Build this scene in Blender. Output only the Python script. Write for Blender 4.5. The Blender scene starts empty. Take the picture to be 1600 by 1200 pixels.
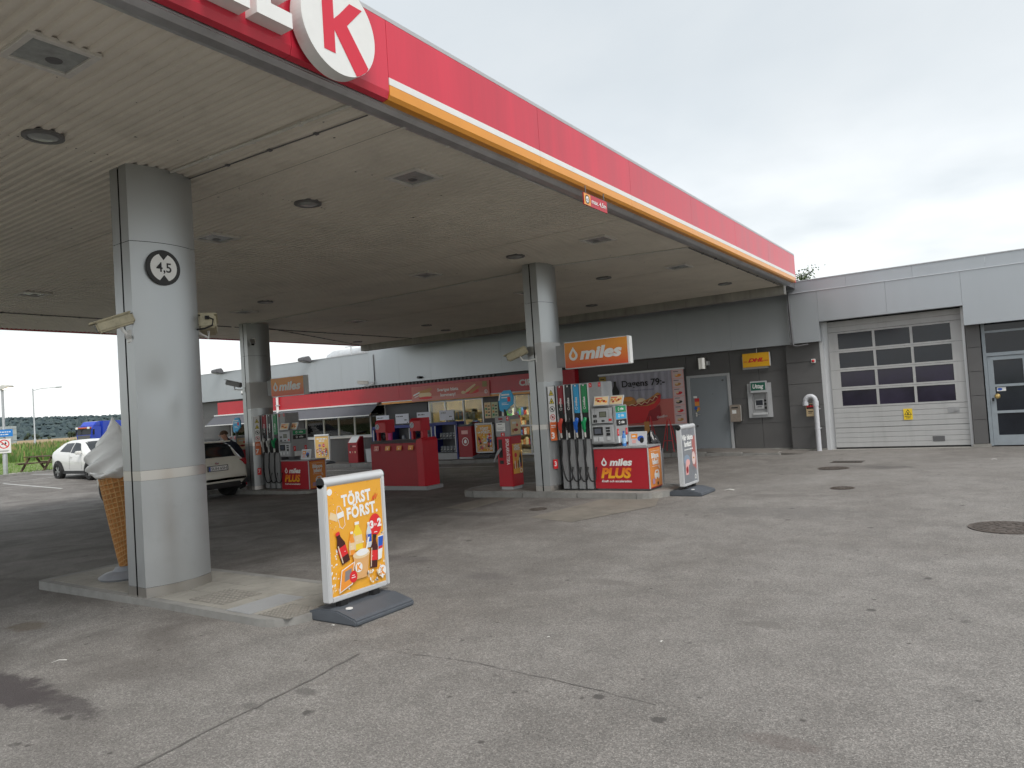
import bpy, bmesh, math, random
from math import sin, cos, pi, radians, sqrt
from mathutils import Vector, Matrix

SC = bpy.context.scene
COL = SC.collection
random.seed(7)

# ------------------------------------------------------------------ camera
cam_d = bpy.data.cameras.new("camera"); cam = bpy.data.objects.new("camera", cam_d); COL.objects.link(cam)
cam_d.sensor_width = 36.0; cam_d.lens = 1136.77 / 1600 * 36; cam_d.clip_start = 0.05; cam_d.clip_end = 12000
YAW, PIT, ROL = radians(-33.909), radians(1.8357), radians(3.7116)
fw = Vector((sin(YAW)*cos(PIT), cos(YAW)*cos(PIT), sin(PIT)))
r0 = Vector((cos(YAW), -sin(YAW), 0)); d0 = -r0.cross(fw)
rt = cos(ROL)*r0 + sin(ROL)*d0; dn = -sin(ROL)*r0 + cos(ROL)*d0
m = Matrix((rt, -dn, -fw)).transposed().to_4x4(); m.translation = (0, 0, 1.68)
cam.matrix_world = m
SC.camera = cam

# ------------------------------------------------------------------ sky, sun, exposure
SUN_EL, SUN_AZ = radians(52), radians(118)      # azimuth measured clockwise from +Y
world = bpy.data.worlds.new("World"); SC.world = world; world.use_nodes = True
nt = world.node_tree; nt.nodes.clear()
def N(t, typ, **kw):
    n = t.nodes.new(typ)
    for k, v in kw.items():
        setattr(n, k, v)
    return n
def ramp(t, stops, interp='LINEAR'):
    n = t.nodes.new('ShaderNodeValToRGB'); n.color_ramp.interpolation = interp
    e = n.color_ramp.elements
    while len(e) < len(stops): e.new(0.5)
    for i, (p, c) in enumerate(stops):
        e[i].position = p
        e[i].color = (c, c, c, 1) if isinstance(c, (int, float)) else (c[0], c[1], c[2], 1)
    return n
out = N(nt, 'ShaderNodeOutputWorld'); bg = N(nt, 'ShaderNodeBackground'); bg.inputs['Strength'].default_value = 1.0
sky = N(nt, 'ShaderNodeTexSky', sky_type='NISHITA', sun_disc=False, sun_elevation=SUN_EL, sun_rotation=SUN_AZ, air_density=1.2, dust_density=2.0)
skm = N(nt, 'ShaderNodeMix', data_type='RGBA', blend_type='MULTIPLY'); skm.inputs[0].default_value = 1.0
skm.inputs[7].default_value = (0.12, 0.12, 0.12, 1)
nt.links.new(sky.outputs[0], skm.inputs[6])
tc = N(nt, 'ShaderNodeTexCoord'); sep = N(nt, 'ShaderNodeSeparateXYZ'); nt.links.new(tc.outputs['Generated'], sep.inputs[0])
az = N(nt, 'ShaderNodeMath', operation='ABSOLUTE'); nt.links.new(sep.outputs[2], az.inputs[0])
ad = N(nt, 'ShaderNodeMath', operation='ADD'); nt.links.new(az.outputs[0], ad.inputs[0]); ad.inputs[1].default_value = 0.16
dx = N(nt, 'ShaderNodeMath', operation='DIVIDE'); dy = N(nt, 'ShaderNodeMath', operation='DIVIDE')
nt.links.new(sep.outputs[0], dx.inputs[0]); nt.links.new(ad.outputs[0], dx.inputs[1])
nt.links.new(sep.outputs[1], dy.inputs[0]); nt.links.new(ad.outputs[0], dy.inputs[1])
cmb = N(nt, 'ShaderNodeCombineXYZ'); nt.links.new(dx.outputs[0], cmb.inputs[0]); nt.links.new(dy.outputs[0], cmb.inputs[1])
cn = N(nt, 'ShaderNodeTexNoise'); cn.inputs['Scale'].default_value = 0.9; cn.inputs['Detail'].default_value = 7; cn.inputs['Roughness'].default_value = 0.5
cn.inputs['Distortion'].default_value = 0.4
nt.links.new(cmb.outputs[0], cn.inputs['Vector'])
cr = ramp(nt, [(0.28, (0.40, 0.44, 0.468)), (0.44, (0.458, 0.492, 0.512)), (0.56, (0.50, 0.527, 0.54)), (0.74, (0.60, 0.622, 0.63))])
nt.links.new(cn.outputs[0], cr.inputs[0])
# cloud deck is thinner and brighter low down
hz = N(nt, 'ShaderNodeMapRange'); hz.inputs[1].default_value = 0.0; hz.inputs[2].default_value = 0.40; hz.inputs[3].default_value = 1.0; hz.inputs[4].default_value = 0.0
nt.links.new(az.outputs[0], hz.inputs[0])
cn2 = N(nt, 'ShaderNodeTexNoise'); cn2.inputs['Scale'].default_value = 1.7; cn2.inputs['Detail'].default_value = 6; nt.links.new(cmb.outputs[0], cn2.inputs['Vector'])
cr2 = ramp(nt, [(0.34, 0.42), (0.62, 1.0)]); nt.links.new(cn2.outputs[0], cr2.inputs[0])
hm = N(nt, 'ShaderNodeMath', operation='MULTIPLY'); nt.links.new(hz.outputs[0], hm.inputs[0]); nt.links.new(cr2.outputs[0], hm.inputs[1])
mx = N(nt, 'ShaderNodeMix', data_type='RGBA'); nt.links.new(hm.outputs[0], mx.inputs[0]); nt.links.new(cr.outputs[0], mx.inputs[6]); mx.inputs[7].default_value = (0.86, 0.868, 0.862, 1)
mx2 = N(nt, 'ShaderNodeMix', data_type='RGBA'); mx2.inputs[0].default_value = 0.10
nt.links.new(mx.outputs[2], mx2.inputs[6]); nt.links.new(skm.outputs[2], mx2.inputs[7])
nt.links.new(mx2.outputs[2], bg.inputs[0]); nt.links.new(bg.outputs[0], out.inputs[0])

sun_d = bpy.data.lights.new("sun", 'SUN'); sun = bpy.data.objects.new("sun", sun_d); COL.objects.link(sun)
sun_d.energy = 1.5; sun_d.angle = radians(28); sun_d.color = (1.0, 0.965, 0.92)
sd = Vector((sin(SUN_AZ)*cos(SUN_EL), cos(SUN_AZ)*cos(SUN_EL), sin(SUN_EL)))
sun.rotation_euler = sd.to_track_quat('Z', 'Y').to_euler()
SC.view_settings.view_transform = 'Standard'; SC.view_settings.look = 'None'
SC.view_settings.exposure = 0.70; SC.view_settings.gamma = 1.0; SC.view_settings.use_curve_mapping = False
SC.render.engine = 'CYCLES'
SC.cycles.max_bounces = 6; SC.cycles.diffuse_bounces = 4; SC.cycles.glossy_bounces = 3; SC.cycles.use_adaptive_sampling = True; SC.cycles.adaptive_threshold = 0.025; SC.cycles.transparent_max_bounces = 12
SC.cycles.use_denoising = True
SC.cycles.caustics_reflective = False; SC.cycles.caustics_refractive = False

# ------------------------------------------------------------------ materials
MATS = {}
def lin(c):
    return tuple(((x/255)/12.92 if x/255 <= 0.04045 else ((x/255+0.055)/1.055)**2.4) for x in c)
def mat(name, rgb, rough=0.5, metal=0.0, var=0.0, vs=3.0, bump=0.0, bs=60.0, spec=0.5, emit=0.0, coat=0.0, dirt=0.0, streak=False, alpha=None):
    if name in MATS: return MATS[name]
    ma = bpy.data.materials.new(name); ma.use_nodes = True; t = ma.node_tree
    b = t.nodes['Principled BSDF']
    b.inputs['Base Color'].default_value = (*rgb, 1); b.inputs['Roughness'].default_value = rough; b.inputs['Metallic'].default_value = metal
    b.inputs['Specular IOR Level'].default_value = spec; b.inputs['Coat Weight'].default_value = coat; b.inputs['Coat Roughness'].default_value = 0.08
    if emit: b.inputs['Emission Color'].default_value = (*rgb, 1); b.inputs['Emission Strength'].default_value = emit
    if var or bump or dirt:
        geo = N(t, 'ShaderNodeNewGeometry'); vec = geo.outputs['Position']
        if streak:
            mp = N(t, 'ShaderNodeMapping'); mp.inputs['Scale'].default_value = (1, 1, 0.12); t.links.new(vec, mp.inputs[0]); vec2 = mp.outputs[0]
        else: vec2 = vec
        if var or dirt:
            no = N(t, 'ShaderNodeTexNoise'); no.inputs['Scale'].default_value = vs; no.inputs['Detail'].default_value = 4; no.inputs['Roughness'].default_value = 0.62
            t.links.new(vec2, no.inputs['Vector'])
            rp = ramp(t, [(0.28, 1 - var), (0.72, 1 + var*0.6)]); t.links.new(no.outputs[0], rp.inputs[0])
            mu = N(t, 'ShaderNodeMix', data_type='RGBA', blend_type='MULTIPLY'); mu.inputs[0].default_value = 1; mu.inputs[6].default_value = (*rgb, 1)
            t.links.new(rp.outputs[0], mu.inputs[7]); last = mu.outputs[2]
            if dirt:
                n3 = N(t, 'ShaderNodeTexNoise'); n3.inputs['Scale'].default_value = vs*2.7; n3.inputs['Detail'].default_value = 5; n3.inputs['Roughness'].default_value = 0.7
                t.links.new(vec2, n3.inputs['Vector']); r3 = ramp(t, [(0.52, 0.0), (0.75, dirt)]); t.links.new(n3.outputs[0], r3.inputs[0])
                m3 = N(t, 'ShaderNodeMix', data_type='RGBA'); t.links.new(r3.outputs[0], m3.inputs[0]); t.links.new(last, m3.inputs[6]); m3.inputs[7].default_value = (0.07, 0.062, 0.05, 1)
                last = m3.outputs[2]
            t.links.new(last, b.inputs['Base Color'])
            rr = N(t, 'ShaderNodeMapRange'); rr.inputs[3].default_value = max(0.02, rough-0.08); rr.inputs[4].default_value = min(1, rough+0.12)
            t.links.new(no.outputs[0], rr.inputs[0]); t.links.new(rr.outputs[0], b.inputs['Roughness'])
        if bump:
            nb = N(t, 'ShaderNodeTexNoise'); nb.inputs['Scale'].default_value = bs; nb.inputs['Detail'].default_value = 2; t.links.new(vec, nb.inputs['Vector'])
            bp = N(t, 'ShaderNodeBump'); bp.inputs['Strength'].default_value = bump; bp.inputs['Distance'].default_value = 0.01
            t.links.new(nb.outputs[0], bp.inputs['Height']); t.links.new(bp.outputs[0], b.inputs['Normal'])
    MATS[name] = ma; return ma

def glass(name, tint=(0.75, 0.8, 0.8), rough=0.02, ior=1.45):
    if name in MATS: return MATS[name]
    ma = bpy.data.materials.new(name); ma.use_nodes = True; t = ma.node_tree; t.nodes.clear()
    o = N(t, 'ShaderNodeOutputMaterial'); mixs = N(t, 'ShaderNodeMixShader'); tr = N(t, 'ShaderNodeBsdfTransparent'); gl = N(t, 'ShaderNodeBsdfGlossy'); fr = N(t, 'ShaderNodeFresnel')
    tr.inputs[0].default_value = (*tint, 1); gl.inputs['Roughness'].default_value = rough; fr.inputs[0].default_value = ior
    t.links.new(fr.outputs[0], mixs.inputs[0]); t.links.new(tr.outputs[0], mixs.inputs[1]); t.links.new(gl.outputs[0], mixs.inputs[2]); t.links.new(mixs.outputs[0], o.inputs[0])
    MATS[name] = ma; return ma

RED = mat('red_paint', (0.50, 0.008, 0.022), 0.38, var=0.10, vs=1.5, coat=0.2)
REDF = mat('red_fascia', (0.64, 0.028, 0.060), 0.36, var=0.17, vs=2.2, coat=0.25, streak=True, dirt=0.05)
REDC = mat('red_cabinet', (0.34, 0.005, 0.014), 0.40, var=0.12, vs=2.2, dirt=0.08)
ORANGE = mat('orange_strip', (0.80, 0.32, 0.03), 0.35, var=0.08, vs=1.3, coat=0.3)
WHITE = mat('white_plastic', (0.80, 0.80, 0.78), 0.35, var=0.04, vs=4)
WHITED = mat('aged_white_metal', (0.66, 0.65, 0.61), 0.45, var=0.12, vs=5, dirt=0.25)
BLACK = mat('black_plastic', (0.012, 0.012, 0.013), 0.45, var=0.1, vs=9)
RUBBER = mat('dark_rubber', (0.02, 0.02, 0.021), 0.75, var=0.2, vs=12)
ALU = mat('brushed_aluminium', (0.66, 0.67, 0.68), 0.36, metal=0.35, var=0.03, vs=3)
STEEL = mat('stainless_steel', (0.60, 0.58, 0.55), 0.30, metal=1.0)
CLAD = mat('grey_cladding', (0.44, 0.465, 0.49), 0.36, metal=0.6, var=0.07, vs=0.9, streak=True)
COLUMNM = mat('column_sheet_metal', (0.41, 0.425, 0.43), 0.32, metal=0.70, var=0.025, vs=1.2, streak=True)
COLUMNL = mat('scuffed_column_sheet', (0.43, 0.445, 0.45), 0.34, metal=0.62, var=0.04, vs=3.0, dirt=0.07)
SLOT = mat('dark_gap', (0.02, 0.02, 0.02), 0.8)
DARKWALL = mat('charcoal_panel', (0.115, 0.113, 0.112), 0.5, var=0.10, vs=1.7, bump=0.06, bs=30)
DARKWALL2 = mat('graphite_panel', (0.09, 0.09, 0.093), 0.55, var=0.12, vs=1.9)
GREYM = mat('grey_machine_paint', (0.33, 0.335, 0.34), 0.42, var=0.08, vs=6, dirt=0.10)
GREYL = mat('light_grey_paint', (0.46, 0.47, 0.48), 0.42, var=0.06, vs=4)
GREYD = mat('dark_grey_paint', (0.12, 0.12, 0.125), 0.5, var=0.1, vs=6)
CONC = mat('weathered_concrete', (0.30, 0.29, 0.265), 0.85, var=0.22, vs=3.5, bump=0.3, bs=90, dirt=0.25)
CONCL = mat('pale_concrete', (0.36, 0.345, 0.315), 0.85, var=0.18, vs=4.5, bump=0.25, bs=110, dirt=0.2)
KERBM = mat('kerb_stone', (0.27, 0.265, 0.25), 0.85, var=0.2, vs=5, bump=0.3, bs=80, dirt=0.2)
SOFFM = mat('cream_soffit_sheet', (0.73, 0.685, 0.60), 0.50, var=0.12, vs=0.7, dirt=0.14)
YEL = mat('yellow_sign', (0.80, 0.42, 0.01), 0.35, var=0.04, vs=4)
WARNY = mat('warning_yellow', (0.85, 0.60, 0.03), 0.4)
PYEL = mat('poster_amber', (0.83, 0.40, 0.035), 0.28, var=0.10, vs=2.5, coat=0.6)
PYEL2 = mat('poster_pale_amber', (0.84, 0.53, 0.16), 0.3, var=0.08, vs=5)
PWHITE = mat('print_white', (0.82, 0.82, 0.80), 0.4)
PRED = mat('print_red', (0.70, 0.025, 0.03), 0.4)
PDRED = mat('print_dark_red', (0.33, 0.012, 0.02), 0.4)
PBLACK = mat('print_black', (0.013, 0.012, 0.012), 0.45)
PBROWN = mat('print_cola_brown', (0.06, 0.012, 0.010), 0.4)
PORANGE = mat('print_orange', (0.83, 0.30, 0.04), 0.4)
PSAL = mat('print_salmon', (0.62, 0.17, 0.14), 0.45, var=0.08, vs=2)
PCREAM = mat('print_cream', (0.78, 0.60, 0.36), 0.45)
PTAN = mat('print_bread_tan', (0.55, 0.26, 0.07), 0.45)
PGREY = mat('print_grey', (0.36, 0.36, 0.37), 0.45)
PLILAC = mat('print_lilac_grey', (0.40, 0.39, 0.46), 0.5, var=0.10, vs=3)
PBLUE = mat('print_blue', (0.02, 0.10, 0.50), 0.4)
PSKY = mat('print_sky_blue', (0.04, 0.40, 0.72), 0.4)
PGREEN = mat('print_green', (0.015, 0.27, 0.10), 0.4)
PDGREEN = mat('print_dark_green', (0.01, 0.11, 0.07), 0.4)
PYELL = mat('print_yellow', (0.85, 0.68, 0.06), 0.4)
PPINK = mat('print_pink', (0.75, 0.40, 0.38), 0.45)
NAVY = mat('blue_rack_paint', (0.02, 0.035, 0.22), 0.4, var=0.1, vs=5)
GLASSW = glass('shop_glass', (0.72, 0.76, 0.74))
GLASSD = mat('dark_window_glass', (0.014, 0.018, 0.026), 0.05, spec=0.45, var=0.3, vs=2)
GLASSP = mat('violet_tinted_pane', (0.022, 0.016, 0.040), 0.06, spec=0.45, var=0.4, vs=1.6)
SCREEN = mat('screen_glass', (0.03, 0.035, 0.045), 0.12)
LGLASS = mat('lamp_cover_glass', (0.36, 0.38, 0.37), 0.18, var=0.25, vs=9)
LAMPON = mat('lit_lamp_lens', (1.0, 0.86, 0.66), 0.4, emit=1.6)

# ------------------------------------------------------------------ mesh builder
class MB:
    def __init__(s): s.v = []; s.f = []; s.mi = []
    def add(s, vs, fs, mi=0):
        o = len(s.v); s.v += [tuple(p) for p in vs]
        for f in fs: s.f.append([o+i for i in f]); s.mi.append(mi)
        return s
    def box(s, x0, y0, z0, x1, y1, z1, mi=0):
        if x0 > x1: x0, x1 = x1, x0
        if y0 > y1: y0, y1 = y1, y0
        if z0 > z1: z0, z1 = z1, z0
        return s.add([(x0,y0,z0),(x1,y0,z0),(x1,y1,z0),(x0,y1,z0),(x0,y0,z1),(x1,y0,z1),(x1,y1,z1),(x0,y1,z1)],
                     [(0,3,2,1),(4,5,6,7),(0,1,5,4),(1,2,6,5),(2,3,7,6),(3,0,4,7)], mi)
    def obox(s, c, ux, uy, uz, hx, hy, hz, mi=0):
        c = Vector(c); ux = Vector(ux).normalized()*hx; uy = Vector(uy).normalized()*hy; uz = Vector(uz).normalized()*hz
        vs = [c+a*ux+b*uy+d*uz for d in (-1,1) for a, b in ((-1,-1),(1,-1),(1,1),(-1,1))]
        return s.add(vs, [(0,3,2,1),(4,5,6,7),(0,1,5,4),(1,2,6,5),(2,3,7,6),(3,0,4,7)], mi)
    def prism(s, pts, axis, a, b, mi=0):
        # pts 2D polygon; axis 'x': pts=(y,z), 'y': (x,z), 'z': (x,y)
        def mk(p, t): return {'x': (t, p[0], p[1]), 'y': (p[0], t, p[1]), 'z': (p[0], p[1], t)}[axis]
        n = len(pts)
        vs = [mk(p, a) for p in pts] + [mk(p, b) for p in pts]
        fs = [tuple(range(n))[::-1], tuple(range(n, 2*n))] + [(i, (i+1) % n, n+(i+1) % n, n+i) for i in range(n)]
        return s.add(vs, fs, mi)
    def tube(s, pts, r, n=8, mi=0, caps=True):
        pts = [Vector(p) for p in pts]; rs = r if isinstance(r, (list, tuple)) else [r]*len(pts)
        rings = []; up = Vector((0.13, 0.21, 1)).normalized()
        for i, p in enumerate(pts):
            d = (pts[min(i+1, len(pts)-1)] - pts[max(i-1, 0)]).normalized()
            a = d.cross(up)
            if a.length < 1e-3: a = d.cross(Vector((1, 0, 0)))
            a.normalize(); b = a.cross(d)
            rings.append([p + rs[i]*(cos(2*pi*k/n)*a + sin(2*pi*k/n)*b) for k in range(n)])
        vs = [q for rg in rings for q in rg]; fs = []
        for i in range(len(pts)-1):
            for k in range(n):
                fs.append((i*n+k, i*n+(k+1) % n, (i+1)*n+(k+1) % n, (i+1)*n+k))
        if caps: fs += [tuple(range(n))[::-1], tuple(range((len(pts)-1)*n, len(pts)*n))]
        return s.add(vs, fs, mi)
    def cyl(s, p0, p1, r0, r1=None, n=16, mi=0): return s.tube([p0, p1], [r0, r0 if r1 is None else r1], n, mi)
    def lathe(s, prof, n=24, c=(0, 0, 0), mi=0):
        vs = []; fs = []; k = len(prof)
        for j in range(n):
            a = 2*pi*j/n
            for r, z in prof: vs.append((c[0]+r*cos(a), c[1]+r*sin(a), c[2]+z))
        for j in range(n):
            j2 = (j+1) % n
            for i in range(k-1): fs.append((j*k+i, j2*k+i, j2*k+i+1, j*k+i+1))
        return s.add(vs, fs, mi)
    def grid(s, fn, nu, nv, mi=0, wrapu=False):
        vs = [fn(i/(nu if wrapu else nu-1), j/(nv-1)) for j in range(nv) for i in range(nu)]; fs = []
        for j in range(nv-1):
            for i in range(nu if wrapu else nu-1):
                i2 = (i+1) % nu
                fs.append((j*nu+i, j*nu+i2, (j+1)*nu+i2, (j+1)*nu+i))
        return s.add(vs, fs, mi)
    def mesh(s, name, mats):
        me = bpy.data.meshes.new(name); me.from_pydata(s.v, [], s.f)
        for mm in (mats if isinstance(mats, (list, tuple)) else [mats]): me.materials.append(mm)
        if any(s.mi): me.polygons.foreach_set('material_index', s.mi)
        me.update(); return me
    def build(s, name, mats, parent=None, smooth=False, bevel=0.0, segs=2, fixn=False):
        me = s.mesh(name, mats)
        if bevel or fixn:
            bm = bmesh.new(); bm.from_mesh(me)
            if fixn: bmesh.ops.remove_doubles(bm, verts=bm.verts, dist=1e-5); bmesh.ops.recalc_face_normals(bm, faces=bm.faces)
            if bevel:
                ed = [e for e in bm.edges if len(e.link_faces) == 2 and e.calc_face_angle(0) > 0.5]
                bmesh.ops.bevel(bm, geom=ed, offset=bevel, segments=segs, affect='EDGES', clamp_overlap=True)
            bm.to_mesh(me); bm.free()
        if smooth:
            me.polygons.foreach_set('use_smooth', [True]*len(me.polygons))
            try: me.set_sharp_from_angle(angle=radians(42))
            except Exception: pass
        o = bpy.data.objects.new(name, me); COL.objects.link(o)
        if parent is not None: o.parent = parent
        return o

def tag(o, label=None, cat=None, group=None, kind=None):
    if label: o['label'] = label
    if cat: o['category'] = cat
    if group: o['group'] = group
    if kind: o['kind'] = kind
    return o
def E(name, loc, label, cat, rz=0.0, group=None):
    o = bpy.data.objects.new(name, None); COL.objects.link(o); o.location = loc; o.rotation_euler = (0, 0, rz)
    o.empty_display_size = 0.2
    return tag(o, label, cat, group)
def inst(src, name, parent=None, loc=None, rz=None):
    o = bpy.data.objects.new(name, src.data); COL.objects.link(o)
    if parent is not None: o.parent = parent
    if loc is not None: o.location = loc
    if rz is not None: o.rotation_euler = (0, 0, rz)
    return o
def copy_tree(o, parent=None):
    c = o.copy(); COL.objects.link(c); c.parent = parent
    for ch in list(o.children): copy_tree(ch, c)
    return c

# ------------------------------------------------------------------ flat print on signs
_TX = {}
def text_geo(body, bold=0.0, shear=0.0, space=1.0):
    key = (body, bold, shear, space)
    if key in _TX: return _TX[key]
    cu = bpy.data.curves.new('lettering', 'FONT'); cu.body = body; cu.size = 1.0; cu.offset = bold; cu.shear = shear; cu.space_character = space
    cu.resolution_u = 3; cu.fill_mode = 'FRONT'; cu.dimensions = '2D'
    ob = bpy.data.objects.new('lettering', cu); COL.objects.link(ob)
    dg = bpy.context.evaluated_depsgraph_get(); me = bpy.data.meshes.new_from_object(ob.evaluated_get(dg))
    vs = [(v.co.x, v.co.y) for v in me.vertices]; fs = [tuple(p.vertices) for p in me.polygons]
    bpy.data.objects.remove(ob); bpy.data.curves.remove(cu); bpy.data.meshes.remove(me)
    _TX[key] = (vs, fs); return _TX[key]

class Pr:
    """Flat print laid on a panel: local u (right), v (up), stacked in hair-thin layers along n (out of the panel)."""
    def __init__(s, o, u, n, step=0.0007):
        s.o = Vector(o); s.u = Vector(u).normalized(); s.n = Vector(n).normalized(); s.w = s.n.cross(s.u); s.k = 1; s.step = step
        s.mb = MB(); s.mats = []
    def _mi(s, ma):
        if ma not in s.mats: s.mats.append(ma)
        return s.mats.index(ma)
    def p3(s, u, v, d=None): return s.o + s.u*u + s.w*v + s.n*(s.step*s.k if d is None else d)
    def poly(s, pts, ma, keep=False):
        s.mb.add([s.p3(*p) for p in pts], [tuple(range(len(pts)))], s._mi(ma))
        if not keep: s.k += 1
        return s
    def rect(s, u0, v0, u1, v1, ma, keep=False): return s.poly([(u0,v0),(u1,v0),(u1,v1),(u0,v1)], ma, keep)
    def ell(s, u, v, ru, rv, ma, n=24, rot=0.0, keep=False):
        return s.poly([(u+ru*cos(2*pi*i/n)*cos(rot)-rv*sin(2*pi*i/n)*sin(rot), v+ru*cos(2*pi*i/n)*sin(rot)+rv*sin(2*pi*i/n)*cos(rot)) for i in range(n)], ma, keep)
    def ring(s, u, v, r0, r1, ma, n=28, a0=0.0, a1=2*pi):
        vs = []; fs = []
        for i in range(n+1):
            a = a0+(a1-a0)*i/n
            vs += [s.p3(u+r0*cos(a), v+r0*sin(a)), s.p3(u+r1*cos(a), v+r1*sin(a))]
        for i in range(n): fs.append((2*i, 2*i+1, 2*i+3, 2*i+2))
        s.mb.add(vs, fs, s._mi(ma)); s.k += 1; return s
    def line(s, pts, w, ma):
        for (a, b), (c, d) in zip(pts[:-1], pts[1:]):
            l = math.hypot(c-a, d-b) or 1; nx, ny = -(d-b)/l*w/2, (c-a)/l*w/2
            s.poly([(a-nx, b-ny), (c-nx, d-ny), (c+nx, d+ny), (a+nx, b+ny)], ma, True)
        s.k += 1; return s
    def text(s, body, u, v, h, ma, bold=0.02, shear=0.0, width=None, align='c', rot=0.0, space=1.0):
        """h = cap height; u,v = anchor of the baseline"""
        vs, fs = text_geo(body, bold, shear, space)
        if not vs: return s
        x0 = min(p[0] for p in vs); x1 = max(p[0] for p in vs)
        k = h/0.70; kx = k if width is None else width/(x1-x0)
        off = {'c': -(x0+x1)/2, 'l': -x0, 'r': -x1}[align]
        pts = []
        for (x, y) in vs:
            a, b = (x+off)*kx, y*k
            pts.append(s.p3(u+a*cos(rot)-b*sin(rot), v+a*sin(rot)+b*cos(rot)))
        s.mb.add(pts, fs, s._mi(ma)); s.k += 1; return s
    def bars(s, u, v, w, h, ma, seed=1):
        # writing too small to read in the photograph: word-length strokes, u = centre
        r_ = random.Random(seed); x = u-w/2
        while x < u+w/2-h*0.4:
            l = min(r_.uniform(0.8, 2.6)*h, u+w/2-x); s.rect(x, v, x+l, v+h*r_.uniform(0.7, 1.0), ma, True); x += l+h*0.45
        s.k += 1; return s
    def build(s, name, parent): return s.mb.build(name, s.mats, parent)

GZX = [(-33.0, 0.0), (-24.0, -0.23), (-7.0, 0.0)]
def gz(x):
    if x <= -33 or x >= -7: return 0.0
    if x < -24: return -0.23*(x+33)/9
    return -0.23*(-7-x)/17
# ================================================================== GROUND
def asphalt_material():
    ma = bpy.data.materials.new('worn_asphalt'); ma.use_nodes = True; t = ma.node_tree; b = t.nodes['Principled BSDF']; L = t.links.new
    geo = N(t, 'ShaderNodeNewGeometry'); P = geo.outputs['Position']
    def noise(sc, det=6, ro=0.6, vec=P, dist=0.0):
        n = N(t, 'ShaderNodeTexNoise'); n.inputs['Scale'].default_value = sc; n.inputs['Detail'].default_value = det; n.inputs['Roughness'].default_value = ro
        n.inputs['Distortion'].default_value = dist
        L(vec, n.inputs['Vector']); return n.outputs[0]
    def mul(a, bb, fac=1.0):
        m_ = N(t, 'ShaderNodeMix', data_type='RGBA', blend_type='MULTIPLY'); m_.inputs[0].default_value = fac; L(a, m_.inputs[6]); L(bb, m_.inputs[7]); return m_.outputs[2]
    def mixc(f, a, col):
        m_ = N(t, 'ShaderNodeMix', data_type='RGBA'); L(f, m_.inputs[0]); L(a, m_.inputs[6]); m_.inputs[7].default_value = (*col, 1); return m_.outputs[2]
    big = ramp(t, [(0.32, (0.190, 0.177, 0.162)), (0.50, (0.234, 0.220, 0.204)), (0.70, (0.268, 0.254, 0.237))]); L(noise(0.28, 4, 0.6, dist=0.6), big.inputs[0]); c = big.outputs[0]
    # aggregate: pale and dark chippings of about a centimetre
    v = N(t, 'ShaderNodeTexVoronoi', feature='F1'); v.inputs['Scale'].default_value = 125; L(P, v.inputs['Vector'])
    sepc = N(t, 'ShaderNodeSeparateColor'); L(v.outputs['Color'], sepc.inputs[0])
    ag = ramp(t, [(0.0, 0.64), (0.35, 0.89), (0.65, 1.03), (0.90, 1.28), (1.0, 1.55)]); L(sepc.outputs[0], ag.inputs[0]); c = mul(c, ag.outputs[0])
    fine = ramp(t, [(0.30, 0.72), (0.70, 1.25)]); L(noise(240, 1, 0.7), fine.inputs[0]); c = mul(c, fine.outputs[0])
    mid = ramp(t, [(0.32, 0.84), (0.66, 1.10)]); L(noise(2.6, 5, 0.68), mid.inputs[0]); c = mul(c, mid.outputs[0])
    # small dark spots: oil drips and trodden gum
    v2 = N(t, 'ShaderNodeTexVoronoi', feature='F1'); v2.inputs['Scale'].default_value = 2.1; v2.inputs['Randomness'].default_value = 1.0; L(P, v2.inputs['Vector'])
    add = N(t, 'ShaderNodeMath', operation='ADD'); L(v2.outputs['Distance'], add.inputs[0])
    nsm = N(t, 'ShaderNodeMath', operation='MULTIPLY_ADD'); L(noise(14, 2, 0.7), nsm.inputs[0]); nsm.inputs[1].default_value = 0.16; nsm.inputs[2].default_value = -0.08; L(nsm.outputs[0], add.inputs[1])
    spot = ramp(t, [(0.062, 0.85), (0.10, 0.0)]); L(add.outputs[0], spot.inputs[0])
    sepc2 = N(t, 'ShaderNodeSeparateColor'); L(v2.outputs['Color'], sepc2.inputs[0]); gate = ramp(t, [(0.36, 0.0), (0.42, 1.0)]); L(sepc2.outputs[1], gate.inputs[0])
    sg = N(t, 'ShaderNodeMath', operation='MULTIPLY'); L(spot.outputs[0], sg.inputs[0]); L(gate.outputs[0], sg.inputs[1])
    c = mixc(sg.outputs[0], c, (0.075, 0.07, 0.066))
    v3 = N(t, 'ShaderNodeTexVoronoi', feature='F1'); v3.inputs['Scale'].default_value = 5.3; L(P, v3.inputs['Vector'])
    a3 = N(t, 'ShaderNodeMath', operation='ADD'); L(v3.outputs['Distance'], a3.inputs[0]); L(nsm.outputs[0], a3.inputs[1])
    sp3 = ramp(t, [(0.05, 0.8), (0.11, 0.0)]); L(a3.outputs[0], sp3.inputs[0]); sc3 = N(t, 'ShaderNodeSeparateColor'); L(v3.outputs['Color'], sc3.inputs[0]); g3 = ramp(t, [(0.62, 0.0), (0.66, 1.0)]); L(sc3.outputs[0], g3.inputs[0])
    s3 = N(t, 'ShaderNodeMath', operation='MULTIPLY'); L(sp3.outputs[0], s3.inputs[0]); L(g3.outputs[0], s3.inputs[1]); c = mixc(s3.outputs[0], c, (0.07, 0.064, 0.06))
    # oil film at the pumps, deepened to paint in canopy shade, and worn patches
    oil = ramp(t, [(0.40, 0.12), (0.66, 0.72)]); L(noise(0.75, 4, 0.66, dist=1.0), oil.inputs[0])
    sp = N(t, 'ShaderNodeSeparateXYZ'); L(P, sp.inputs[0])
    shade_lane = ramp(t, [(0.0, 0.15), (1.0, 1.0)])
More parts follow.
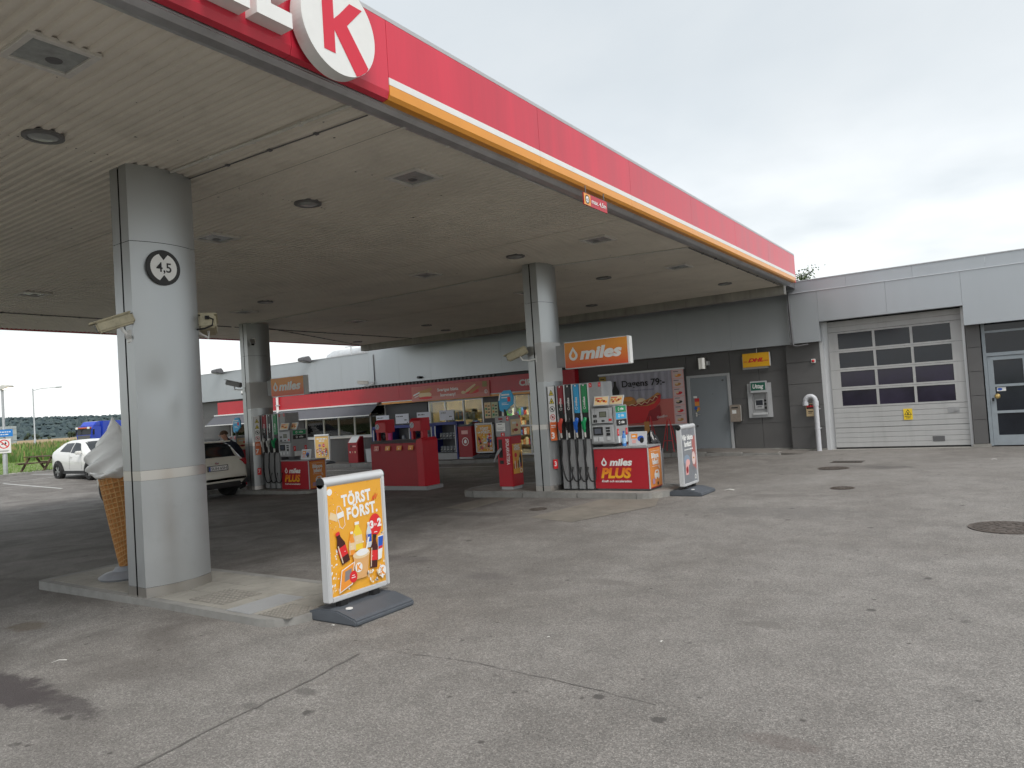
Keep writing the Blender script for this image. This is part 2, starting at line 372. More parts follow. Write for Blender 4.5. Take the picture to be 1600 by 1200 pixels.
    mr = N(t, 'ShaderNodeMapRange'); mr.inputs[1].default_value = -3.0; mr.inputs[2].default_value = -6.5; L(sp.outputs[0], mr.inputs[0]); L(mr.outputs[0], shade_lane.inputs[0])
    om = N(t, 'ShaderNodeMath', operation='MULTIPLY'); L(oil.outputs[0], om.inputs[0]); L(shade_lane.outputs[0], om.inputs[1]); c = mixc(om.outputs[0], c, (0.085, 0.074, 0.066))
    # single stains with a place of their own: (x, y, rx, ry, strength, colour)
    n55 = noise(5.5, 5, 0.7)
    ma1 = N(t, 'ShaderNodeMath', operation='MULTIPLY_ADD'); L(n55, ma1.inputs[0]); ma1.inputs[1].default_value = 1.9; ma1.inputs[2].default_value = -0.95
    for (x, y, rx, ry, st, col) in [(-5.80, 2.15, 0.80, 0.22, 0.85, (0.06, 0.05, 0.052)), (-5.1, 2.2, 0.55, 0.13, 0.7, (0.07, 0.06, 0.06)), (-7.42, 2.98, 0.26, 0.17, 0.7, (0.115, 0.09, 0.065)),
                                (-2.75, 10.4, 1.35, 0.55, 0.35, (0.11, 0.105, 0.10)), (-1.55, 5.35, 0.20, 0.10, 0.45, (0.12, 0.11, 0.10)), (-1.0, 3.58, 0.22, 0.10, 0.42, (0.125, 0.10, 0.09)), (-3.72, 3.02, 0.10, 0.05, 0.55, (0.09, 0.085, 0.08)), (-3.82, 2.72, 0.10, 0.04, 0.5, (0.09, 0.085, 0.08)),
                                (-2.02, 16.25, 0.55, 0.34, 0.62, (0.095, 0.09, 0.085)), (-2.45, 16.5, 0.5, 0.14, 0.5, (0.10, 0.095, 0.09)), (-9.4, 8.6, 1.4, 0.5, 0.45, (0.10, 0.09, 0.085)), (-10.6, 8.62, 0.42, 0.30, 0.55, (0.085, 0.075, 0.07)), (-13.5, 7.5, 2.0, 0.6, 0.4, (0.1, 0.09, 0.085)),
                                (-7.2, 9.4, 0.9, 0.22, 0.5, (0.09, 0.082, 0.077)), (-4.4, 5.9, 0.35, 0.16, 0.4, (0.11, 0.1, 0.1)), (-3.2, 6.1, 0.3, 0.12, 0.35, (0.12, 0.11, 0.1)), (-5.9, 6.3, 0.5, 0.2, 0.4, (0.1, 0.09, 0.09)), (-7.6, 6.9, 0.9, 0.3, 0.45, (0.09, 0.085, 0.08)), (-3.0, 12.0, 0.8, 0.2, 0.3, (0.12, 0.11, 0.1))]:
        s1 = N(t, 'ShaderNodeVectorMath', operation='SUBTRACT'); L(P, s1.inputs[0]); s1.inputs[1].default_value = (x, y, 0)
        s2 = N(t, 'ShaderNodeVectorMath', operation='MULTIPLY'); L(s1.outputs[0], s2.inputs[0]); s2.inputs[1].default_value = (1/rx, 1/ry, 0)
        ln = N(t, 'ShaderNodeVectorMath', operation='LENGTH'); L(s2.outputs[0], ln.inputs[0])
        a2 = N(t, 'ShaderNodeMath', operation='ADD'); L(ln.outputs['Value'], a2.inputs[0]); L(ma1.outputs[0], a2.inputs[1])
        r5 = ramp(t, [(0.62, st), (1.0, 0.0)]); L(a2.outputs[0], r5.inputs[0]); c = mixc(r5.outputs[0], c, col)
    L(c, b.inputs['Base Color']); b.inputs['Roughness'].default_value = 0.82; b.inputs['Specular IOR Level'].default_value = 0.35
    bp = N(t, 'ShaderNodeBump'); bp.inputs['Strength'].default_value = 0.55; bp.inputs['Distance'].default_value = 0.006; L(v.outputs['Distance'], bp.inputs['Height'])
    bp2 = N(t, 'ShaderNodeBump'); bp2.inputs['Strength'].default_value = 0.25; bp2.inputs['Distance'].default_value = 0.05; L(noise(3.5, 3, 0.6), bp2.inputs['Height']); L(bp.outputs[0], bp2.inputs['Normal'])
    L(bp2.outputs[0], b.inputs['Normal']); return ma
ASPH = asphalt_material()
GRASSG = mat('meadow_ground', (0.085, 0.115, 0.030), 0.9, var=0.3, vs=0.35)
LAWN = mat('mown_lawn', (0.16, 0.21, 0.055), 0.9, var=0.22, vs=0.8)
FIELD = mat('ripe_field', (0.36, 0.26, 0.14), 0.9, var=0.25, vs=0.02)
PATHM = mat('pale_path', (0.40, 0.37, 0.33), 0.9, var=0.12, vs=2)

def strip(name, xs, y0, y1, mats, dz, ny=2, parent=None, label=None):
    mb = MB(); mb.grid(lambda u, v: (xs[round(u*(len(xs)-1))], y0+(y1-y0)*v, gz(xs[round(u*(len(xs)-1))])+dz), len(xs), ny)
    o = mb.build(name, mats, parent); o['kind'] = 'structure'
    if label: o['label'] = label
    return o
strip('terrain', [-6000, -300, -120, -60, -40, -33, -24, -7, 100, 1500], -1500, 5000, GRASSG, -0.03, label='green meadow and farmland reaching the horizon')
strip('asphalt_yard', [-38.2, -33, -30, -27, -24, -20, -16, -12, -9.5, -7, 0, 40], -40, 60, ASPH, 0.0, label='worn grey asphalt of the station forecourt and car park')
strip('lawn', [-62, -38.4], -60, 140, LAWN, 0.0, label='mown pale green lawn beyond the car park')
strip('footpath', [-41.6, -40.0], -60, 140, PATHM, 0.006, label='narrow pale footpath across the lawn')
strip('ripe_field', [-1500, -140], -600, 1500, FIELD, 0.02, label='tan ripe field in front of the wooded hill')

# kerb round the car park
kb = MB(); kb.box(-38.42, -40, -0.05, -38.2, 60, 0.1); kb.build('car_park_kerb', KERBM)['kind'] = 'structure'

LINE = mat('road_paint', (0.62, 0.62, 0.60), 0.7, var=0.25, vs=6, dirt=0.5)
def mark(x0, y0, x1, y1, w):
    d = Vector((x1-x0, y1-y0)); n = Vector((-d.y, d.x)).normalized()*w/2; k = max(2, int(d.length/1.5)); mb = MB()
    mb.grid(lambda u, v: (x0+d.x*u+n.x*(2*v-1), y0+d.y*u+n.y*(2*v-1), gz(x0+d.x*u+n.x*(2*v-1))+0.007), k+1, 2)
    o = mb.build('parking_line', LINE); o['kind'] = 'structure'; return o
for a in [(-38.0, 12.5, -33.0, 12.4, 0.12), (-38.0, 15.7, -33.2, 15.6, 0.12), (-32.6, 12.45, -27.5, 12.3, 0.10), (-31.9, 15.6, -27.0, 15.5, 0.10), (-33.1, 6.0, -33.0, 18.8, 0.10),
          (-24.5, 18.0, -13.0, 18.1, 0.10), (-19.8, 16.4, -15.6, 16.5, 0.10)]: mark(*a)

# paving seam and cracks in the near asphalt
SEAM = mat('tarred_seam', (0.150, 0.140, 0.129), 0.8, var=0.45, vs=9)
def seam(pts, w):
    mb = MB(); fine = []
    for (a, b), (c, d) in zip(pts[:-1], pts[1:]):
        n = max(2, int(math.hypot(c-a, d-b)/0.12))
        for i in range(n):
            fine.append((a+(c-a)*i/n + random.uniform(-1, 1)*0.012, b+(d-b)*i/n + random.uniform(-1, 1)*0.012))
    for i in range(len(fine)-1):
        (a, b), (c, d) = fine[i], fine[i+1]
        l = math.hypot(c-a, d-b) or 1; ww = w*random.uniform(0.25, 1.0); nx, ny = -(d-b)/l*ww, (c-a)/l*ww
        mb.add([(a-nx, b-ny, gz(a)+0.004), (c-nx, d-ny, gz(c)+0.004), (c+nx, d+ny, gz(c)+0.004), (a+nx, b+ny, gz(a)+0.004)], [(0, 1, 2, 3)])
    o = mb.build('asphalt_seam', SEAM); o['kind'] = 'structure'; return o
seam([(-3.72, 1.9), (-3.80, 2.7), (-3.93, 3.78)], 0.014)
seam([(-3.93, 3.80), (-3.0, 3.86), (-2.3, 3.80), (-1.56, 3.72)], 0.004)
seam([(-4.8, 10.6), (-3.9, 11.3), (-3.3, 13.2)], 0.008)

# lighter concrete apron in front of the pumps
ap = MB(); ap.add([(-8.3, 10.0, 0.004), (-5.2, 9.0, 0.004), (-4.6, 10.6, 0.004), (-4.9, 11.5, 0.004), (-8.4, 11.5, 0.004)], [(0, 1, 2, 3, 4)])
ap.v = [(x, y, gz(x)+0.005) for x, y, z in ap.v]
APR = mat('oiled_concrete_apron', (0.215, 0.195, 0.165), 0.75, var=0.25, vs=2.2, dirt=0.45, bump=0.2, bs=80)
o = ap.build('concrete_apron', APR); o['kind'] = 'structure'

# raised islands -----------------------------------------------------------------
def rounded(x0, y0, x1, y1, rl, rr, n=6):
    pts = []
    for (cx, cy, r, a0) in ((x1-rr, y1-rr, rr, 0), (x0+rl, y1-rl, rl, pi/2), (x0+rl, y0+rl, rl, pi), (x1-rr, y0+rr, rr, 3*pi/2)):
        for i in range(n+1): pts.append((cx+r*cos(a0+pi/2*i/n), cy+r*sin(a0+pi/2*i/n)))
    return pts
isl = E('pump_island', (-7.1, 4.4, 0), 'low slab-paved island under the nearest canopy column', 'island')
mb = MB(); mb.prism([(x+7.1, y-4.4) for x, y in rounded(-9.235, 3.835, -4.965, 4.965, 0.08, 0.30)], 'z', -0.2, 0.05); mb.build('base_slab', mat('gritty_bedding', (0.13, 0.125, 0.115), 0.9, var=0.2, vs=8), isl, bevel=0.006)
rim = rounded(-9.25, 3.82, -4.95, 4.98, 0.08, 0.30); rim2 = rounded(-9.15, 3.90, -5.03, 4.90, 0.06, 0.25); mb = MB(); n_ = len(rim)
mb.add([(x+7.1, y-4.4, 0.063) for x, y in rim]+[(x+7.1, y-4.4, 0.063) for x, y in rim2]+[(x+7.1, y-4.4, -0.1) for x, y in rim]+[(x+7.1, y-4.4, 0.04) for x, y in rim2], [(i, (i+1) % n_, n_+(i+1) % n_, n_+i) for i in range(n_)]+[(i, 2*n_+i, 2*n_+(i+1) % n_, (i+1) % n_) for i in range(n_)]+[(n_+i, n_+(i+1) % n_, 3*n_+(i+1) % n_, 3*n_+i) for i in range(n_)]); mb.build('edge_kerb', KERBM, isl, fixn=True)
slab = None; PAV = mat('concrete_paver', (0.315, 0.300, 0.265), 0.85, var=0.2, vs=3, bump=0.25, bs=120, dirt=0.22)
W = 0.345
for i in range(12):
    for j in range(3):
        x = -9.145+W*0.985/2+i*W*0.985; y = 3.905+0.331/2+j*0.331
        if x > -5.15: continue
        if -6.62 < x < -5.95 and 4.0 < y < 4.45: pass
        if slab is None:
            slab = MB().box(-W*0.985/2+0.004, -0.1655+0.004, 0, W*0.985/2-0.004, 0.1655-0.004, 0.012).build('paver', PAV, isl, bevel=0.002, segs=1); so = slab
        else: so = inst(slab, 'paver', isl)
        so.location = (x+7.1, y-4.4, 0.0505+random.uniform(0, 0.002))
HATCH = mat('cast_hatch_cover', (0.24, 0.225, 0.20), 0.75, var=0.25, vs=8, bump=0.5, bs=150)
def hatch(x0, y0, x1, y1, style):
    h = E('hatch_cover', ((x0+x1)/2, (y0+y1)/2, 0.064), {0: 'pale chequered cover plate beside the near column', 1: 'smooth dark grey metal cover plate on the island', 2: 'chequered cover plate nearest the drinks sign'}[style], 'cover')
    w, d = (x1-x0)/2, (y1-y0)/2
    MB().box(-w, -d, 0, w, d, 0.006).build('plate', [HATCH, GREYM][style == 1], h)
    if style != 1:
        mb = MB(); n = 9
        for i in range(n):
            for j in range(max(3, int(n*d/w))):
                a = -w+2*w*(i+0.5)/n; b_ = -d+2*d*(j+0.5)/max(3, int(n*d/w)); r = w/n*0.62
                q = [(a-r, b_), (a, b_-r*0.55), (a+r, b_), (a, b_+r*0.55)] if (i+j) % 2 else [(a-r*0.55, b_), (a, b_-r), (a+r*0.55, b_), (a, b_+r)]
                mb.prism(q, 'z', 0.006, 0.011)
        mb.build('tread_pattern', PAV, h)['kind'] = 'stuff'
    else:
        mb = MB()
        for i in range(14): mb.box(-w+0.01+2*w*i/14, -d+0.02, 0.006, -w+0.02+2*w*i/14, d-0.02, 0.008)
        mb.build('tread_pattern', GREYM, h)['kind'] = 'stuff'
hatch(-6.50, 3.98, -5.98, 4.40, 0); hatch(-5.78, 3.88, -5.44, 4.45, 1); hatch(-5.36, 3.90, -4.99, 4.26, 2)

def island(x0, x1, y0, y1, z0, label):
    e = E('pump_island', ((x0+x1)/2, (y0+y1)/2, z0), label, 'island'); mx_, my_ = (x0+x1)/2, (y0+y1)/2
    mb = MB(); mb.prism([(x-mx_, y-my_) for x, y in rounded(x0+0.1, y0+0.1, x1-0.1, y1-0.1, 0.15, 0.15)], 'z', -0.2, 0.092); mb.build('island_top', CONC, e)
    L_ = 1.0; n = int((x1-x0-0.9)/L_); st = (x1-x0-0.9)/n
    kk = None
    for side in (0, 1):
        for i in range(n):
            if kk is None: kk = MB().box(-st/2+0.004, 0, -0.2, st/2-0.004, 0.12, 0.10).build('kerb_stone', KERBM, e, bevel=0.012); s_ = kk
            else: s_ = inst(kk, 'kerb_stone', e)
            s_.location = (x0-mx_+0.45+st*(i+0.5), (y0-my_) if side == 0 else (y1-my_-0.12), random.uniform(-0.004, 0.004))
    for sx in (-1, 1):
        mb = MB(); n2 = 14; r1 = (y1-y0)/2; cx = (x1-mx_-0.45)
        outer = [(cx+0.45*cos(-pi/2+pi*i/n2), r1*sin(-pi/2+pi*i/n2)) for i in range(n2+1)]; inner = [(cx+0.33*cos(-pi/2+pi*i/n2), (r1-0.12)*sin(-pi/2+pi*i/n2)) for i in range(n2+1)]
        mb.prism([(sx*a, b_) for a, b_ in (outer+inner[::-1])], 'z', -0.2, 0.10); mb.build('kerb_end', KERBM, e, fixn=True)
    return e
island(-9.15, -4.78, 11.32, 12.75, 0.0, 'raised concrete island under the near fuel pump')
island(-18.6, -14.05, 11.80, 13.23, -0.125, 'raised concrete island under the far fuel pump')

# pavement along the shop, kerb stones one by one ---------------------------------
pv = MB(); xs_ = [-34.6, -33, -24, -20, -16, -12, -9, -7, -5.6, -4.4]
def pz(x): return gz(x) + (0.11 if x < -7 else 0.11 - 0.10*min(1, (x+7)/2.6))
for i in range(len(xs_)-1):
    a, b_ = xs_[i], xs_[i+1]
    pv.add([(a, 19.62, pz(a)), (b_, 19.62, pz(b_)), (b_, 21.1, pz(b_)), (a, 21.1, pz(a))], [(0, 1, 2, 3)])
pvo = tag(pv.build('pavement', mat('dark_pavement_slab', (0.175, 0.16, 0.145), 0.85, var=0.25, vs=2.5, bump=0.3, bs=90, dirt=0.3)), 'raised pavement along the shop wall', kind='structure')
ks = MB().box(-0.49, 0, -0.25, 0.49, 0.13, 0.0).build('kerb_stone', KERBM, pvo, bevel=0.012)
x = -34.1; first = True
while x < -4.6:
    k_ = ks if first else inst(ks, 'kerb_stone', pvo); first = False
    k_.location = (x, 19.5, pz(x)+0.002); x += 0.99

# manholes, grate ------------------------------------------------------------------
IRON = mat('rusty_cast_iron', (0.098, 0.080, 0.068), 0.75, var=0.35, vs=9, bump=0.4, bs=60)
def manhole(x, y, r, label, teeth=12):
    e = E('manhole_cover', (x, y, gz(x)+0.004), label, 'manhole cover')
    mb = MB(); mb.lathe([(r*0.98, 0.0), (r*0.98, 0.006), (r*0.90, 0.006), (r*0.90, 0.002), (0.0, 0.002)], 36); mb.build('rim', IRON, e)
    mb = MB()
    for ring_, n in ((0.78, teeth*2), (0.56, teeth), (0.32, teeth//2)):
        for i in range(n):
            a = 2*pi*i/n; w = r*0.055; l = r*0.08
            mb.obox((r*ring_*cos(a), r*ring_*sin(a), 0.004), (cos(a), sin(a), 0), (-sin(a), cos(a), 0), (0, 0, 1), l, w, 0.003)
    mb.lathe([(r*0.16, 0.002), (r*0.16, 0.007), (0.0, 0.007)], 16); mb.lathe([(r*0.68, 0.002), (r*0.68, 0.007), (r*0.65, 0.007), (r*0.65, 0.002)], 36)
    mb.build('cast_pattern', IRON, e)['kind'] = 'stuff'
manhole(-0.05, 9.70, 0.40, 'large rusty round manhole cover at the right edge of the yard', 16)
manhole(-3.0, 16.08, 0.31, 'round rusty manhole cover nearest the garage door')
manhole(-2.30, 12.95, 0.19, 'small round manhole cover in the middle of the right yard', 8)
manhole(-6.38, 10.02, 0.15, 'small dark valve cover on the concrete apron before the pump', 6)
ge = E('drain_grate', (-2.95, 17.4, 0.004), 'rectangular iron drain grate before the garage', 'drain')
mb = MB()
for i in range(9): mb.box(-0.30+i*0.07, -0.15, 0, -0.275+i*0.07, 0.15, 0.008)
mb.box(-0.33, -0.18, 0, 0.33, -0.15, 0.008); mb.box(-0.33, 0.15, 0, 0.33, 0.18, 0.008); mb.build('bars', IRON, ge)['kind'] = 'stuff'; MB().box(-0.3, -0.15, 0, 0.3, 0.15, 0.002).build('pit', SLOT, ge)

# litter
LIT = mat('paper_scrap', (0.75, 0.74, 0.70), 0.7)
for k, (x, y, l, w, a, lb) in enumerate([(-4.05, 12.55, 0.17, 0.035, 0.2, 'white paper strip on the asphalt right of the price board'), (-2.85, 4.50, 0.022, 0.012, 0.7, 'tiny pale scrap left of centre on the foreground asphalt'), (-2.07, 4.72, 0.025, 0.014, 1.4, 'tiny pale scrap right of centre on the foreground asphalt'),
                            (-0.25, 17.6, 0.10, 0.04, 0.1, 'paper scrap on the asphalt by the glazed door'), (-5.98, 2.60, 0.10, 0.006, 1.0, 'thin pale stick on the asphalt near the dark wet stain'), (-4.65, 4.08, 0.03, 0.02, 0.3, 'pale scrap beside the drinks sign base'), (-5.0, 19.9, 0.10, 0.05, 0.5, 'crumpled paper on the pavement under the cash machine')]):
    mb = MB(); z = (pz(x) if y > 19.6 else gz(x))+0.006
    mb.add([(-l/2, -w/2, 0), (0, -w/2*0.8, l*0.10), (l/2, -w/2, 0.0), (l/2, w/2, l*0.03), (0, w/2, l*0.12), (-l/2, w/2*0.7, 0.0)], [(0, 1, 4, 5), (1, 2, 3, 4)])
    o = mb.build('paper_scrap', LIT); o.location = (x, y, z); o.rotation_euler = (0, 0, a); tag(o, lb, 'litter', 'litter on the ground')

# ================================================================== CANOPY
ZS = 4.33; CX0, CX1, CY0, CY1 = -19.55, -4.40, 0.3, 19.25
can = E('canopy', (-11.9, 9.8, ZS), 'large flat forecourt canopy with red, white and orange fascia', 'canopy')
def T(x, y, z): return (x+11.9, y-9.8, z-ZS)     # world -> canopy local
def tb(mb): mb.v = [T(*p) for p in mb.v]; return mb
# ribbed sheets, laid in eight bays along the canopy
pit = 0.10; bays = 8; bl = (CY1-CY0)/bays
for k in range(bays):
    mb = MB(); y0 = CY0+k*bl; n = round(bl/pit); prof = []
    for i in range(n):
        b_ = y0+i*bl/n; p_ = bl/n
        prof += [(b_, 0.0), (b_+p_*0.42, 0.0), (b_+p_*0.56, 0.022), (b_+p_*0.86, 0.022)]
    prof.append((y0+bl-0.001, 0.0))
    zj = 0.003*(k % 2)
    for i in range(len(prof)-1):
        (a, za), (c_, zc) = prof[i], prof[i+1]
        mb.add([(CX0, a, ZS+za+zj), (CX1, a, ZS+za+zj), (CX1, c_, ZS+zc+zj), (CX0, c_, ZS+zc+zj)], [(0, 3, 2, 1)])
    tb(mb).build('ribbed_soffit_sheet', SOFFM, can)
# roof slab and hidden core
tb(MB().box(CX0, CY0, ZS+0.05, CX1, CY1, ZS+0.5)).build('roof_deck', GREYD, can)
# gutter along the right edge
mb = MB(); g = [(CX1+0.0, ZS+0.03), (CX1-0.01, ZS-0.018), (CX1+0.05, ZS-0.03), (CX1+0.12, ZS-0.018), (CX1+0.17, ZS+0.015), (CX1+0.17, ZS+0.06)]
mb.prism(g, 'y', CY0, CY1); tb(mb).build('gutter', mat('zinc_gutter', (0.46, 0.46, 0.47), 0.32, metal=0.7, var=0.2, vs=2.5, dirt=0.2), can, bevel=0.008)
# fascia panels with seams
XF = -4.14
segs_ = [0.3, 2.0, 3.55, 4.58] + [4.58+i*(CY1-4.58)/6 for i in range(1, 7)]
for i in range(len(segs_)-1):
    a, b_ = segs_[i]+0.0025, segs_[i+1]-0.0025
    if b_ < 4.6:
        mb = MB().prism([(XF-0.08, 4.36), (XF-0.02, 4.37), (XF, 4.43), (XF, 5.05), (XF-0.08, 5.05)], 'y', a, b_); tb(mb).build('fascia_panel', REDF, can, fixn=True)
    else:
        mb = MB().prism([(XF-0.08, 4.555), (XF, 4.555), (XF, 5.05), (XF-0.08, 5.05)], 'y', a, b_); tb(mb).build('fascia_panel', REDF, can, fixn=True)
        mb = MB().prism([(XF-0.08, 4.49), (XF+0.004, 4.49), (XF+0.004, 4.552), (XF-0.08, 4.552)], 'y', a, b_); tb(mb).build('white_stripe', WHITE, can, fixn=True)
        mb = MB().prism([(XF-0.10, 4.36), (XF-0.02, 4.365), (XF+0.003, 4.40), (XF+0.003, 4.488), (XF-0.08, 4.488)], 'y', a, b_); tb(mb).build('orange_stripe', ORANGE, can, fixn=True)
tb(MB().box(XF-0.30, CY0, 5.052, XF-0.005, CY1+0.1, 5.10)).build('roof_edge_cap', GREYL, can, bevel=0.006)
# the other three sides
tb(MB().box(XF-0.30, CY1, 4.365, XF-0.003, CY1+0.09, 5.049)).build('fascia_return', REDF, can)
tb(MB().box(CX0-0.10, CY0, ZS-0.02, CX0-0.02, CY1, 5.05)).build('far_fascia', REDF, can)
tb(MB().box(CX0-0.10, CY0-0.10, 4.36, XF, CY0-0.02, 5.05)).build('end_fascia', REDF, can)
tb(MB().box(CX0-0.05, CY1+0.02, 4.12, -4.44, CY1+0.26, ZS+0.3)).build('end_beam', mat('stained_beam', (0.38, 0.37, 0.34), 0.75, var=0.25, vs=2.5, dirt=0.4, streak=True), can)
tb(MB().box(CX0-0.05, CY1+0.262, 4.375, -4.44, 20.93, 4.60)).build('link_roof', GREYD, can)
# ceiling joint straps and cable runs
for (x0, y0, x1, y1, r, ma) in [(-4.36, 4.36, -6.9, 4.26, 0.014, WHITED), (-4.36, 4.36, -4.42, 7.6, 0.013, WHITED), (-4.45, 4.62, -7.0, 4.52, 0.006, GREYD), (-4.46, 12.55, -6.95, 11.95, 0.012, WHITED), (-7.3, 12.0, -16.3, 12.05, 0.013, WHITED),
                            (-17.05, 0.4, -17.0, 12.0, 0.011, GREYD), (-17.0, 12.1, -17.0, 19.2, 0.011, GREYD), (-4.46, 12.55, -4.47, 19.2, 0.012, GREYD), (-16.5, 12.3, -19.4, 19.0, 0.010, GREYD)]:
    d = Vector((x1-x0, y1-y0)); n = int(d.length/0.8)+1
    mb = MB(); mb.tube([(x0, y0, ZS-r), (x1, y1, ZS-r)], r, 6)
    for i in range(1, n): mb.box(x0+d.x*i/n-0.02, y0+d.y*i/n-0.02, ZS-2.3*r, x0+d.x*i/n+0.02, y0+d.y*i/n+0.02, ZS+0.0)
    tb(mb).build('cable_conduit', ma, can)
# fixings, gaps and dirt specks in the sheets
rs_ = random.Random(4); mb = MB()
def speck(x, y, r_):
    a0 = rs_.random()*3; mb.add([(x+r_*rs_.uniform(0.6, 1.3)*cos(a0+i), y+r_*rs_.uniform(0.5, 1.2)*sin(a0+i), ZS-0.0015) for i in range(6)], [(0, 1, 2, 3, 4, 5)])
for x in (-5.6, -7.2, -8.8, -10.4, -12.0, -13.6, -15.2, -16.8, -18.4):
    y = 0.6
    while y < 19: 
        if rs_.random() < 0.35: speck(x+rs_.uniform(-0.03, 0.03), y, rs_.uniform(0.005, 0.012))
        y += 0.2
for k in range(90): speck(rs_.uniform(-19, -4.7), rs_.uniform(0.5, 19), rs_.uniform(0.005, 0.02))
for (x0, y0, x1, y1) in [(-7.1, 2.3, -6.9, 3.7), (-6.95, 4.9, -6.9, 6.6), (-7.0, 12.4, -6.9, 13.6)]:
    for k in range(26): f_ = rs_.random(); speck(x0+(x1-x0)*f_+rs_.uniform(-0.03, 0.03), y0+(y1-y0)*f_, rs_.uniform(0.004, 0.013))
tb(mb).build('soffit_specks', mat('soot_speck', (0.03, 0.026, 0.02), 0.9), can)['kind'] = 'stuff'
# channel letters and logo disc -----------------------------------------------------
# letters as real channel letters: white faces on boxed bodies, polygons in (u = along +Y, v = up)
LET = {'L': [[(0, 0), (0.30, 0), (0.30, 0.12), (0.12, 0.12), (0.12, 0.55), (0, 0.55)]],
       'E': [[(0, 0), (0.30, 0), (0.30, 0.12), (0.12, 0.12), (0.12, 0.215), (0.27, 0.215), (0.27, 0.33), (0.12, 0.33), (0.12, 0.43), (0.30, 0.43), (0.30, 0.55), (0, 0.55)]],
       'I': [[(0, 0), (0.12, 0), (0.12, 0.55), (0, 0.55)]],
       'C': [[(0.24+0.27*cos(a)*0.9, 0.275+0.285*sin(a)) for a in [radians(50+i*260/14) for i in range(15)]] + [(0.24+0.15*cos(a)*0.9, 0.275+0.165*sin(a)) for a in [radians(310-i*260/14) for i in range(15)]]],
       'R': [[(0, 0), (0.12, 0), (0.12, 0.18), (0.17, 0.18), (0.24, 0), (0.37, 0), (0.28, 0.21), (0.34, 0.28), (0.355, 0.37), (0.33, 0.47), (0.26, 0.53), (0.18, 0.55), (0, 0.55)]]}
yy = 3.47
LETM = mat('letter_white_acrylic', (0.80, 0.80, 0.78), 0.35, var=0.03, vs=6)
for ch, w in (('E', 0.31), ('L', 0.31), ('C', 0.46), ('R', 0.40), ('I', 0.15), ('C', 0.46)):
    yy -= w
    for pl in LET[ch]:
        mb = MB().prism([(yy+u, 4.475+v*0.93) for u, v in pl], 'x', XF+0.002, XF+0.13); tb(mb).build('sign_letter', LETM, can, fixn=True)
    yy -= 0.045
KC = (3.90, 4.665); KR = 0.372
mb = MB(); n = 64
mb.prism([(KC[0]+KR*cos(2*pi*i/n), KC[1]+KR*sin(2*pi*i/n)) for i in range(n)], 'x', XF+0.03, XF+0.15)
dk = tb(mb).build('logo_disc', LETM, can, fixn=True)
pr = Pr(T(XF+0.151, KC[0], KC[1]), (0, 1, 0), (1, 0, 0), 0.0012)
r = KR
pr.poly([(-0.46*r, 0.60*r), (-0.16*r, 0.60*r), (-0.16*r, 0.10*r), (0.0, 0.26*r), (0.30*r, 0.60*r), (0.66*r, 0.60*r), (0.20*r, 0.09*r), (0.76*r, -0.62*r), (0.70*r, -0.71*r), (0.52*r, -0.85*r), (0.40*r, -0.91*r), (-0.16*r, -0.13*r), (-0.16*r, -0.62*r), (-0.46*r, -0.62*r)], mat('logo_red', (0.66, 0.022, 0.05), 0.35))
pr.build('logo_mark', can)
# small clearance board hung from the fascia
cb = E('clearance_sign', (XF+0.02, 8.28, 4.20), 'small red clearance board hanging below the canopy edge', 'sign')
MB().box(0, -0.32, -0.075, 0.012, 0.32, 0.075).build('board', RED, cb); [MB().box(0.002, y_-0.01, 0.075, 0.008, y_+0.01, 0.17).build('hanger', GREYD, cb) for y_ in (-0.25, 0.25)]
pr = Pr((0.0125, 0, 0), (0, 1, 0), (1, 0, 0)); pr.rect(-0.315, -0.07, -0.14, 0.07, ORANGE); pr.ring(-0.228, 0, 0.04, 0.055, PBLACK); pr.ell(-0.228, 0, 0.04, 0.04, PWHITE); pr.text('4,5', -0.228, -0.02, 0.035, PBLACK); pr.text('max. 4,5m', 0.085, -0.025, 0.055, PWHITE, width=0.40)
pr.build('lettering', cb)

# ceiling lamps ----------------------------------------------------------------------
LFR = mat('lamp_frame', (0.66, 0.64, 0.60), 0.45, metal=0.1, var=0.1, vs=9, dirt=0.12)
sq = None
def sqlamp(x, y, label):
    global sq
    if sq is None:
        e = E('canopy_floodlight', (x, y, ZS), label, 'ceiling light', group='square lights in the canopy')
        mb = MB(); w = 0.235; i_ = 0.185
        for a in ((-w, -w, w, -i_), (-w, i_, w, w), (-w, -i_, -i_, i_), (i_, -i_, w, i_)): mb.box(a[0], a[1], -0.022, a[2], a[3], 0.012)
        mb.build('frame', LFR, e, bevel=0.004, segs=1); MB().box(-i_, -i_, -0.006, i_, i_, 0.0).build('cover_glass', LGLASS, e)
        MB().lathe([(0.0, -0.012), (0.05, -0.011), (0.055, -0.0065)], 14, (-0.06, 0.05, 0)).build('lamp_bulb', GREYD, e)
        sq = e; return e
    e = copy_tree(sq); e.location = (x, y, ZS); e['label'] = label; return e
rows = {2.42: 'first', 6.18: 'second', 10.68: 'third', 14.25: 'fourth'}
for x, cn_ in ((-5.30, 'outer'), (-9.0, 'middle'), (-14.6, 'far left')):
    for y, rn in rows.items():
        if (x < -8 and y < 3): continue
        sqlamp(x, y, 'square ceiling light in the %s row from the near end, %s line' % (rn, cn_))
rd = None
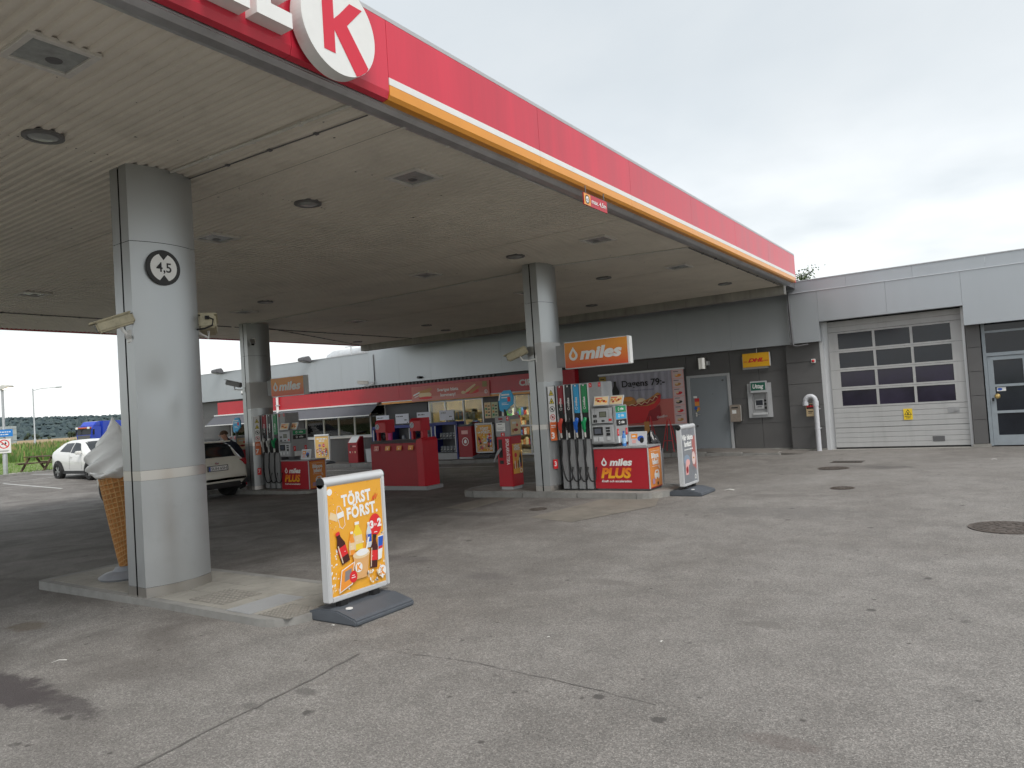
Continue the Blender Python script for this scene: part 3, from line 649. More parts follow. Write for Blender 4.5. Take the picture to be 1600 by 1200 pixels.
def rdlamp(x, y, label):
    global rd
    if rd is None:
        e = E('round_downlight', (x, y, ZS), label, 'ceiling light', group='round lights in the canopy')
        MB().lathe([(0.165, 0.01), (0.165, -0.016), (0.125, -0.022), (0.12, -0.012)], 26).build('ring', mat('round_lamp_ring', (0.16, 0.16, 0.16), 0.5, var=0.2, vs=9), e, smooth=True)
        MB().lathe([(0.12, -0.012), (0.07, -0.024), (0.0, -0.028)], 26).build('cover_glass', LGLASS, e, smooth=True); rd = e; return e
    e = copy_tree(rd); e.location = (x, y, ZS); e['label'] = label; return e
for x, y, lb in [(-6.83, 3.03, 'round ceiling light left of the near column'), (-6.86, 6.0, 'round ceiling light right of the near column'), (-6.93, 10.68, 'round ceiling light before the middle column'), (-6.93, 14.1, 'round ceiling light behind the middle column'),
                 (-5.38, 17.5, 'round ceiling light near the garage end of the canopy'), (-9.17, 17.8, 'round ceiling light above the price banner'), (-14.9, 18.5, 'right one of two round ceiling lights above the shop front'), (-14.3, 16.85, 'left one of two round ceiling lights above the shop front'), (-18.65, 18.2, 'round ceiling light at the far left corner of the canopy'), (-13.2, 10.2, 'round ceiling light between the far column and the near column')]:
    rdlamp(x, y, lb)

# ================================================================== COLUMNS
def column(x, y, z0, label, dent=False, panel=None):
    e = E('canopy_column', (x, y, z0), label, 'column'); H = ZS-z0+0.005
    hy, tx, bl_ = 0.35, 0.155, 0.090
    def sec(z0_, z1_, nz, sgn, out_=0.0):
        def fn(u, v):
            yy_ = -hy + 2*hy*u; xx = tx + bl_*(1-(2*u-1)**2) + out_; zz = z0_+(z1_-z0_)*v
            if dent and sgn > 0 and z0_ > 1:
                xx -= 0.014*math.exp(-(((yy_+0.18)/0.12)**2 + ((zz-2.04)/0.20)**2)) - 0.008*math.exp(-(((yy_+0.02)/0.05)**2 + ((zz-1.93)/0.14)**2))
            return (sgn*xx, yy_, zz)
        mb = MB(); nu = 41
        mb.grid(fn, nu, nz)
        # flanges at both ends
        for s in (-1, 1):
            mb.grid(lambda u, v: (sgn*(0.013+(tx+out_-0.013)*u), s*(hy+out_*0.4), z0_+(z1_-z0_)*v), 3, 2)
        return mb
    parts = [('lower_panel', 0.10, 1.135, 8, COLUMNL, 0), ('upper_panel', 1.235, 3.50, 60, COLUMNM, 0), ('head_panel', 3.506, H, 6, COLUMNM, -0.002), ('steel_band', 1.137, 1.233, 3, STEEL, 0.002), ('steel_plinth', 0.0, 0.098, 3, STEEL, 0.003)]
    for nm, a, b_, nz, ma, o_ in parts:
        for s in (1, -1): sec(a, b_, nz, s, o_).build(nm, ma, e, smooth=True, fixn=False)
    MB().box(-0.10, -hy+0.035, 0, 0.10, hy-0.035, H-0.002).build('core', SLOT, e)
    mb = MB(); mb.grid(lambda u, v: (0.0+0, 0, 0), 2, 2)
    if panel:
        sec(panel[0], panel[1], 3, 1, 0.006).build('white_panel', mat('pale_panel', (0.60, 0.605, 0.60), 0.4, var=0.03, vs=2), e, smooth=True)
    return e
column(-7.165, 4.20, 0.06, 'nearest broad grey metal column with height limit disc', dent=True)
column(-7.15, 11.80, 0.095, 'grey metal column beside the near fuel pump', panel=(2.02, 2.75))
column(-16.42, 12.28, -0.03, 'shaded grey metal column beside the far fuel pump', panel=(2.12, 2.80))

hl = E('height_limit_sign', (-6.902, 4.13, 3.31), 'round black and white height limit disc on the nearest column', 'sign')
mb = MB(); mb.prism([(0.178*cos(2*pi*i/40), 0.178*sin(2*pi*i/40)) for i in range(40)], 'x', -0.02, 0.0); mb.build('disc', PBLACK, hl, fixn=True)
pr = Pr((0.0005, 0, 0), (0, 1, 0), (1, 0, 0)); pr.ell(0, 0, 0.14, 0.14, PWHITE, 36); pr.poly([(-0.07, 0.16), (0.0, 0.075), (0.07, 0.16)][::-1], PBLACK); pr.poly([(-0.07, -0.16), (0.07, -0.16), (0.0, -0.075)], PBLACK)
pr.text('4,5', 0, -0.045, 0.095, PBLACK, bold=0.015); pr.build('lettering', hl)
# ================================================================== BUILDING
YD, YW = 20.95, 20.77
bld = E('shop_building', (-15.0, 21.0, 0), 'long low grey shop and garage building behind the forecourt', 'building')
def B(mb): mb.v = [(x+15.0, y-21.0, z) for x, y, z in mb.v]; return mb
def bpart(name, mats, boxes, bevel=0.0, parent=None, **kw):
    for b_ in boxes: o = B(MB().box(*b_)).build(name, mats, parent or bld, bevel=bevel, **kw)
    return o
# walls behind the cladding, with the real openings left free
Z0 = -0.35
bpart('wall', DARKWALL2, [(-34.6, 21.0, Z0, -30.2, 21.25, 2.9), (-30.2, 21.0, Z0, -27.0, 21.25, 0.86), (-27.0, 21.0, Z0, -24.95, 21.25, 2.9), (-24.95, 21.0, Z0, -20.15, 21.25, 0.90), (-30.2, 21.0, 2.15, -27.0, 21.25, 2.9), (-24.95, 21.0, 2.15, -20.15, 21.25, 2.9),
                           (-20.15, 21.0, Z0, -17.98, 21.25, 2.9), (-17.98, 21.0, Z0, -15.38, 21.25, 0.30), (-17.98, 21.0, 2.12, -15.38, 21.25, 2.9), (-15.38, 21.0, Z0, -14.62, 21.25, 2.9), (-14.62, 21.0, 2.16, -12.3, 21.25, 2.9), (-12.3, 21.0, Z0, -4.0, 21.25, 2.9), (-34.6, 21.05, 2.9, -4.0, 21.25, 4.18),
                           (-4.0, 21.0, 3.38, 3.0, 21.25, 4.4), (-0.74, 21.0, Z0, -0.36, 21.25, 3.4), (0.62, 21.0, Z0, 3.0, 21.25, 3.4), (-34.6, 21.25, Z0, -34.4, 32, 4.18), (2.8, 21.25, Z0, 3.0, 32, 4.4), (-34.6, 31.8, Z0, 3.0, 32, 4.18)])
bpart('roof_slab', GREYD, [(-34.6, 20.8, 4.10, -4.5, 32, 4.17), (-4.5, 20.8, 4.3, 3.0, 32, 4.42)])
# dark wall panels one by one
def panels(x0, x1, z0, z1, nx, nz, yf, ma, skip=lambda x, z: False, th=0.03, gap=0.005):
    w = (x1-x0)/nx; h = (z1-z0)/nz
    src = MB().box(-w/2+gap, 0, -h/2+gap, w/2-gap, th, h/2-gap).mesh('wall_panel', ma)
    for i in range(nx):
        for j in range(nz):
            x = x0+w*(i+0.5); z = z0+h*(j+0.5)
            if skip(x, z): continue
            o = bpy.data.objects.new('wall_panel', src); COL.objects.link(o); o.parent = bld; o.location = (x+15, yf-21+random.uniform(0, 0.003), z)
panels(-11.45, -7.80, 0.06, 2.95, 3, 4, YD, DARKWALL)
panels(-7.80, -6.48, 2.27, 2.95, 1, 1, YD, DARKWALL)
panels(-6.48, -4.87, 0.06, 2.95, 2, 4, YD, DARKWALL)
panels(-4.86, -3.99, 0.05, 2.98, 1, 5, YW, DARKWALL)
panels(-0.66, -0.36, 0.08, 2.98, 1, 5, YW, DARKWALL)
panels(-34.5, -30.2, -0.1, 2.86, 2, 4, YD, DARKWALL)
panels(-27.0, -24.97, -0.12, 2.2, 2, 3, YD, DARKWALL)
panels(-24.95, -20.15, -0.12, 0.86, 4, 1, YD, DARKWALL)
panels(-20.13, -18.0, -0.07, 2.2, 1, 3, YD, DARKWALL2)
panels(-15.36, -14.64, 0.0, 2.2, 1, 3, YD, DARKWALL2)
panels(-12.28, -11.47, 0.05, 2.95, 1, 4, YD, DARKWALL2)
bpart('pier_side', DARKWALL, [(-4.862, YW+0.002, 0.05, -4.856, 21.0, 2.98), (-0.67, YW+0.002, 0.05, -0.664, 21.0, 2.98)])
bpart('plinth', CONC, [(-4.9, YW-0.03, 0.0, -3.98, 21.0, 0.045), (-0.70, YW-0.04, 0.0, -0.32, 21.0, 0.07), (-6.4, 20.9, 0.02, -4.9, 21.0, 0.07)])
# grey upper cladding in sheets
def clad(x0, x1, z0, z1, yf, n, gap=0.0018, ma=CLAD):
    w = (x1-x0)/n
    src = MB().box(-w/2+gap, 0, z0, w/2-gap, 0.22, z1).mesh('cladding_panel', ma)
    for i in range(n):
        o = bpy.data.objects.new('cladding_panel', src); COL.objects.link(o); o.parent = bld; o.location = (x0+w*(i+0.5)+15, yf-21, 0)
clad(-34.6, -20.7, 2.88, 4.19, 20.72, 9); clad(-20.7, -4.72, 2.90, 4.36, 20.72, 10)
clad(-4.70, -3.90, 2.90, 4.24, 20.50, 1); clad(-3.90, -0.66, 3.42, 4.24, 20.50, 2); clad(-0.66, 2.9, 2.94, 4.24, 20.50, 2)
clad(-4.70, 2.9, 4.262, 4.55, 20.54, 5)
bpart('drip_flashing', mat('bright_flashing', (0.62, 0.65, 0.68), 0.35, metal=0.3), [(-4.70, 20.48, 4.242, 2.9, 20.56, 4.258)])
bpart('eaves_cap', GREYL, [(-34.6, 20.70, 4.192, -20.7, 20.95, 4.215), (-4.72, 20.52, 4.552, 2.9, 20.8, 4.575)])
# cladding soffit (closed underside)
bpart('cladding_soffit', GREYM, [(-4.69, 20.721, 2.985, -3.91, 20.99, 2.995), (-0.66, 20.721, 3.002, 2.9, 20.99, 3.012), (-3.90, 20.721, 3.452, -0.665, 20.99, 3.462)])
# corrugated strip under the cladding and the red shop sign
mb = MB(); x = -27.0
while x < -14.6: mb.box(x, 20.76, 2.79, x+0.09, 20.80, 2.89); x += 0.18
B(mb).build('corrugated_strip', GREYD, bld)['kind'] = 'stuff'
bpart('strip_backing', BLACK, [(-30.7, 20.80, 2.79, -11.45, 20.99, 2.88)])
bpart('entrance_soffit', GREYD, [(-20.1, 20.76, 2.10, -11.45, 20.98, 2.105)])
sgx = [-30.7, -26.85, -23.0, -19.15, -15.3, -11.45]
for a, b_ in zip(sgx[:-1], sgx[1:]): bpart('red_sign_panel', RED, [(a+0.003, 20.70, 2.215, b_-0.003, 20.98, 2.785)])
bpart('orange_sign_strip', ORANGE, [(-20.1, 20.705, 2.11, -11.45, 20.97, 2.18)])
bpart('white_sign_strip', WHITE, [(-20.1, 20.702, 2.183, -11.45, 20.972, 2.212)])
pr = Pr((-13.62+15, 20.70-21, 2.40), (1, 0, 0), (0, -1, 0), 0.002); pr.text('CIRCLE', 0, 0, 0.20, PWHITE, bold=0.035, align='l', width=1.10); pr.ell(1.28, 0.10, 0.14, 0.14, PWHITE, 28); pr.text('K', 1.28, 0.01, 0.18, PRED, bold=0.05); pr.build('sign_lettering', bld)

# windows -----------------------------------------------------------------------
FRW = mat('white_window_frame', (0.62, 0.63, 0.62), 0.45, var=0.06, vs=5)
def window(x0, x1, z0, z1, mull, name='window', fr=FRW, gl=GLASSW, rail=None, y=20.97):
    e = bpy.data.objects.new(name, None); COL.objects.link(e); e.parent = bld; e.location = (x0+15, y-21, z0)
    W_, H_ = x1-x0, z1-z0; t = 0.05
    xs = [0.0]+[m_-x0 for m_ in mull]+[W_]
    mb = MB().box(0, 0, 0, W_, 0.08, t); mb.build('frame', fr, e); MB().box(0, 0, H_-t, W_, 0.08, H_).build('frame', fr, e)
    for k, xx in enumerate(xs):
        a = max(0, min(W_-t, xx-t/2 if 0 < k < len(xs)-1 else (0 if k == 0 else W_-t)))
        MB().box(a, -0.003, t, a+t, 0.083, H_-t).build('mullion', fr, e)
    for a, b_ in zip(xs[:-1], xs[1:]): MB().box(a+0.02, 0.035, t*0.6, b_-0.02, 0.043, H_-t*0.6).build('pane', gl, e)
    if rail is not None: MB().box(t, -0.002, rail-z0, W_-t, 0.082, rail-z0+t).build('rail', fr, e)
    return e
window(-24.92, -20.17, 0.92, 2.14, [-23.78, -22.88, -21.94, -21.03])
bpart('window_sill', WHITE, [(-24.98, 20.86, 0.86, -20.1, 21.0, 0.92)])
window(-30.15, -27.05, 0.90, 2.14, [-29.1, -28.1]); bpart('window_sill', WHITE, [(-30.2, 20.88, 0.85, -27.0, 21.0, 0.90)])
window(-17.95, -15.40, 0.32, 2.10, [-17.15, -16.30], fr=ALU)
window(-14.60, -12.33, 0.03, 2.14, [-14.05, -13.45, -12.9], name='entrance_door', fr=ALU, rail=1.0)
# shop interior (real room behind the glass)
FLOORI = mat('shop_floor', (0.30, 0.27, 0.23), 0.4, var=0.1, vs=2); WALLI = mat('shop_wood_wall', (0.45, 0.33, 0.16), 0.6, var=0.25, vs=1.5); CEILI = mat('shop_ceiling', (0.6, 0.58, 0.52), 0.7)
bpart('shop_floor', FLOORI, [(-34.3, 21.25, -0.1, -11.0, 31.7, -0.02)]); bpart('shop_back_wall', WALLI, [(-34.3, 26.0, -0.1, -11.0, 26.1, 2.8)]); bpart('shop_ceiling', CEILI, [(-34.3, 21.25, 2.75, -11.0, 26.1, 2.85)])
bpart('shop_partition', WALLI, [(-11.3, 21.25, -0.1, -11.1, 26, 2.75), (-20.0, 21.25, -0.1, -19.9, 24.2, 2.75)])
ADDGLOW = mat('added_panel_glow', (1.0, 0.90, 0.72), 0.5, emit=28.0)  # added glow, put in to brighten the room behind the shop windows
for i, (x, wl) in enumerate(((-28.5, 'the far left window'), (-23.6, 'the left half of the cafe window'), (-21.6, 'the right half of the cafe window'), (-17.0, 'the three-pane window'), (-13.0, 'the entrance'))):
    e = E('added_light_panel', (x, 23.2, 2.74), 'added unseen light panel inside the shop behind '+wl, 'ceiling light', group='added light panels inside the shop')
    MB().box(-0.6, -0.3, -0.03, 0.6, 0.3, 0.0).build('glow_panel', ADDGLOW, e)
GOODS = [mat('goods_%d' % i, c, 0.5) for i, c in enumerate([(0.55, 0.05, 0.04), (0.75, 0.5, 0.1), (0.08, 0.2, 0.5), (0.7, 0.7, 0.66), (0.1, 0.35, 0.12), (0.05, 0.04, 0.04), (0.6, 0.25, 0.1), (0.7, 0.62, 0.4)])]
def shelf(x, y, w, label):
    e = E('goods_shelf', (x, y, -0.02), label, 'shelf'); mb = MB()
    for z in (0.15, 0.55, 0.95, 1.35, 1.7): mb.box(-w/2, 0, z, w/2, 0.35, z+0.025)
    for s in (-1, 1): mb.box(s*w/2-0.02, 0, 0, s*w/2+0.02, 0.35, 1.75)
    mb.build('rack', GREYD, e); g_ = MB()
    for z in (0.175, 0.575, 0.975, 1.375):
        xx = -w/2+0.05
        while xx < w/2-0.12:
            ww = random.uniform(0.06, 0.16); hh = random.uniform(0.14, 0.33)
            g_.box(xx, 0.03, z, xx+ww-0.012, 0.28, z+hh, random.randrange(8)); xx += ww
    o = g_.build('goods', GOODS, e); o['kind'] = 'stuff'
shelf(-16.7, 22.0, 2.2, 'goods shelf behind the three-pane shop window'); shelf(-13.3, 23.2, 2.2, 'goods shelf inside the entrance'); shelf(-17.0, 24.5, 3.2, 'goods shelf deeper inside the shop')
SHADE = mat('cream_lamp_shade', (0.80, 0.70, 0.48), 0.7, emit=0.12)
for x, lb in ((-23.15, 'cream shaded lamp left in the cafe window'), (-21.55, 'cream shaded lamp right in the cafe window')):
    e = E('window_lamp', (x, 21.55, 0.92), lb, 'lamp', group='lamps in the cafe window'); MB().lathe([(0.16, 0.38), (0.13, 0.66)], 18).build('lamp_shade', SHADE, e, smooth=True); MB().cyl((0, 0, 0), (0, 0, 0.4), 0.015).lathe([(0.0, 0.02), (0.08, 0.02), (0.08, 0), (0, 0)], 14).build('lamp_stem', BLACK, e)
ct = E('cafe_counter', (-22.5, 21.6, -0.02), 'narrow counter inside the cafe window', 'counter'); MB().box(-2.2, -0.25, 0.86, 2.2, 0.25, 0.94).build('counter_top', WALLI, ct); MB().box(-2.1, 0.1, 0, 2.1, 0.2, 0.86).build('counter_front', GREYD, ct)

# awnings -------------------------------------------------------------------------
AWN = mat('grey_awning_cloth', (0.11, 0.115, 0.13), 0.85, var=0.08, vs=3)
def awning(x0, x1, label):
    e = E('awning', ((x0+x1)/2, 20.70, 2.1), label, 'awning', group='awnings over the shop windows'); w = (x1-x0)/2
    MB().box(-w, -0.09, 0.05, w, 0.0, 0.11).build('cassette', WHITE, e, bevel=0.01)
    n = max(2, round((x1-x0)/1.3))
    for i in range(n):
        a, b_ = -w+2*w*i/n+0.004, -w+2*w*(i+1)/n-0.004
        MB().add([(a, -0.05, 0.05), (b_, -0.05, 0.05), (b_, -0.55, -0.36), (a, -0.55, -0.36), (a, -0.05, 0.044), (b_, -0.05, 0.044), (b_, -0.55, -0.366), (a, -0.55, -0.366)], [(0, 3, 2, 1), (4, 5, 6, 7), (0, 1, 5, 4), (2, 3, 7, 6), (1, 2, 6, 5), (3, 0, 4, 7)]).build('fabric_panel', AWN, e)
    MB().box(-w, -0.575, -0.385, w, -0.545, -0.35).build('front_bar', WHITE, e)
    for s in (-1, -0.33, 0.33, 1):
        MB().tube([(s*(w-0.1), 0.0, -0.30), (s*(w-0.1)-0.45, -0.30, -0.42), (s*(w-0.1)-0.1, -0.54, -0.37)], 0.016, 6).build('folding_arm', GREYD, e)
awning(-27.2, -20.25, 'long dark grey awning over the wide cafe window'); awning(-30.9, -27.6, 'short grey awning at the far left of the shop')

# garage door -----------------------------------------------------------------------
GDM = mat('garage_door_sheet', (0.47, 0.472, 0.468), 0.5, var=0.10, vs=1.6, dirt=0.14, streak=True)
gd = bpy.data.objects.new('garage_door', None); COL.objects.link(gd); gd.parent = bld; gd.location = (-2.25+15, 20.86-21, 0)
def ribbed(z0, z1, n):
    pts = []
    for i in range(n):
        a = z0+(z1-z0)*i/n; h = (z1-z0)/n
        pts += [(0.0, a+0.004), (0.0, a+h-0.010), (0.012, a+h-0.006), (0.012, a+h-0.001)]
    pts = [(y, z) for y, z in pts]
    return MB().prism([(0.05, z0)]+pts+[(0.05, z1)], 'x', -1.52, 1.52)
for a, b_, n in ((0.05, 0.57, 4), (0.57, 1.10, 4), (3.11, 3.40, 2)): ribbed(a+0.003, b_-0.003, n).build('door_section', GDM, gd, fixn=True)
rows_ = [1.10, 1.60, 2.10, 2.60, 3.11]; cols_ = [-1.52, -1.30, -0.42, 0.42, 1.30, 1.52]
for j in range(4):
    z0, z1 = rows_[j]+0.003, rows_[j+1]-0.003; t = 0.045
    mb = MB().box(-1.52, 0, z0, -1.285, 0.05, z1).box(1.285, 0, z0, 1.52, 0.05, z1).box(-1.285, 0, z0, 1.285, 0.05, z0+t).box(-1.285, 0, z1-t, 1.285, 0.05, z1)
    for xx in (-0.43, 0.43): mb.box(xx-0.03, -0.001, z0+t, xx+0.03, 0.049, z1-t)
    mb.build('door_section', GDM, gd)
    for a, b_ in ((-1.285, -0.46), (-0.40, 0.40), (0.46, 1.285)): MB().box(a, 0.020, z0+t, b_, 0.030, z1-t).build('pane', GLASSP if j < 2 else GLASSD, gd)
MB().box(-1.52, 0.0, 0.0, 1.52, 0.05, 0.05).build('rubber_seal', RUBBER, gd)
MB().box(0.72, -0.008, 0.16, 0.98, 0.02, 0.29).box(0.76, -0.010, 0.18, 0.94, 0.0, 0.24).build('hand_grip', GREYD, gd)
MB().box(1.10, -0.012, 0.86, 1.34, 0.0, 0.99).cyl((1.28, -0.03, 0.93), (1.28, 0, 0.93), 0.04).build('lock_plate', GREYM, gd)
bpart('garage_jamb', ALU, [(-3.99, 20.80, 0.0, -3.90, 20.95, 3.42), (-3.90, 20.90, 0.0, -3.78, 21.0, 3.42), (-0.73, 20.86, 0.0, -0.668, 21.0, 3.42)]); bpart('garage_lintel_gap', BLACK, [(-3.9, 20.93, 3.395, -0.67, 21.0, 3.45)])
bpart('garage_threshold', CONCL, [(-3.85, 20.70, 0.0, -0.70, 20.9, 0.012)])
bpart('garage_dark', BLACK, [(-3.9, 20.95, 0.0, -0.74, 20.97, 3.4)])

# glazed side door at the right ---------------------------------------------------------
sdr = bpy.data.objects.new('glazed_door', None); COL.objects.link(sdr); sdr.parent = bld; sdr.location = (0.13+15, 20.84-21, 0.0)
FRG = mat('blue_grey_frame', (0.30, 0.34, 0.37), 0.45, var=0.12, vs=3, dirt=0.15)
mb = MB().box(-0.47, 0, 0.02, -0.40, 0.12, 3.0).box(0.40, 0, 0.02, 0.47, 0.12, 3.0).box(-0.40, 0, 2.16, 0.40, 0.10, 2.24).box(-0.40, 0, 2.72, 0.40, 0.10, 2.77); mb.build('frame', FRG, sdr)
mb = MB().box(-0.395, 0.02, 0.03, -0.28, 0.08, 2.15).box(0.30, 0.02, 0.03, 0.395, 0.08, 2.15)
for a, b_ in ((0.03, 0.27), (0.79, 0.85), (1.42, 1.48), (2.06, 2.15)): mb.box(-0.28, 0.02, a, 0.30, 0.08, b_)
mb.build('door_leaf', FRG, sdr)
for a, b_ in ((0.27, 0.79), (0.85, 1.42), (1.48, 2.06)): MB().box(-0.28, 0.045, a, 0.30, 0.055, b_).build('pane', GLASSD, sdr)
for a, b_ in ((2.24, 2.72), (2.77, 3.0)): MB().box(-0.40, 0.045, a, 0.40, 0.055, b_).build('pane', GLASSD, sdr)
kn = MB().lathe([(0.0, 0.0), (0.02, 0.0), (0.02, 0.03), (0.055, 0.05), (0.06, 0.08), (0.04, 0.105), (0, 0.11)], 18).build('door_knob', mat('brass_knob', (0.62, 0.45, 0.18), 0.3, metal=0.9), sdr, smooth=True)
kn.location = (-0.25, 0.02, 1.20); kn.rotation_euler = (radians(90), 0, 0)
MB().box(-0.36, 0.012, 1.08, -0.32, 0.02, 1.16).build('lock', BLACK, sdr)
pr = Pr((-0.16, 0.044, 1.36), (1, 0, 0), (0, -1, 0)); pr.rect(-0.09, -0.045, 0.09, 0.045, PWHITE); pr.ell(-0.03, 0, 0.05, 0.03, PBLUE); pr.build('sticker', sdr)
bpart('right_side_wall', FRG, [(0.62, 20.90, 0.0, 2.9, 21.0, 3.0)])

# grey steel door -------------------------------------------------------------------------
st = bpy.data.objects.new('steel_door', None); COL.objects.link(st); st.parent = bld; st.location = (-7.14+15, 20.93-21, 0.07)
STD = mat('blue_grey_door', (0.245, 0.27, 0.29), 0.42, var=0.06, vs=1.2)
MB().box(-0.66, 0, 0, -0.56, 0.07, 2.2).box(0.56, 0, 0, 0.64, 0.07, 2.2).box(-0.56, 0, 2.13, 0.56, 0.07, 2.2).build('frame', GREYL, st)
MB().box(-0.555, 0.025, 0.01, 0.555, 0.06, 2.125).build('door_leaf', STD, st)
MB().box(-0.44, 0.0, 0.98, -0.40, 0.025, 1.10).cyl((-0.42, -0.03, 1.04), (-0.30, -0.03, 1.04), 0.011).cyl((-0.42, 0.02, 1.04), (-0.42, -0.03, 1.04), 0.010).build('handle', STEEL, st)
MB().cyl((-0.42, 0.0, 0.70), (-0.42, 0.03, 0.70), 0.03).cyl((-0.42, 0.0, 1.16), (-0.42, 0.03, 1.16), 0.025).cyl((0.42, 0.01, 2.0), (0.42, 0.03, 2.0), 0.03).cyl((0.1, 0.018, 1.62), (0.1, 0.03, 1.62), 0.012).build('lock', GREYD, st)
pr = Pr((-0.44, 0.0245, 1.4), (1, 0, 0), (0, -1, 0)); pr.rect(-0.05, 0.13, 0.06, 0.19, PWHITE); pr.rect(-0.02, 0.02, 0.12, 0.12, PRED); pr.rect(-0.02, -0.10, 0.12, 0.02, PORANGE); pr.ell(0.0, -0.17, 0.045, 0.05, PBLUE); pr.ell(0.09, -0.19, 0.04, 0.05, PORANGE); pr.ell(0.04, -0.24, 0.03, 0.03, PYELL); pr.build('stickers', st)
bpart('door_surround', DARKWALL2, [(-7.81, 20.99, 0.0, -6.47, 21.0, 2.9)])

# roof plant ----------------------------------------------------------------------------------
ZINC = mat('galvanised_duct', (0.74, 0.75, 0.76), 0.38, metal=0.45, var=0.2, vs=3)
dk = E('ventilation_duct', (-24.3, 23.5, 4.05), 'bright galvanised ventilation duct on the shop roof', 'duct'); dk.scale = (0.85, 0.75, 0.75)
MB().tube([(-1.9, 0, 0.0), (-1.9, 0, 0.35), (-1.75, 0, 0.58), (-1.5, 0, 0.68), (-0.9, 0, 0.70)], 0.36, 18).build('elbow', ZINC, dk, smooth=True)
MB().cyl((-0.9, 0, 0.70), (1.6, 0, 0.72), 0.35, n=18).build('duct_run', ZINC, dk, smooth=True)
mb = MB()
for x in (-0.9, 0.3, 1.6): mb.lathe([(0.38, -0.02), (0.38, 0.02)], 18); 
MB().box(-0.2, -0.55, 1.08, 3.6, -0.50, 1.13).box(3.4, -0.55, 0.0, 3.46, -0.5, 1.1).box(1.9, -0.55, 0, 1.95, -0.5, 1.1).box(0.2, -0.55, 0.0, 0.25, -0.5, 1.1).build('support_frame', ALU, dk)
MB().box(2.0, -0.3, 0.2, 3.3, 0.4, 0.85).build('fan_box', ZINC, dk, bevel=0.02); MB().box(-3.1, -0.2, 0.15, -2.4, 0.4, 0.62).build('intake_box', GREYD, dk)
def flood(x, label):
    e = E('roof_floodlight', (x, 20.72, 4.21), label, 'floodlight', group='floodlights on the roof edge')
    MB().prism([(-0.42, -0.02), (-0.05, -0.10), (0.0, 0.05), (-0.12, 0.18), (-0.40, 0.10)], 'x', -0.20, 0.20).build('housing', GREYD, e, bevel=0.015, fixn=True)
    MB().add([(-0.18, -0.40, -0.028), (0.18, -0.40, -0.028), (0.18, -0.08, -0.098), (-0.18, -0.08, -0.098)], [(0, 3, 2, 1)]).build('lens', LGLASS, e); MB().box(-0.03, -0.05, -0.05, 0.03, 0.16, 0.02).build('bracket', GREYM, e)
flood(-30.3, 'black floodlight on the roof edge nearest the near column'); flood(-24.2, 'black floodlight on the roof edge before the duct')
dp = E('downpipe', (-26.25, 20.62, -0.1), 'white downpipe in front of the red shop sign', 'downpipe'); MB().cyl((0, 0, 0), (0, 0, 2.95), 0.055, n=14).build('pipe', WHITE, dp, smooth=True); MB().box(-0.07, -0.065, 1.4, 0.07, 0.3, 1.44).box(-0.07, -0.065, 2.5, 0.07, 0.09, 2.54).build('clip', GREYL, dp)
# cable drop at the canopy corner
cd = MB(); cd.tube([(-4.62, 20.46, 4.30), (-4.60, 20.46, 3.4), (-4.58, 20.46, 2.86), (-4.50, 20.45, 2.82), (-4.2, 20.45, 2.84)], 0.022, 8); cd.tube([(-4.67, 20.46, 4.32), (-4.65, 20.46, 3.2), (-4.64, 20.46, 2.86)], 0.014, 6)
tag(cd.build('cable_drop', GREYD), 'grey cables running down the cladding corner under the canopy end', 'cable')

# ------------------------------------------------------------------ things on the wall
w = E('wall_lamp', (-7.23, 20.85, 2.60), 'cylindrical steel wall lamp above the steel door', 'wall lamp'); MB().cyl((0, -0.06, -0.16), (0, -0.06, 0.16), 0.125, n=22).build('shade', STEEL, w, smooth=True); MB().box(0.10, -0.05, -0.06, 0.17, 0.1, 0.06).build('bracket', ALU, w)
# courier sign
s_ = E('courier_sign', (-5.69, 20.86, 2.56), 'yellow lightbox sign with red slanted lettering above the cash machine', 'sign')
MB().box(-0.41, 0.02, -0.24, 0.30, 0.09, 0.12).build('back_box', GREYL, s_); MB().box(-0.37, -0.06, -0.185, 0.37, 0.018, 0.205).build('face', YEL, s_, bevel=0.006); MB().box(0.371, -0.055, -0.18, 0.385, 0.018, 0.20).build('edge', WHITE, s_)
DHLR = mat('courier_red', (0.60, 0.01, 0.02), 0.4)
pr = Pr((0, -0.0605, 0), (1, 0, 0), (0, -1, 0)); pr.text('DHL', 0, -0.045, 0.10, DHLR, bold=0.06, shear=0.35, width=0.44); 
for k in range(3): pr.rect(-0.34, -0.045+k*0.013, -0.235-k*0.004, -0.038+k*0.013, DHLR, True); pr.rect(0.235-k*0.004, -0.045+k*0.013, 0.34, -0.038+k*0.013, DHLR, True)
pr.build('lettering', s_); MB().cyl((0.02, 0.0, 0.2), (0.02, 0.02, 0.42), 0.008, n=6).build('cable', WHITE, s_)
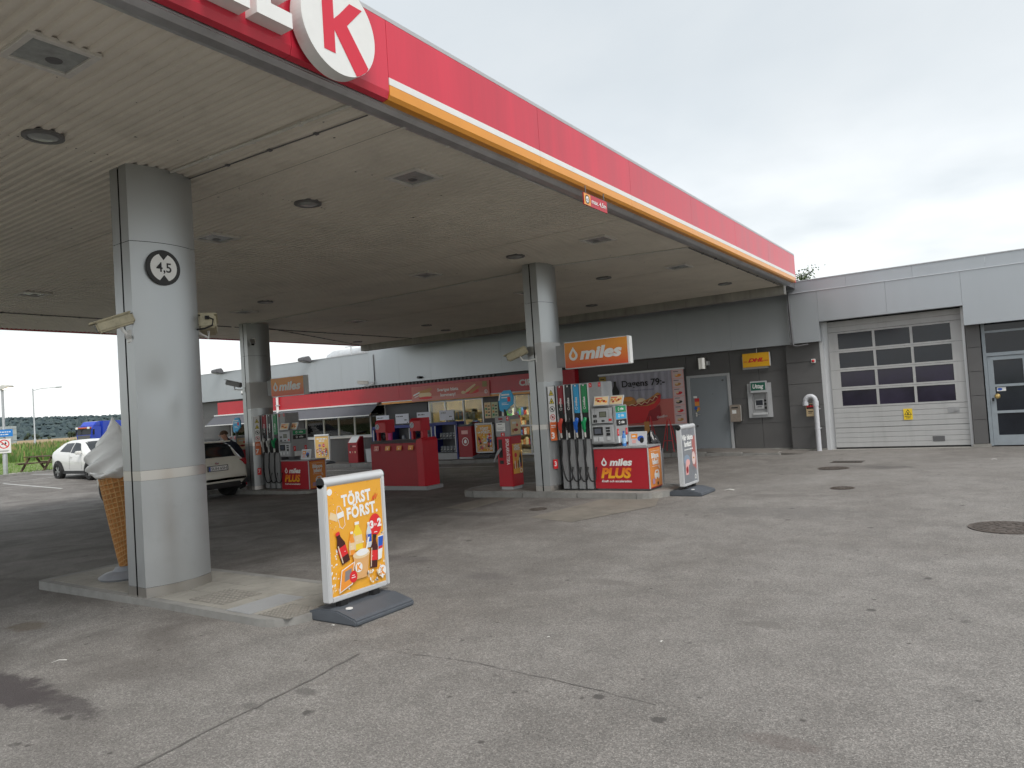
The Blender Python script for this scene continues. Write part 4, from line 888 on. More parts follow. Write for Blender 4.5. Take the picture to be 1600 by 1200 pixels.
# cash machine
a = E('cash_machine', (-5.69, 20.95, 1.44), 'grey cash machine with green header set in the dark wall', 'cash machine')
MB().box(-0.33, -0.05, -0.50, -0.22, 0.0, 0.47).box(0.22, -0.05, -0.50, 0.33, 0.0, 0.47).box(-0.22, -0.05, -0.50, 0.22, 0.0, -0.42).build('surround', GREYL, a, bevel=0.006)
MB().box(-0.225, -0.13, 0.20, 0.225, 0.0, 0.53).build('header', GREYL, a, bevel=0.01)
MB().add([(-0.22, -0.01, -0.42), (0.22, -0.01, -0.42), (0.22, -0.002, 0.2), (-0.22, -0.002, 0.2)], [(0, 1, 2, 3)]).build('recess', GREYM, a)
MB().box(-0.22, -0.045, -0.42, -0.18, -0.012, 0.2).box(0.18, -0.045, -0.42, 0.22, -0.012, 0.2).build('cheek', GREYM, a)
MB().box(-0.15, -0.03, -0.26, 0.10, -0.011, 0.02).build('screen_bezel', GREYL, a, bevel=0.004); MB().box(-0.115, -0.034, -0.15, 0.075, -0.031, -0.01).build('screen', SCREEN, a)
MB().box(0.115, -0.035, -0.05, 0.175, -0.012, 0.0).box(0.115, -0.035, -0.15, 0.175, -0.012, -0.09).box(0.12, -0.035, -0.26, 0.17, -0.012, -0.20).box(-0.08, -0.04, -0.20, 0.04, -0.031, -0.185).build('card_slot', BLACK, a); MB().box(-0.2, -0.09, -0.42, 0.2, -0.012, -0.36).build('tray', ALU, a)
pr = Pr((0, -0.131, 0.37), (1, 0, 0), (0, -1, 0)); pr.rect(-0.20, -0.10, 0.20, 0.12, PDGREEN); pr.text('Uttag', 0, -0.04, 0.115, PWHITE, bold=0.025, shear=0.2, width=0.30); pr.build('header_lettering', a)
# key box
k = E('key_deposit_box', (-6.36, 20.95, 1.10), 'stainless steel deposit box between the steel door and cash machine', 'box'); MB().box(-0.16, -0.16, -0.24, 0.13, 0.0, 0.24).build('housing', mat('warm_steel', (0.38, 0.32, 0.27), 0.35, metal=0.8, var=0.15, vs=9), k, bevel=0.008); MB().box(0.131, -0.14, -0.22, 0.16, -0.02, 0.22).build('side_flange', STEEL, k)
MB().box(-0.11, -0.165, 0.14, 0.07, -0.1605, 0.175).build('slot', BLACK, k); pr = Pr((-0.03, -0.1605, 0.04), (1, 0, 0), (0, -1, 0)); pr.rect(-0.07, -0.05, 0.05, 0.05, PWHITE); pr.build('sticker', k)
# alarm
al = E('fire_alarm', (-4.16, 20.76, 2.40), 'small red and white alarm beacon on the pier', 'alarm'); MB().box(-0.055, -0.03, -0.055, 0.055, 0.01, 0.055).build('base', WHITE, al, bevel=0.008); ln_ = MB().lathe([(0.035, 0), (0.035, 0.03), (0.02, 0.045), (0, 0.047)], 14).build('lens', PRED, al, smooth=True); ln_.rotation_euler = (radians(90), 0, 0); ln_.location = (0, -0.03, 0)
# vent pipe
vp = E('vent_pipe', (-4.15, 20.58, 0), 'white plastic vent pipe with a hooked top beside the garage', 'pipe'); VPM = mat('pale_grey_pipe', (0.56, 0.57, 0.60), 0.4, var=0.07, vs=4)
pts = [(0, 0, 0), (0, 0, 1.32)] + [(-0.13+0.13*cos(a_), 0, 1.32+0.14*sin(a_)) for a_ in [pi*i/10 for i in range(1, 11)]] + [(-0.26, 0, 1.25)]
MB().tube(pts, 0.064, 18).build('pipe', VPM, vp, smooth=True)
MB().cyl((0, 0, 1.20), (0, 0, 1.33), 0.076, n=18).cyl((0, 0, 0.58), (0, 0, 0.62), 0.070, n=18).cyl((-0.26, 0, 1.22), (-0.26, 0, 1.31), 0.075, n=18).build('socket', VPM, vp, smooth=True)
MB().box(-0.075, 0.0, 0.585, 0.075, 0.19, 0.61).box(-0.075, 0, 1.10, 0.075, 0.19, 1.125).build('clip', GREYM, vp)
pl = E('warning_plate', (-4.32, 20.76, 1.09), 'small red and cream notice plate behind the vent pipe', 'sign'); MB().box(-0.12, -0.012, -0.17, 0.12, 0, 0.17).build('plate', PCREAM, pl); pr = Pr((0, -0.0125, 0), (1, 0, 0), (0, -1, 0)); pr.rect(-0.11, 0.03, 0.11, 0.16, PBLACK)
for i in range(3): pr.ell(-0.07+0.07*i, 0.10, 0.03, 0.03, PRED, 14)
pr.rect(-0.07, -0.05, 0.05, -0.03, PBLACK); pr.rect(-0.07, -0.09, 0.02, -0.075, PBLACK); pr.build('print', pl)
wsn = E('flammable_warning_sign', (-2.03, 20.845, 0.86), 'yellow flame warning notice on the garage door', 'sign'); MB().box(-0.10, 0.0, -0.14, 0.10, 0.008, 0.14).build('plate', WARNY, wsn); pr = Pr((0, -0.0005, 0), (1, 0, 0), (0, -1, 0)); pr.poly([(-0.085, -0.02), (0.085, -0.02), (0, 0.125)], PBLACK); pr.poly([(-0.064, -0.008), (0.064, -0.008), (0, 0.10)], WARNY); pr.ell(0, 0.025, 0.016, 0.03, PBLACK, 12); pr.rect(-0.03, -0.006, 0.03, 0.0, PBLACK)
pr.bars(0, -0.06, 0.15, 0.02, PBLACK, 3); pr.bars(0, -0.10, 0.09, 0.02, PBLACK, 4); pr.build('print', wsn)

# big food banner ----------------------------------------------------------------------------
fb = E('food_banner', (-9.25, 20.86, 0.86), 'large lilac and red hot dog price banner on the dark wall', 'banner'); bw = 1.41
mb = MB(); mb.grid(lambda u, v: (-bw+2*bw*u, -0.012*sin(u*78)-0.004*sin(u*31), 1.64*v), 160, 3); mb.build('cloth', PLILAC, fb, smooth=True)
MB().box(-bw-0.02, -0.04, 1.63, bw+0.02, 0.03, 1.68).build('rail', ALU, fb); MB().box(-bw-0.02, -0.04, -0.03, bw+0.02, 0.03, 0.01).build('rail', ALU, fb)
def wavy(poly, ma, d, n=None):
    # print that follows the folds of the cloth
    return poly
pr = Pr((0, -0.019, 0), (1, 0, 0), (0, -1, 0), 0.0009)
pr.rect(-bw, 0.01, 1.03, 0.78, PSAL); pr.rect(1.03, 0.01, bw, 1.63, PPINK)
for i in range(6):
    z = 0.05+i*0.265
    pr.rect(1.06, z, bw-0.03, z+0.24, mat('print_pale_pink', (0.70, 0.55, 0.55), 0.5), True)
pr.k += 1
for i in range(6):
    z = 0.05+i*0.265
    pr.ell(1.22+0.02*(i % 2), z+0.08, 0.10, 0.045, [PTAN, PRED, PBLACK, PRED, PTAN, PORANGE][i], 14, 0.15); pr.ell(1.18, z+0.10, 0.05, 0.03, PCREAM, 12); pr.rect(1.09, z+0.19, 1.25, z+0.205, PBLACK)
pr.rect(-bw+0.02, 1.36, -bw+0.26, 1.60, PYELL if False else mat('print_ochre', (0.36, 0.25, 0.05), 0.5)); pr.rect(-bw+0.06, 1.42, -bw+0.20, 1.46, PBLACK, True); pr.rect(-bw+0.06, 1.50, -bw+0.20, 1.53, PBLACK)
pr.poly([(-0.98, 0.8), (-0.72, 0.8), (-0.72, 1.1), (-0.80, 1.28), (-0.81, 1.42), (-0.89, 1.42), (-0.90, 1.28), (-0.98, 1.1)], PBLACK)
pr.text('Dagens 79:-', 0.10, 1.22, 0.20, PBLACK, bold=0.018, width=1.42); pr.text('Alltid med dryck och kaffe!', 0.05, 1.08, 0.045, mat('print_slate', (0.10, 0.10, 0.2), 0.5), width=0.80, bold=0.0)
# red bun tray and hot dog
pr.ell(-0.42, 0.78, 0.24, 0.14, PTAN, 20); pr.ell(-0.45, 0.84, 0.18, 0.07, PORANGE, 18); pr.ell(0.0, 0.76, 0.16, 0.09, PCREAM, 16)
pr.poly([(-0.72, 0.66), (-0.25, 0.62), (0.25, 0.62), (0.66, 0.92), (0.62, 0.70), (0.42, 0.50), (0.25, 0.44), (0.22, 0.10), (-0.72, 0.06)], PRED)
pr.poly([(-0.60, 0.66), (-0.30, 0.60), (0.20, 0.60), (0.42, 0.66), (0.66, 0.94), (0.55, 0.99), (0.30, 0.84), (0.0, 0.72), (-0.4, 0.70)], PTAN)
pr.poly([(-0.50, 0.62), (-0.20, 0.60), (0.20, 0.63), (0.48, 0.74), (0.64, 0.92), (0.50, 0.90), (0.15, 0.74), (-0.2, 0.68)], PDRED)
pr.line([(-0.4, 0.64), (-0.3, 0.67), (-0.2, 0.62), (-0.08, 0.70), (0.0, 0.64), (0.12, 0.73), (0.2, 0.68), (0.30, 0.80), (0.38, 0.75), (0.48, 0.88), (0.55, 0.84)], 0.025, PCREAM)
pr.poly([(0.1, 0.10), (0.5, 0.14), (0.62, 0.30), (0.60, 0.62), (0.42, 0.50), (0.25, 0.44)], PDRED); pr.text('GoodEats', 0.66, 0.22, 0.07, PWHITE, shear=0.3, width=0.34, bold=0.01, rot=0.12)
pr.build('print', fb)
# long banner on the red sign
lb = E('hot_dog_banner', (-16.66, 20.66, 2.13), 'salmon hot dog menu banner on the red shop sign', 'banner'); MB().box(-1.81, 0.0, 0.0, 1.81, 0.03, 0.55).build('board', PSAL, lb)
pr = Pr((0, -0.0005, 0), (1, 0, 0), (0, -1, 0), 0.001); pr.rect(-1.81, 0.0, 1.81, 0.16, mat('print_rose', (0.66, 0.24, 0.20), 0.45)); pr.text('Sveriges bästa', -0.06, 0.31, 0.11, PWHITE, bold=0.03, width=0.98); pr.text('korvmeny!', -0.06, 0.12, 0.11, PWHITE, bold=0.03, width=0.70)
pr.ell(-1.15, 0.22, 0.32, 0.11, PCREAM, 20); pr.ell(-1.13, 0.11, 0.34, 0.05, PRED, 16); pr.poly([(-1.45, 0.30), (-0.95, 0.30), (-0.80, 0.42), (-0.86, 0.48), (-1.2, 0.40), (-1.5, 0.38)], PTAN); pr.poly([(-1.72, 0.20), (-1.40, 0.30), (-1.41, 0.35), (-1.73, 0.25)], PWHITE); pr.poly([(-1.66, 0.14), (-1.45, 0.20), (-1.455, 0.23), (-1.665, 0.17)], PWHITE)
pr.ell(1.0, 0.22, 0.36, 0.09, PRED, 18); pr.poly([(0.72, 0.16), (0.9, 0.22), (1.24, 0.44), (1.18, 0.48), (0.78, 0.28)], PCREAM); pr.poly([(0.9, 0.14), (1.05, 0.16), (1.40, 0.34), (1.34, 0.40), (1.0, 0.26)], PTAN); pr.ell(0.66, 0.20, 0.10, 0.06, PCREAM, 12)
pr.rect(1.52, 0.34, 1.72, 0.53, mat('print_olive', (0.33, 0.27, 0.10), 0.5)); pr.ring(1.66, 0.17, 0.05, 0.07, PWHITE); pr.rect(1.64, 0.12, 1.665, 0.21, PWHITE); pr.build('print', lb)
# posters beside the entrance
for x, ma, lb2 in ((-15.18, PCREAM, 'left small pale poster beside the entrance'), (-14.87, mat('print_pale_green', (0.55, 0.60, 0.40), 0.5), 'right small pale poster beside the entrance')):
    e = E('wall_poster', (x, 20.93, 1.35), lb2, 'poster'); MB().box(-0.14, 0, 0, 0.14, 0.012, 0.56).build('board', ma, e); pr = Pr((0, -0.0005, 0), (1, 0, 0), (0, -1, 0)); 
    for i in range(4): pr.rect(-0.10, 0.08+0.11*i, -0.02, 0.15+0.11*i, PTAN if i % 2 else PGREEN, True); pr.rect(0.01, 0.08+0.11*i, 0.10, 0.12+0.11*i, PBLACK, True)
    pr.build('print', e)
for k_, (x, z, r_, ma) in enumerate([(-14.3, 1.98, 0.12, PWHITE), (-14.25, 1.55, 0.10, PWHITE), (-14.0, 1.42, 0.09, PPINK), (-13.2, 1.30, 0.14, PWHITE), (-14.25, 1.2, 0.10, PGREEN)]):
    e = E('door_sticker', (x, 20.965, z), ['round white sticker high on the entrance glass', 'white sticker at eye height on the entrance glass', 'pink round sticker low on the entrance glass', 'white notice on the right entrance pane', 'green notice low on the entrance glass'][k_], 'sticker')
    pr = Pr((0, 0, 0), (1, 0, 0), (0, -1, 0)); pr.ell(0, 0, r_, r_, ma, 20); pr.ring(0, 0, r_*0.75, r_*0.82, PBLACK); pr.rect(-r_*0.4, -r_*0.1, r_*0.4, r_*0.1, PBLACK); pr.build('print', e)
# ================================================================== FORECOURT EQUIPMENT
def grad_mat(name, z0, z1, c0, c1):
    ma = bpy.data.materials.new(name); ma.use_nodes = True; t = ma.node_tree; b = t.nodes['Principled BSDF']; b.inputs['Roughness'].default_value = 0.32
    tc_ = N(t, 'ShaderNodeTexCoord'); sp = N(t, 'ShaderNodeSeparateXYZ'); t.links.new(tc_.outputs['Generated'], sp.inputs[0])
    mr = N(t, 'ShaderNodeMapRange'); mr.inputs[1].default_value = z0; mr.inputs[2].default_value = z1; t.links.new(sp.outputs[2], mr.inputs[0])
    mx_ = N(t, 'ShaderNodeMix', data_type='RGBA'); t.links.new(mr.outputs[0], mx_.inputs[0]); mx_.inputs[6].default_value = (*c0, 1); mx_.inputs[7].default_value = (*c1, 1); t.links.new(mx_.outputs[2], b.inputs['Base Color']); return ma
SIGNO = grad_mat('orange_to_red_print', 0.0, 0.75, (0.70, 0.07, 0.015), (0.80, 0.30, 0.03))
PLUSM = grad_mat('plus_orange', 0.2, 0.8, (0.85, 0.42, 0.02), (0.80, 0.20, 0.02))
CRED = mat('counter_red', (0.42, 0.010, 0.022), 0.35, var=0.06, vs=2)
SIDEO = mat('counter_orange', (0.75, 0.27, 0.06), 0.35, var=0.05, vs=3)

def drop(pr, u, v, h, ma, hole):
    n = 20; pts = []
    for i in range(n+1):
        a = radians(130 + 280*i/n); pts.append((u+0.36*h*cos(a), v+0.36*h+0.36*h*sin(a)))
    pr.poly(pts + [(u, v+h)], ma)
    pr.poly([(u+0.17*h*cos(radians(130+280*i/n)), v+0.36*h+0.17*h*sin(radians(130+280*i/n))) for i in range(n+1)] + [(u, v+0.72*h)], hole)

def miles_sign(x, y, z, label):
    e = E('fuel_brand_sign', (x, y, z), label, 'sign', group='fuel signs on the columns')
    MB().box(-0.64, 0, -0.245, 0.64, 0.16, 0.245).build('lightbox', ALU, e, bevel=0.008)
    MB().box(-0.625, -0.004, -0.23, 0.625, 0.0, 0.23).build('face', SIGNO, e)
    MB().box(0.641, 0.02, -0.235, 0.655, 0.14, 0.235).build('end_trim', WHITE, e)
    MB().box(-0.83, 0.03, -0.20, -0.641, 0.13, 0.20).build('wall_bracket', GREYM, e)
    pr = Pr((0, -0.0045, 0), (1, 0, 0), (0, -1, 0)); pr.text('miles', 0.10, -0.085, 0.20, PWHITE, bold=0.045, shear=0.22, width=0.84); drop(pr, -0.45, -0.10, 0.25, PWHITE, PORANGE); pr.build('lettering', e); return e

NOZ = {}
def nozzle(parent, x, y, z, ma):
    mb = MB(); mb.tube([(x, y-0.02, z+0.17), (x, y-0.06, z+0.12), (x, y-0.085, z+0.02), (x, y-0.07, z-0.08)], [0.032, 0.036, 0.028, 0.02], 8)
    mb.obox((x, y-0.10, z+0.05), (1, 0, 0), (0, 1, 0.2), (0, -0.2, 1), 0.022, 0.03, 0.075)
    o = mb.build('nozzle_grip', ma, parent, smooth=True)
    MB().tube([(x, y-0.07, z-0.08), (x, y-0.055, z-0.17)], [0.019, 0.017], 8).build('nozzle_collar', WHITED, parent, smooth=True); return o

def pump(x, y, z, cols, sidecols, numbers, label):
    """fuel dispenser: hose tower, display cabinet and header"""
    e = E('fuel_pump', (x, y, z), label, 'fuel pump', group='fuel pumps'); TW = 0.66
    MB().box(-0.36, 0.06, 0.0, 0.30, 0.48, 1.90).build('tower_body', GREYD, e)
    n = len(cols); lw = TW/n
    for i, (ma, nz, lowblack) in enumerate(cols):
        c = -0.36+lw*(i+0.5)
        MB().box(c-lw*0.36, 0.0, 0.02, c+lw*0.36, 0.06, 0.92).build('hose_fin', GREYM, e, bevel=0.006)
        MB().box(c-lw*0.40, 0.01, 0.94, c+lw*0.40, 0.075, 1.40).build('nozzle_boot', BLACK, e, bevel=0.006)
        MB().box(c-lw*0.34, -0.015, 1.40, c+lw*0.34, 0.059, 1.93-0.01*abs(i-1)).build('grade_strip', ma, e, bevel=0.008)
        if lowblack: MB().box(c-lw*0.345, -0.018, 1.40, c+lw*0.345, -0.0155, 1.58).build('grade_strip_foot', BLACK, e)
        pr = Pr((c, -0.0185, 1.6), (1, 0, 0), (0, -1, 0)); pr.text('miles', 0.02, -0.07, 0.045, PWHITE, bold=0.03, rot=pi/2, width=0.16, align='l'); pr.ring(0, -0.11, 0.018, 0.026, PWHITE, 14); pr.rect(-0.013, 0.285, 0.013, 0.315, PWHITE); pr.build('strip_lettering', e)
        nozzle(e, c, 0.0, 1.13, nz)
        # hose: from the nozzle down in a loop and back up behind the fin
        pts = [(c, -0.055, 0.96), (c+0.01, -0.09, 0.70)]; sw = 0.05+0.035*i; x_end = c+lw*(1.0 if i < 2 else 0.9)
        for k in range(1, 8):
            f_ = k/8; pts.append((c-0.02+(x_end-c+0.02)*f_**1.3, -0.085-0.03*sin(pi*f_), 0.70-0.53*sin(pi*0.5*min(1, f_*1.25))))
        pts += [(x_end, -0.06, 0.20), (x_end+0.01, -0.02, 0.42)]
        MB().tube(pts, 0.0145, 8).build('hose', RUBBER, e, smooth=True)
    mb = MB()
    for i in range(n+1): mb.box(-0.36+lw*i-0.012, -0.005, 0.92, -0.36+lw*i+0.012, 0.10, 1.93)
    mb.build('lane_divider', ALU, e)
    # header
    MB().box(0.30, 0.02, 1.50, 0.56, 0.46, 1.94).build('header', GREYM, e, bevel=0.008)
    MB().box(-0.36, 0.06, 1.90, 0.30, 0.46, 1.94).build('tower_cap', GREYM, e, bevel=0.006)
    # display cabinet
    MB().box(0.30, 0.0, 0.82, 0.80, 0.52, 1.50).build('cabinet', GREYM, e, bevel=0.012)
    MB().box(0.34, -0.022, 1.18, 0.77, 0.002, 1.48).build('display_module', GREYL, e, bevel=0.015)
    MB().box(0.34, -0.026, 0.84, 0.77, 0.002, 1.155).build('payment_module', GREYL, e, bevel=0.012)
    pr = Pr((0.555, -0.0225, 1.33), (1, 0, 0), (0, -1, 0)); pr.rect(-0.05, -0.03, 0.09, 0.07, PBLACK); pr.rect(-0.04, -0.02, 0.08, 0.06, mat('lcd_green_grey', (0.16, 0.17, 0.12), 0.3)); pr.rect(0.13, -0.10, 0.19, -0.06, PRED); pr.rect(-0.01, -0.11, 0.05, -0.08, PBLACK)
    for i in range(2):
        for j in range(2): pr.rect(-0.17+0.04*i, -0.12+0.09*j, -0.14+0.04*i, -0.07+0.09*j, PBLACK, True)
    pr.ring(0.0, 0.0, 0.19, 0.194, GREYD, 4, pi/4, pi/4+2*pi); pr.build('display_print', e)
    MB().box(0.37, -0.034, 0.98, 0.56, -0.026, 1.13).build('screen_bezel', BLACK, e); MB().box(0.40, -0.038, 1.01, 0.53, -0.0342, 1.10).build('screen', mat('pump_screen', (0.10, 0.11, 0.14), 0.2), e)
    MB().box(0.62, -0.034, 1.09, 0.70, -0.026, 1.12).box(0.625, -0.034, 1.04, 0.70, -0.026, 1.07).box(0.63, -0.036, 0.97, 0.70, -0.026, 1.02).build('card_reader', BLACK, e); [MB().box(a_, -0.04, b_, c__, -0.026, 0.95).build('keypad', ALU, e, bevel=0.004) for a_, b_, c__ in ((0.64, 0.89, 0.70), (0.37, 0.87, 0.45), (0.48, 0.87, 0.56))]
    pr = Pr((0.8005, 0.26, 1.16), (0, 1, 0), (1, 0, 0))
    for k, (ma, tx) in enumerate(sidecols):
        v1 = 0.32-0.12*k; pr.rect(-0.22, v1-0.105, 0.20, v1, ma); pr.ring(-0.10, v1-0.052, 0.018, 0.03, PWHITE, 14); pr.text(tx, 0.04, v1-0.07, 0.05, PWHITE, bold=0.03, width=0.13)
    pr.rect(-0.22, -0.20, -0.15, -0.08, PRED); pr.rect(0.13, -0.20, 0.20, -0.08, PRED); pr.text(numbers[0], -0.185, -0.165, 0.05, PWHITE); pr.text(numbers[1], 0.165, -0.165, 0.05, PWHITE); pr.rect(-0.20, -0.33, 0.16, -0.21, PWHITE); pr.build('side_lettering', e)
    pr = Pr((0.43, 0.0195, 1.85), (1, 0, 0), (0, -1, 0)); pr.rect(-0.12, 0.0, -0.06, 0.075, PRED); pr.rect(0.07, 0.0, 0.12, 0.075, PRED); pr.text(numbers[0], -0.09, 0.02, 0.035, PWHITE); pr.text(numbers[1], 0.095, 0.02, 0.035, PWHITE); pr.build('header_lettering', e)
    # two tilted picture frames on top
    for k, (cx, tilt) in enumerate(((0.56, 0.10), (0.80, -0.12))):
        fr_ = MB().box(-0.14, -0.012, 0, 0.14, 0.012, 0.18).build('picture_frame', ALU, e); fr_.location = (cx, -0.035+0.10*k, 1.505); fr_.rotation_euler = (radians(-22), 0, tilt)
        pr = Pr((0, -0.0125, 0.09), (1, 0, 0), (0, -1, 0)); pr.rect(-0.125, -0.075, 0.125, 0.075, PCREAM)
        for q in range(6): pr.ell(-0.09+0.036*q, random.uniform(-0.03, 0.02), 0.025, 0.022, [PTAN, PDRED, PORANGE][q % 3], 10, keep=True)
        pr.k += 1; pr.rect(-0.11, 0.04, 0.02, 0.055, PRED); pr.build('picture', fr_)
    # stem under the cabinet
    MB().box(0.45, 0.15, 0.74, 0.65, 0.35, 0.82).build('cabinet_stem', GREYD, e)
    return e

def counter(x, y, z, label):
    """red advertising counter beside a pump; local origin = front left bottom corner"""
    e = E('red_counter', (x, y, z), label, 'counter', group='red counters beside the pumps'); W_, D_, H_ = 1.05, 0.55, 0.765
    MB().box(0.02, 0.02, 0, W_-0.02, D_-0.02, 0.03).build('plinth', GREYD, e)
    MB().box(0, 0, 0.03, W_, D_, H_-0.03).build('carcass', CRED, e, bevel=0.004)
    MB().box(-0.01, -0.012, H_-0.03, W_+0.01, D_+0.01, H_).build('worktop', GREYM, e, bevel=0.006)
    MB().box(W_-0.012, -0.008, 0.03, W_+0.006, 0.012, H_-0.03).build('edge_trim', ALU, e); MB().box(W_, D_-0.02, 0.03, W_+0.008, D_+0.004, H_-0.03).build('edge_trim', ALU, e)
    pr = Pr((0, -0.0008, 0), (1, 0, 0), (0, -1, 0)); pr.text('miles', 0.52, 0.44, 0.115, PWHITE, bold=0.045, shear=0.22, width=0.44); drop(pr, 0.195, 0.43, 0.15, PWHITE, CRED)
    pr.text('Kraft och acceleration', 0.42, 0.145, 0.038, PWHITE, bold=0.03, shear=0.2, width=0.58); pr.build('lettering', e)
    pr = Pr((0, -0.001, 0), (1, 0, 0), (0, -1, 0)); pr.text('PLUS', 0.42, 0.225, 0.165, PLUSM, bold=0.05, shear=0.22, width=0.60); pr.build('plus_lettering', e)
    MB().box(W_+0.0, 0.03, 0.05, W_+0.004, D_-0.03, H_-0.05).build('side_poster', SIDEO, e)
    pr = Pr((W_+0.0045, D_/2, 0), (0, 1, 0), (1, 0, 0)); pr.text('Blippa', 0, 0.545, 0.085, PWHITE, bold=0.05, width=0.32); pr.text('bilen!', 0, 0.435, 0.085, PWHITE, bold=0.05, width=0.26); pr.rect(-0.18, 0.66, 0.18, 0.666, PWHITE); pr.rect(-0.16, 0.395, 0.16, 0.401, PWHITE)
    pr.poly([(-0.08, 0.20), (0.13, 0.20), (0.13, 0.27), (0.10, 0.33), (-0.03, 0.33), (-0.08, 0.27)], PWHITE); pr.poly([(-0.03, 0.275), (0.085, 0.275), (0.07, 0.31), (-0.01, 0.31)], SIDEO); pr.ell(-0.03, 0.20, 0.03, 0.03, PWHITE, 14, keep=True); pr.ell(0.09, 0.20, 0.03, 0.03, PWHITE, 14); pr.ring(0.10, 0.34, 0.055, 0.065, PWHITE, 8, 0, pi/2); pr.ring(0.10, 0.34, 0.035, 0.045, PWHITE, 8, 0, pi/2)
    pr.rect(-0.18, 0.10, -0.08, 0.19, mat('print_mauve', (0.45, 0.28, 0.40), 0.5)); pr.rect(0.02, 0.07, 0.07, 0.12, PBLACK); pr.build('side_lettering', e)
    return e

def washer(x, y, z, num, label, sidepost=True):
    e = E('washer_fluid_dispenser', (x, y, z), label, 'dispenser', group='washer fluid dispensers'); W_, D_ = 0.33, 0.38
    MB().box(0.03, 0.03, 0, W_-0.03, D_-0.03, 0.06).build('foot', GREYL, e)
    MB().box(0, 0, 0.06, W_, D_, 1.03).build('lower_cabinet', RED, e, bevel=0.01)
    MB().box(-0.01, -0.01, 1.033, W_+0.01, D_+0.01, 1.43).build('upper_cabinet', GREYM, e, bevel=0.012)
    pr = Pr((0, -0.0108, 0), (1, 0, 0), (0, -1, 0)); pr.rect(0.02, 1.14, 0.23, 1.30, PWHITE); pr.rect(0.04, 1.20, 0.20, 1.205, PBLACK, True); pr.rect(0.04, 1.17, 0.17, 1.175, PBLACK, True); pr.rect(0.06, 1.27, 0.16, 1.28, PBLACK); pr.rect(0.08, 1.36, 0.18, 1.395, PDRED); pr.rect(0.11, 1.32, 0.17, 1.335, PBLACK); pr.rect(0.27, 1.34, 0.325, 1.42, PRED); pr.text(num, 0.297, 1.36, 0.05, PWHITE); pr.rect(0.12, 1.04, 0.21, 1.11, PRED); pr.text(num, 0.165, 1.05, 0.05, PWHITE); pr.build('front_print', e)
    pr = Pr((0, -0.0008, 0), (1, 0, 0), (0, -1, 0)); pr.rect(0.04, 0.62, 0.13, 0.98, PBLACK); pr.rect(0.05, 0.50, 0.14, 0.57, PBLACK); pr.text('SPOLARVÄTSKA', 0.215, 0.985, 0.07, PWHITE, bold=0.02, rot=-pi/2, width=0.50, align='l'); pr.build('lettering', e)
    MB().tube([(0.09, -0.005, 0.80), (0.07, -0.07, 0.74), (0.03, -0.09, 0.66), (-0.02, -0.10, 0.55)], [0.025, 0.028, 0.018, 0.013], 8).build('nozzle', GREYM, e, smooth=True)
    pr = Pr((W_+0.0108, D_/2, 0), (0, 1, 0), (1, 0, 0)); pr.rect(-0.17, 1.06, 0.17, 1.36, PCREAM); pr.ell(0.0, 1.15, 0.08, 0.03, PDRED, 14); pr.ell(-0.10, 1.14, 0.03, 0.04, PTAN, 12); pr.rect(-0.12, 1.27, 0.02, 1.31, PWHITE); pr.ell(0.05, 1.24, 0.03, 0.03, PRED, 12); pr.rect(0.12, 1.38, 0.17, 1.43, PRED); pr.build('side_picture', e)
    if sidepost:
        MB().box(W_, 0.04, 0.30, W_+0.008, D_-0.02, 0.88).build('side_poster', PYEL, e)
        pr = Pr((W_+0.0085, D_/2, 0), (0, 1, 0), (1, 0, 0)); pr.text('TÖRST', -0.01, 0.81, 0.045, PWHITE, bold=0.05, width=0.2); pr.text('FÖRST.', 0.0, 0.755, 0.045, PWHITE, bold=0.05, width=0.22); pr.ell(-0.06, 0.66, 0.045, 0.045, PRED, 16); pr.poly([(0.02, 0.42), (0.14, 0.42), (0.14, 0.62), (0.10, 0.72), (0.06, 0.62)], PBLACK)
        for q in range(7): pr.rect(-0.15+0.04*q, 0.40, -0.13+0.04*q, 0.50+0.05*(q % 3), [PBROWN, PWHITE, PRED, PCREAM][q % 4], True)
        pr.k += 1; pr.ring(0.10, 0.35, 0.03, 0.045, PWHITE, 14); pr.build('poster_print', e)
    # jerrycan-shaped price flag
    MB().box(0.12, 0.14, 1.43, 0.16, 0.18, 1.56).build('flag_stem', BLACK, e)
    fl = MB(); poly = [(0.02, 1.54), (0.13, 1.50), (0.34, 1.66), (0.35, 1.82), (0.29, 1.93), (0.14, 1.93), (0.03, 1.86), (0.0, 1.74)]
    fl.prism(poly, 'y', 0.145, 0.175); fl.build('price_flag', PSKY, e, fixn=True)
    pr = Pr((0, 0.1445, 0), (1, 0, 0), (0, -1, 0)); pr.poly([(0.0, 1.74), (0.03, 1.74), (0.06, 1.86), (0.12, 1.90), (0.03, 1.86)], PWHITE); pr.rect(0.08, 1.83, 0.27, 1.86, PWHITE); pr.rect(0.08, 1.78, 0.22, 1.80, PWHITE); pr.rect(0.22, 1.71, 0.29, 1.80, PRED); pr.rect(0.08, 1.68, 0.20, 1.69, PWHITE, True); pr.rect(0.08, 1.65, 0.24, 1.66, PWHITE); pr.build('flag_print', e)
    return e

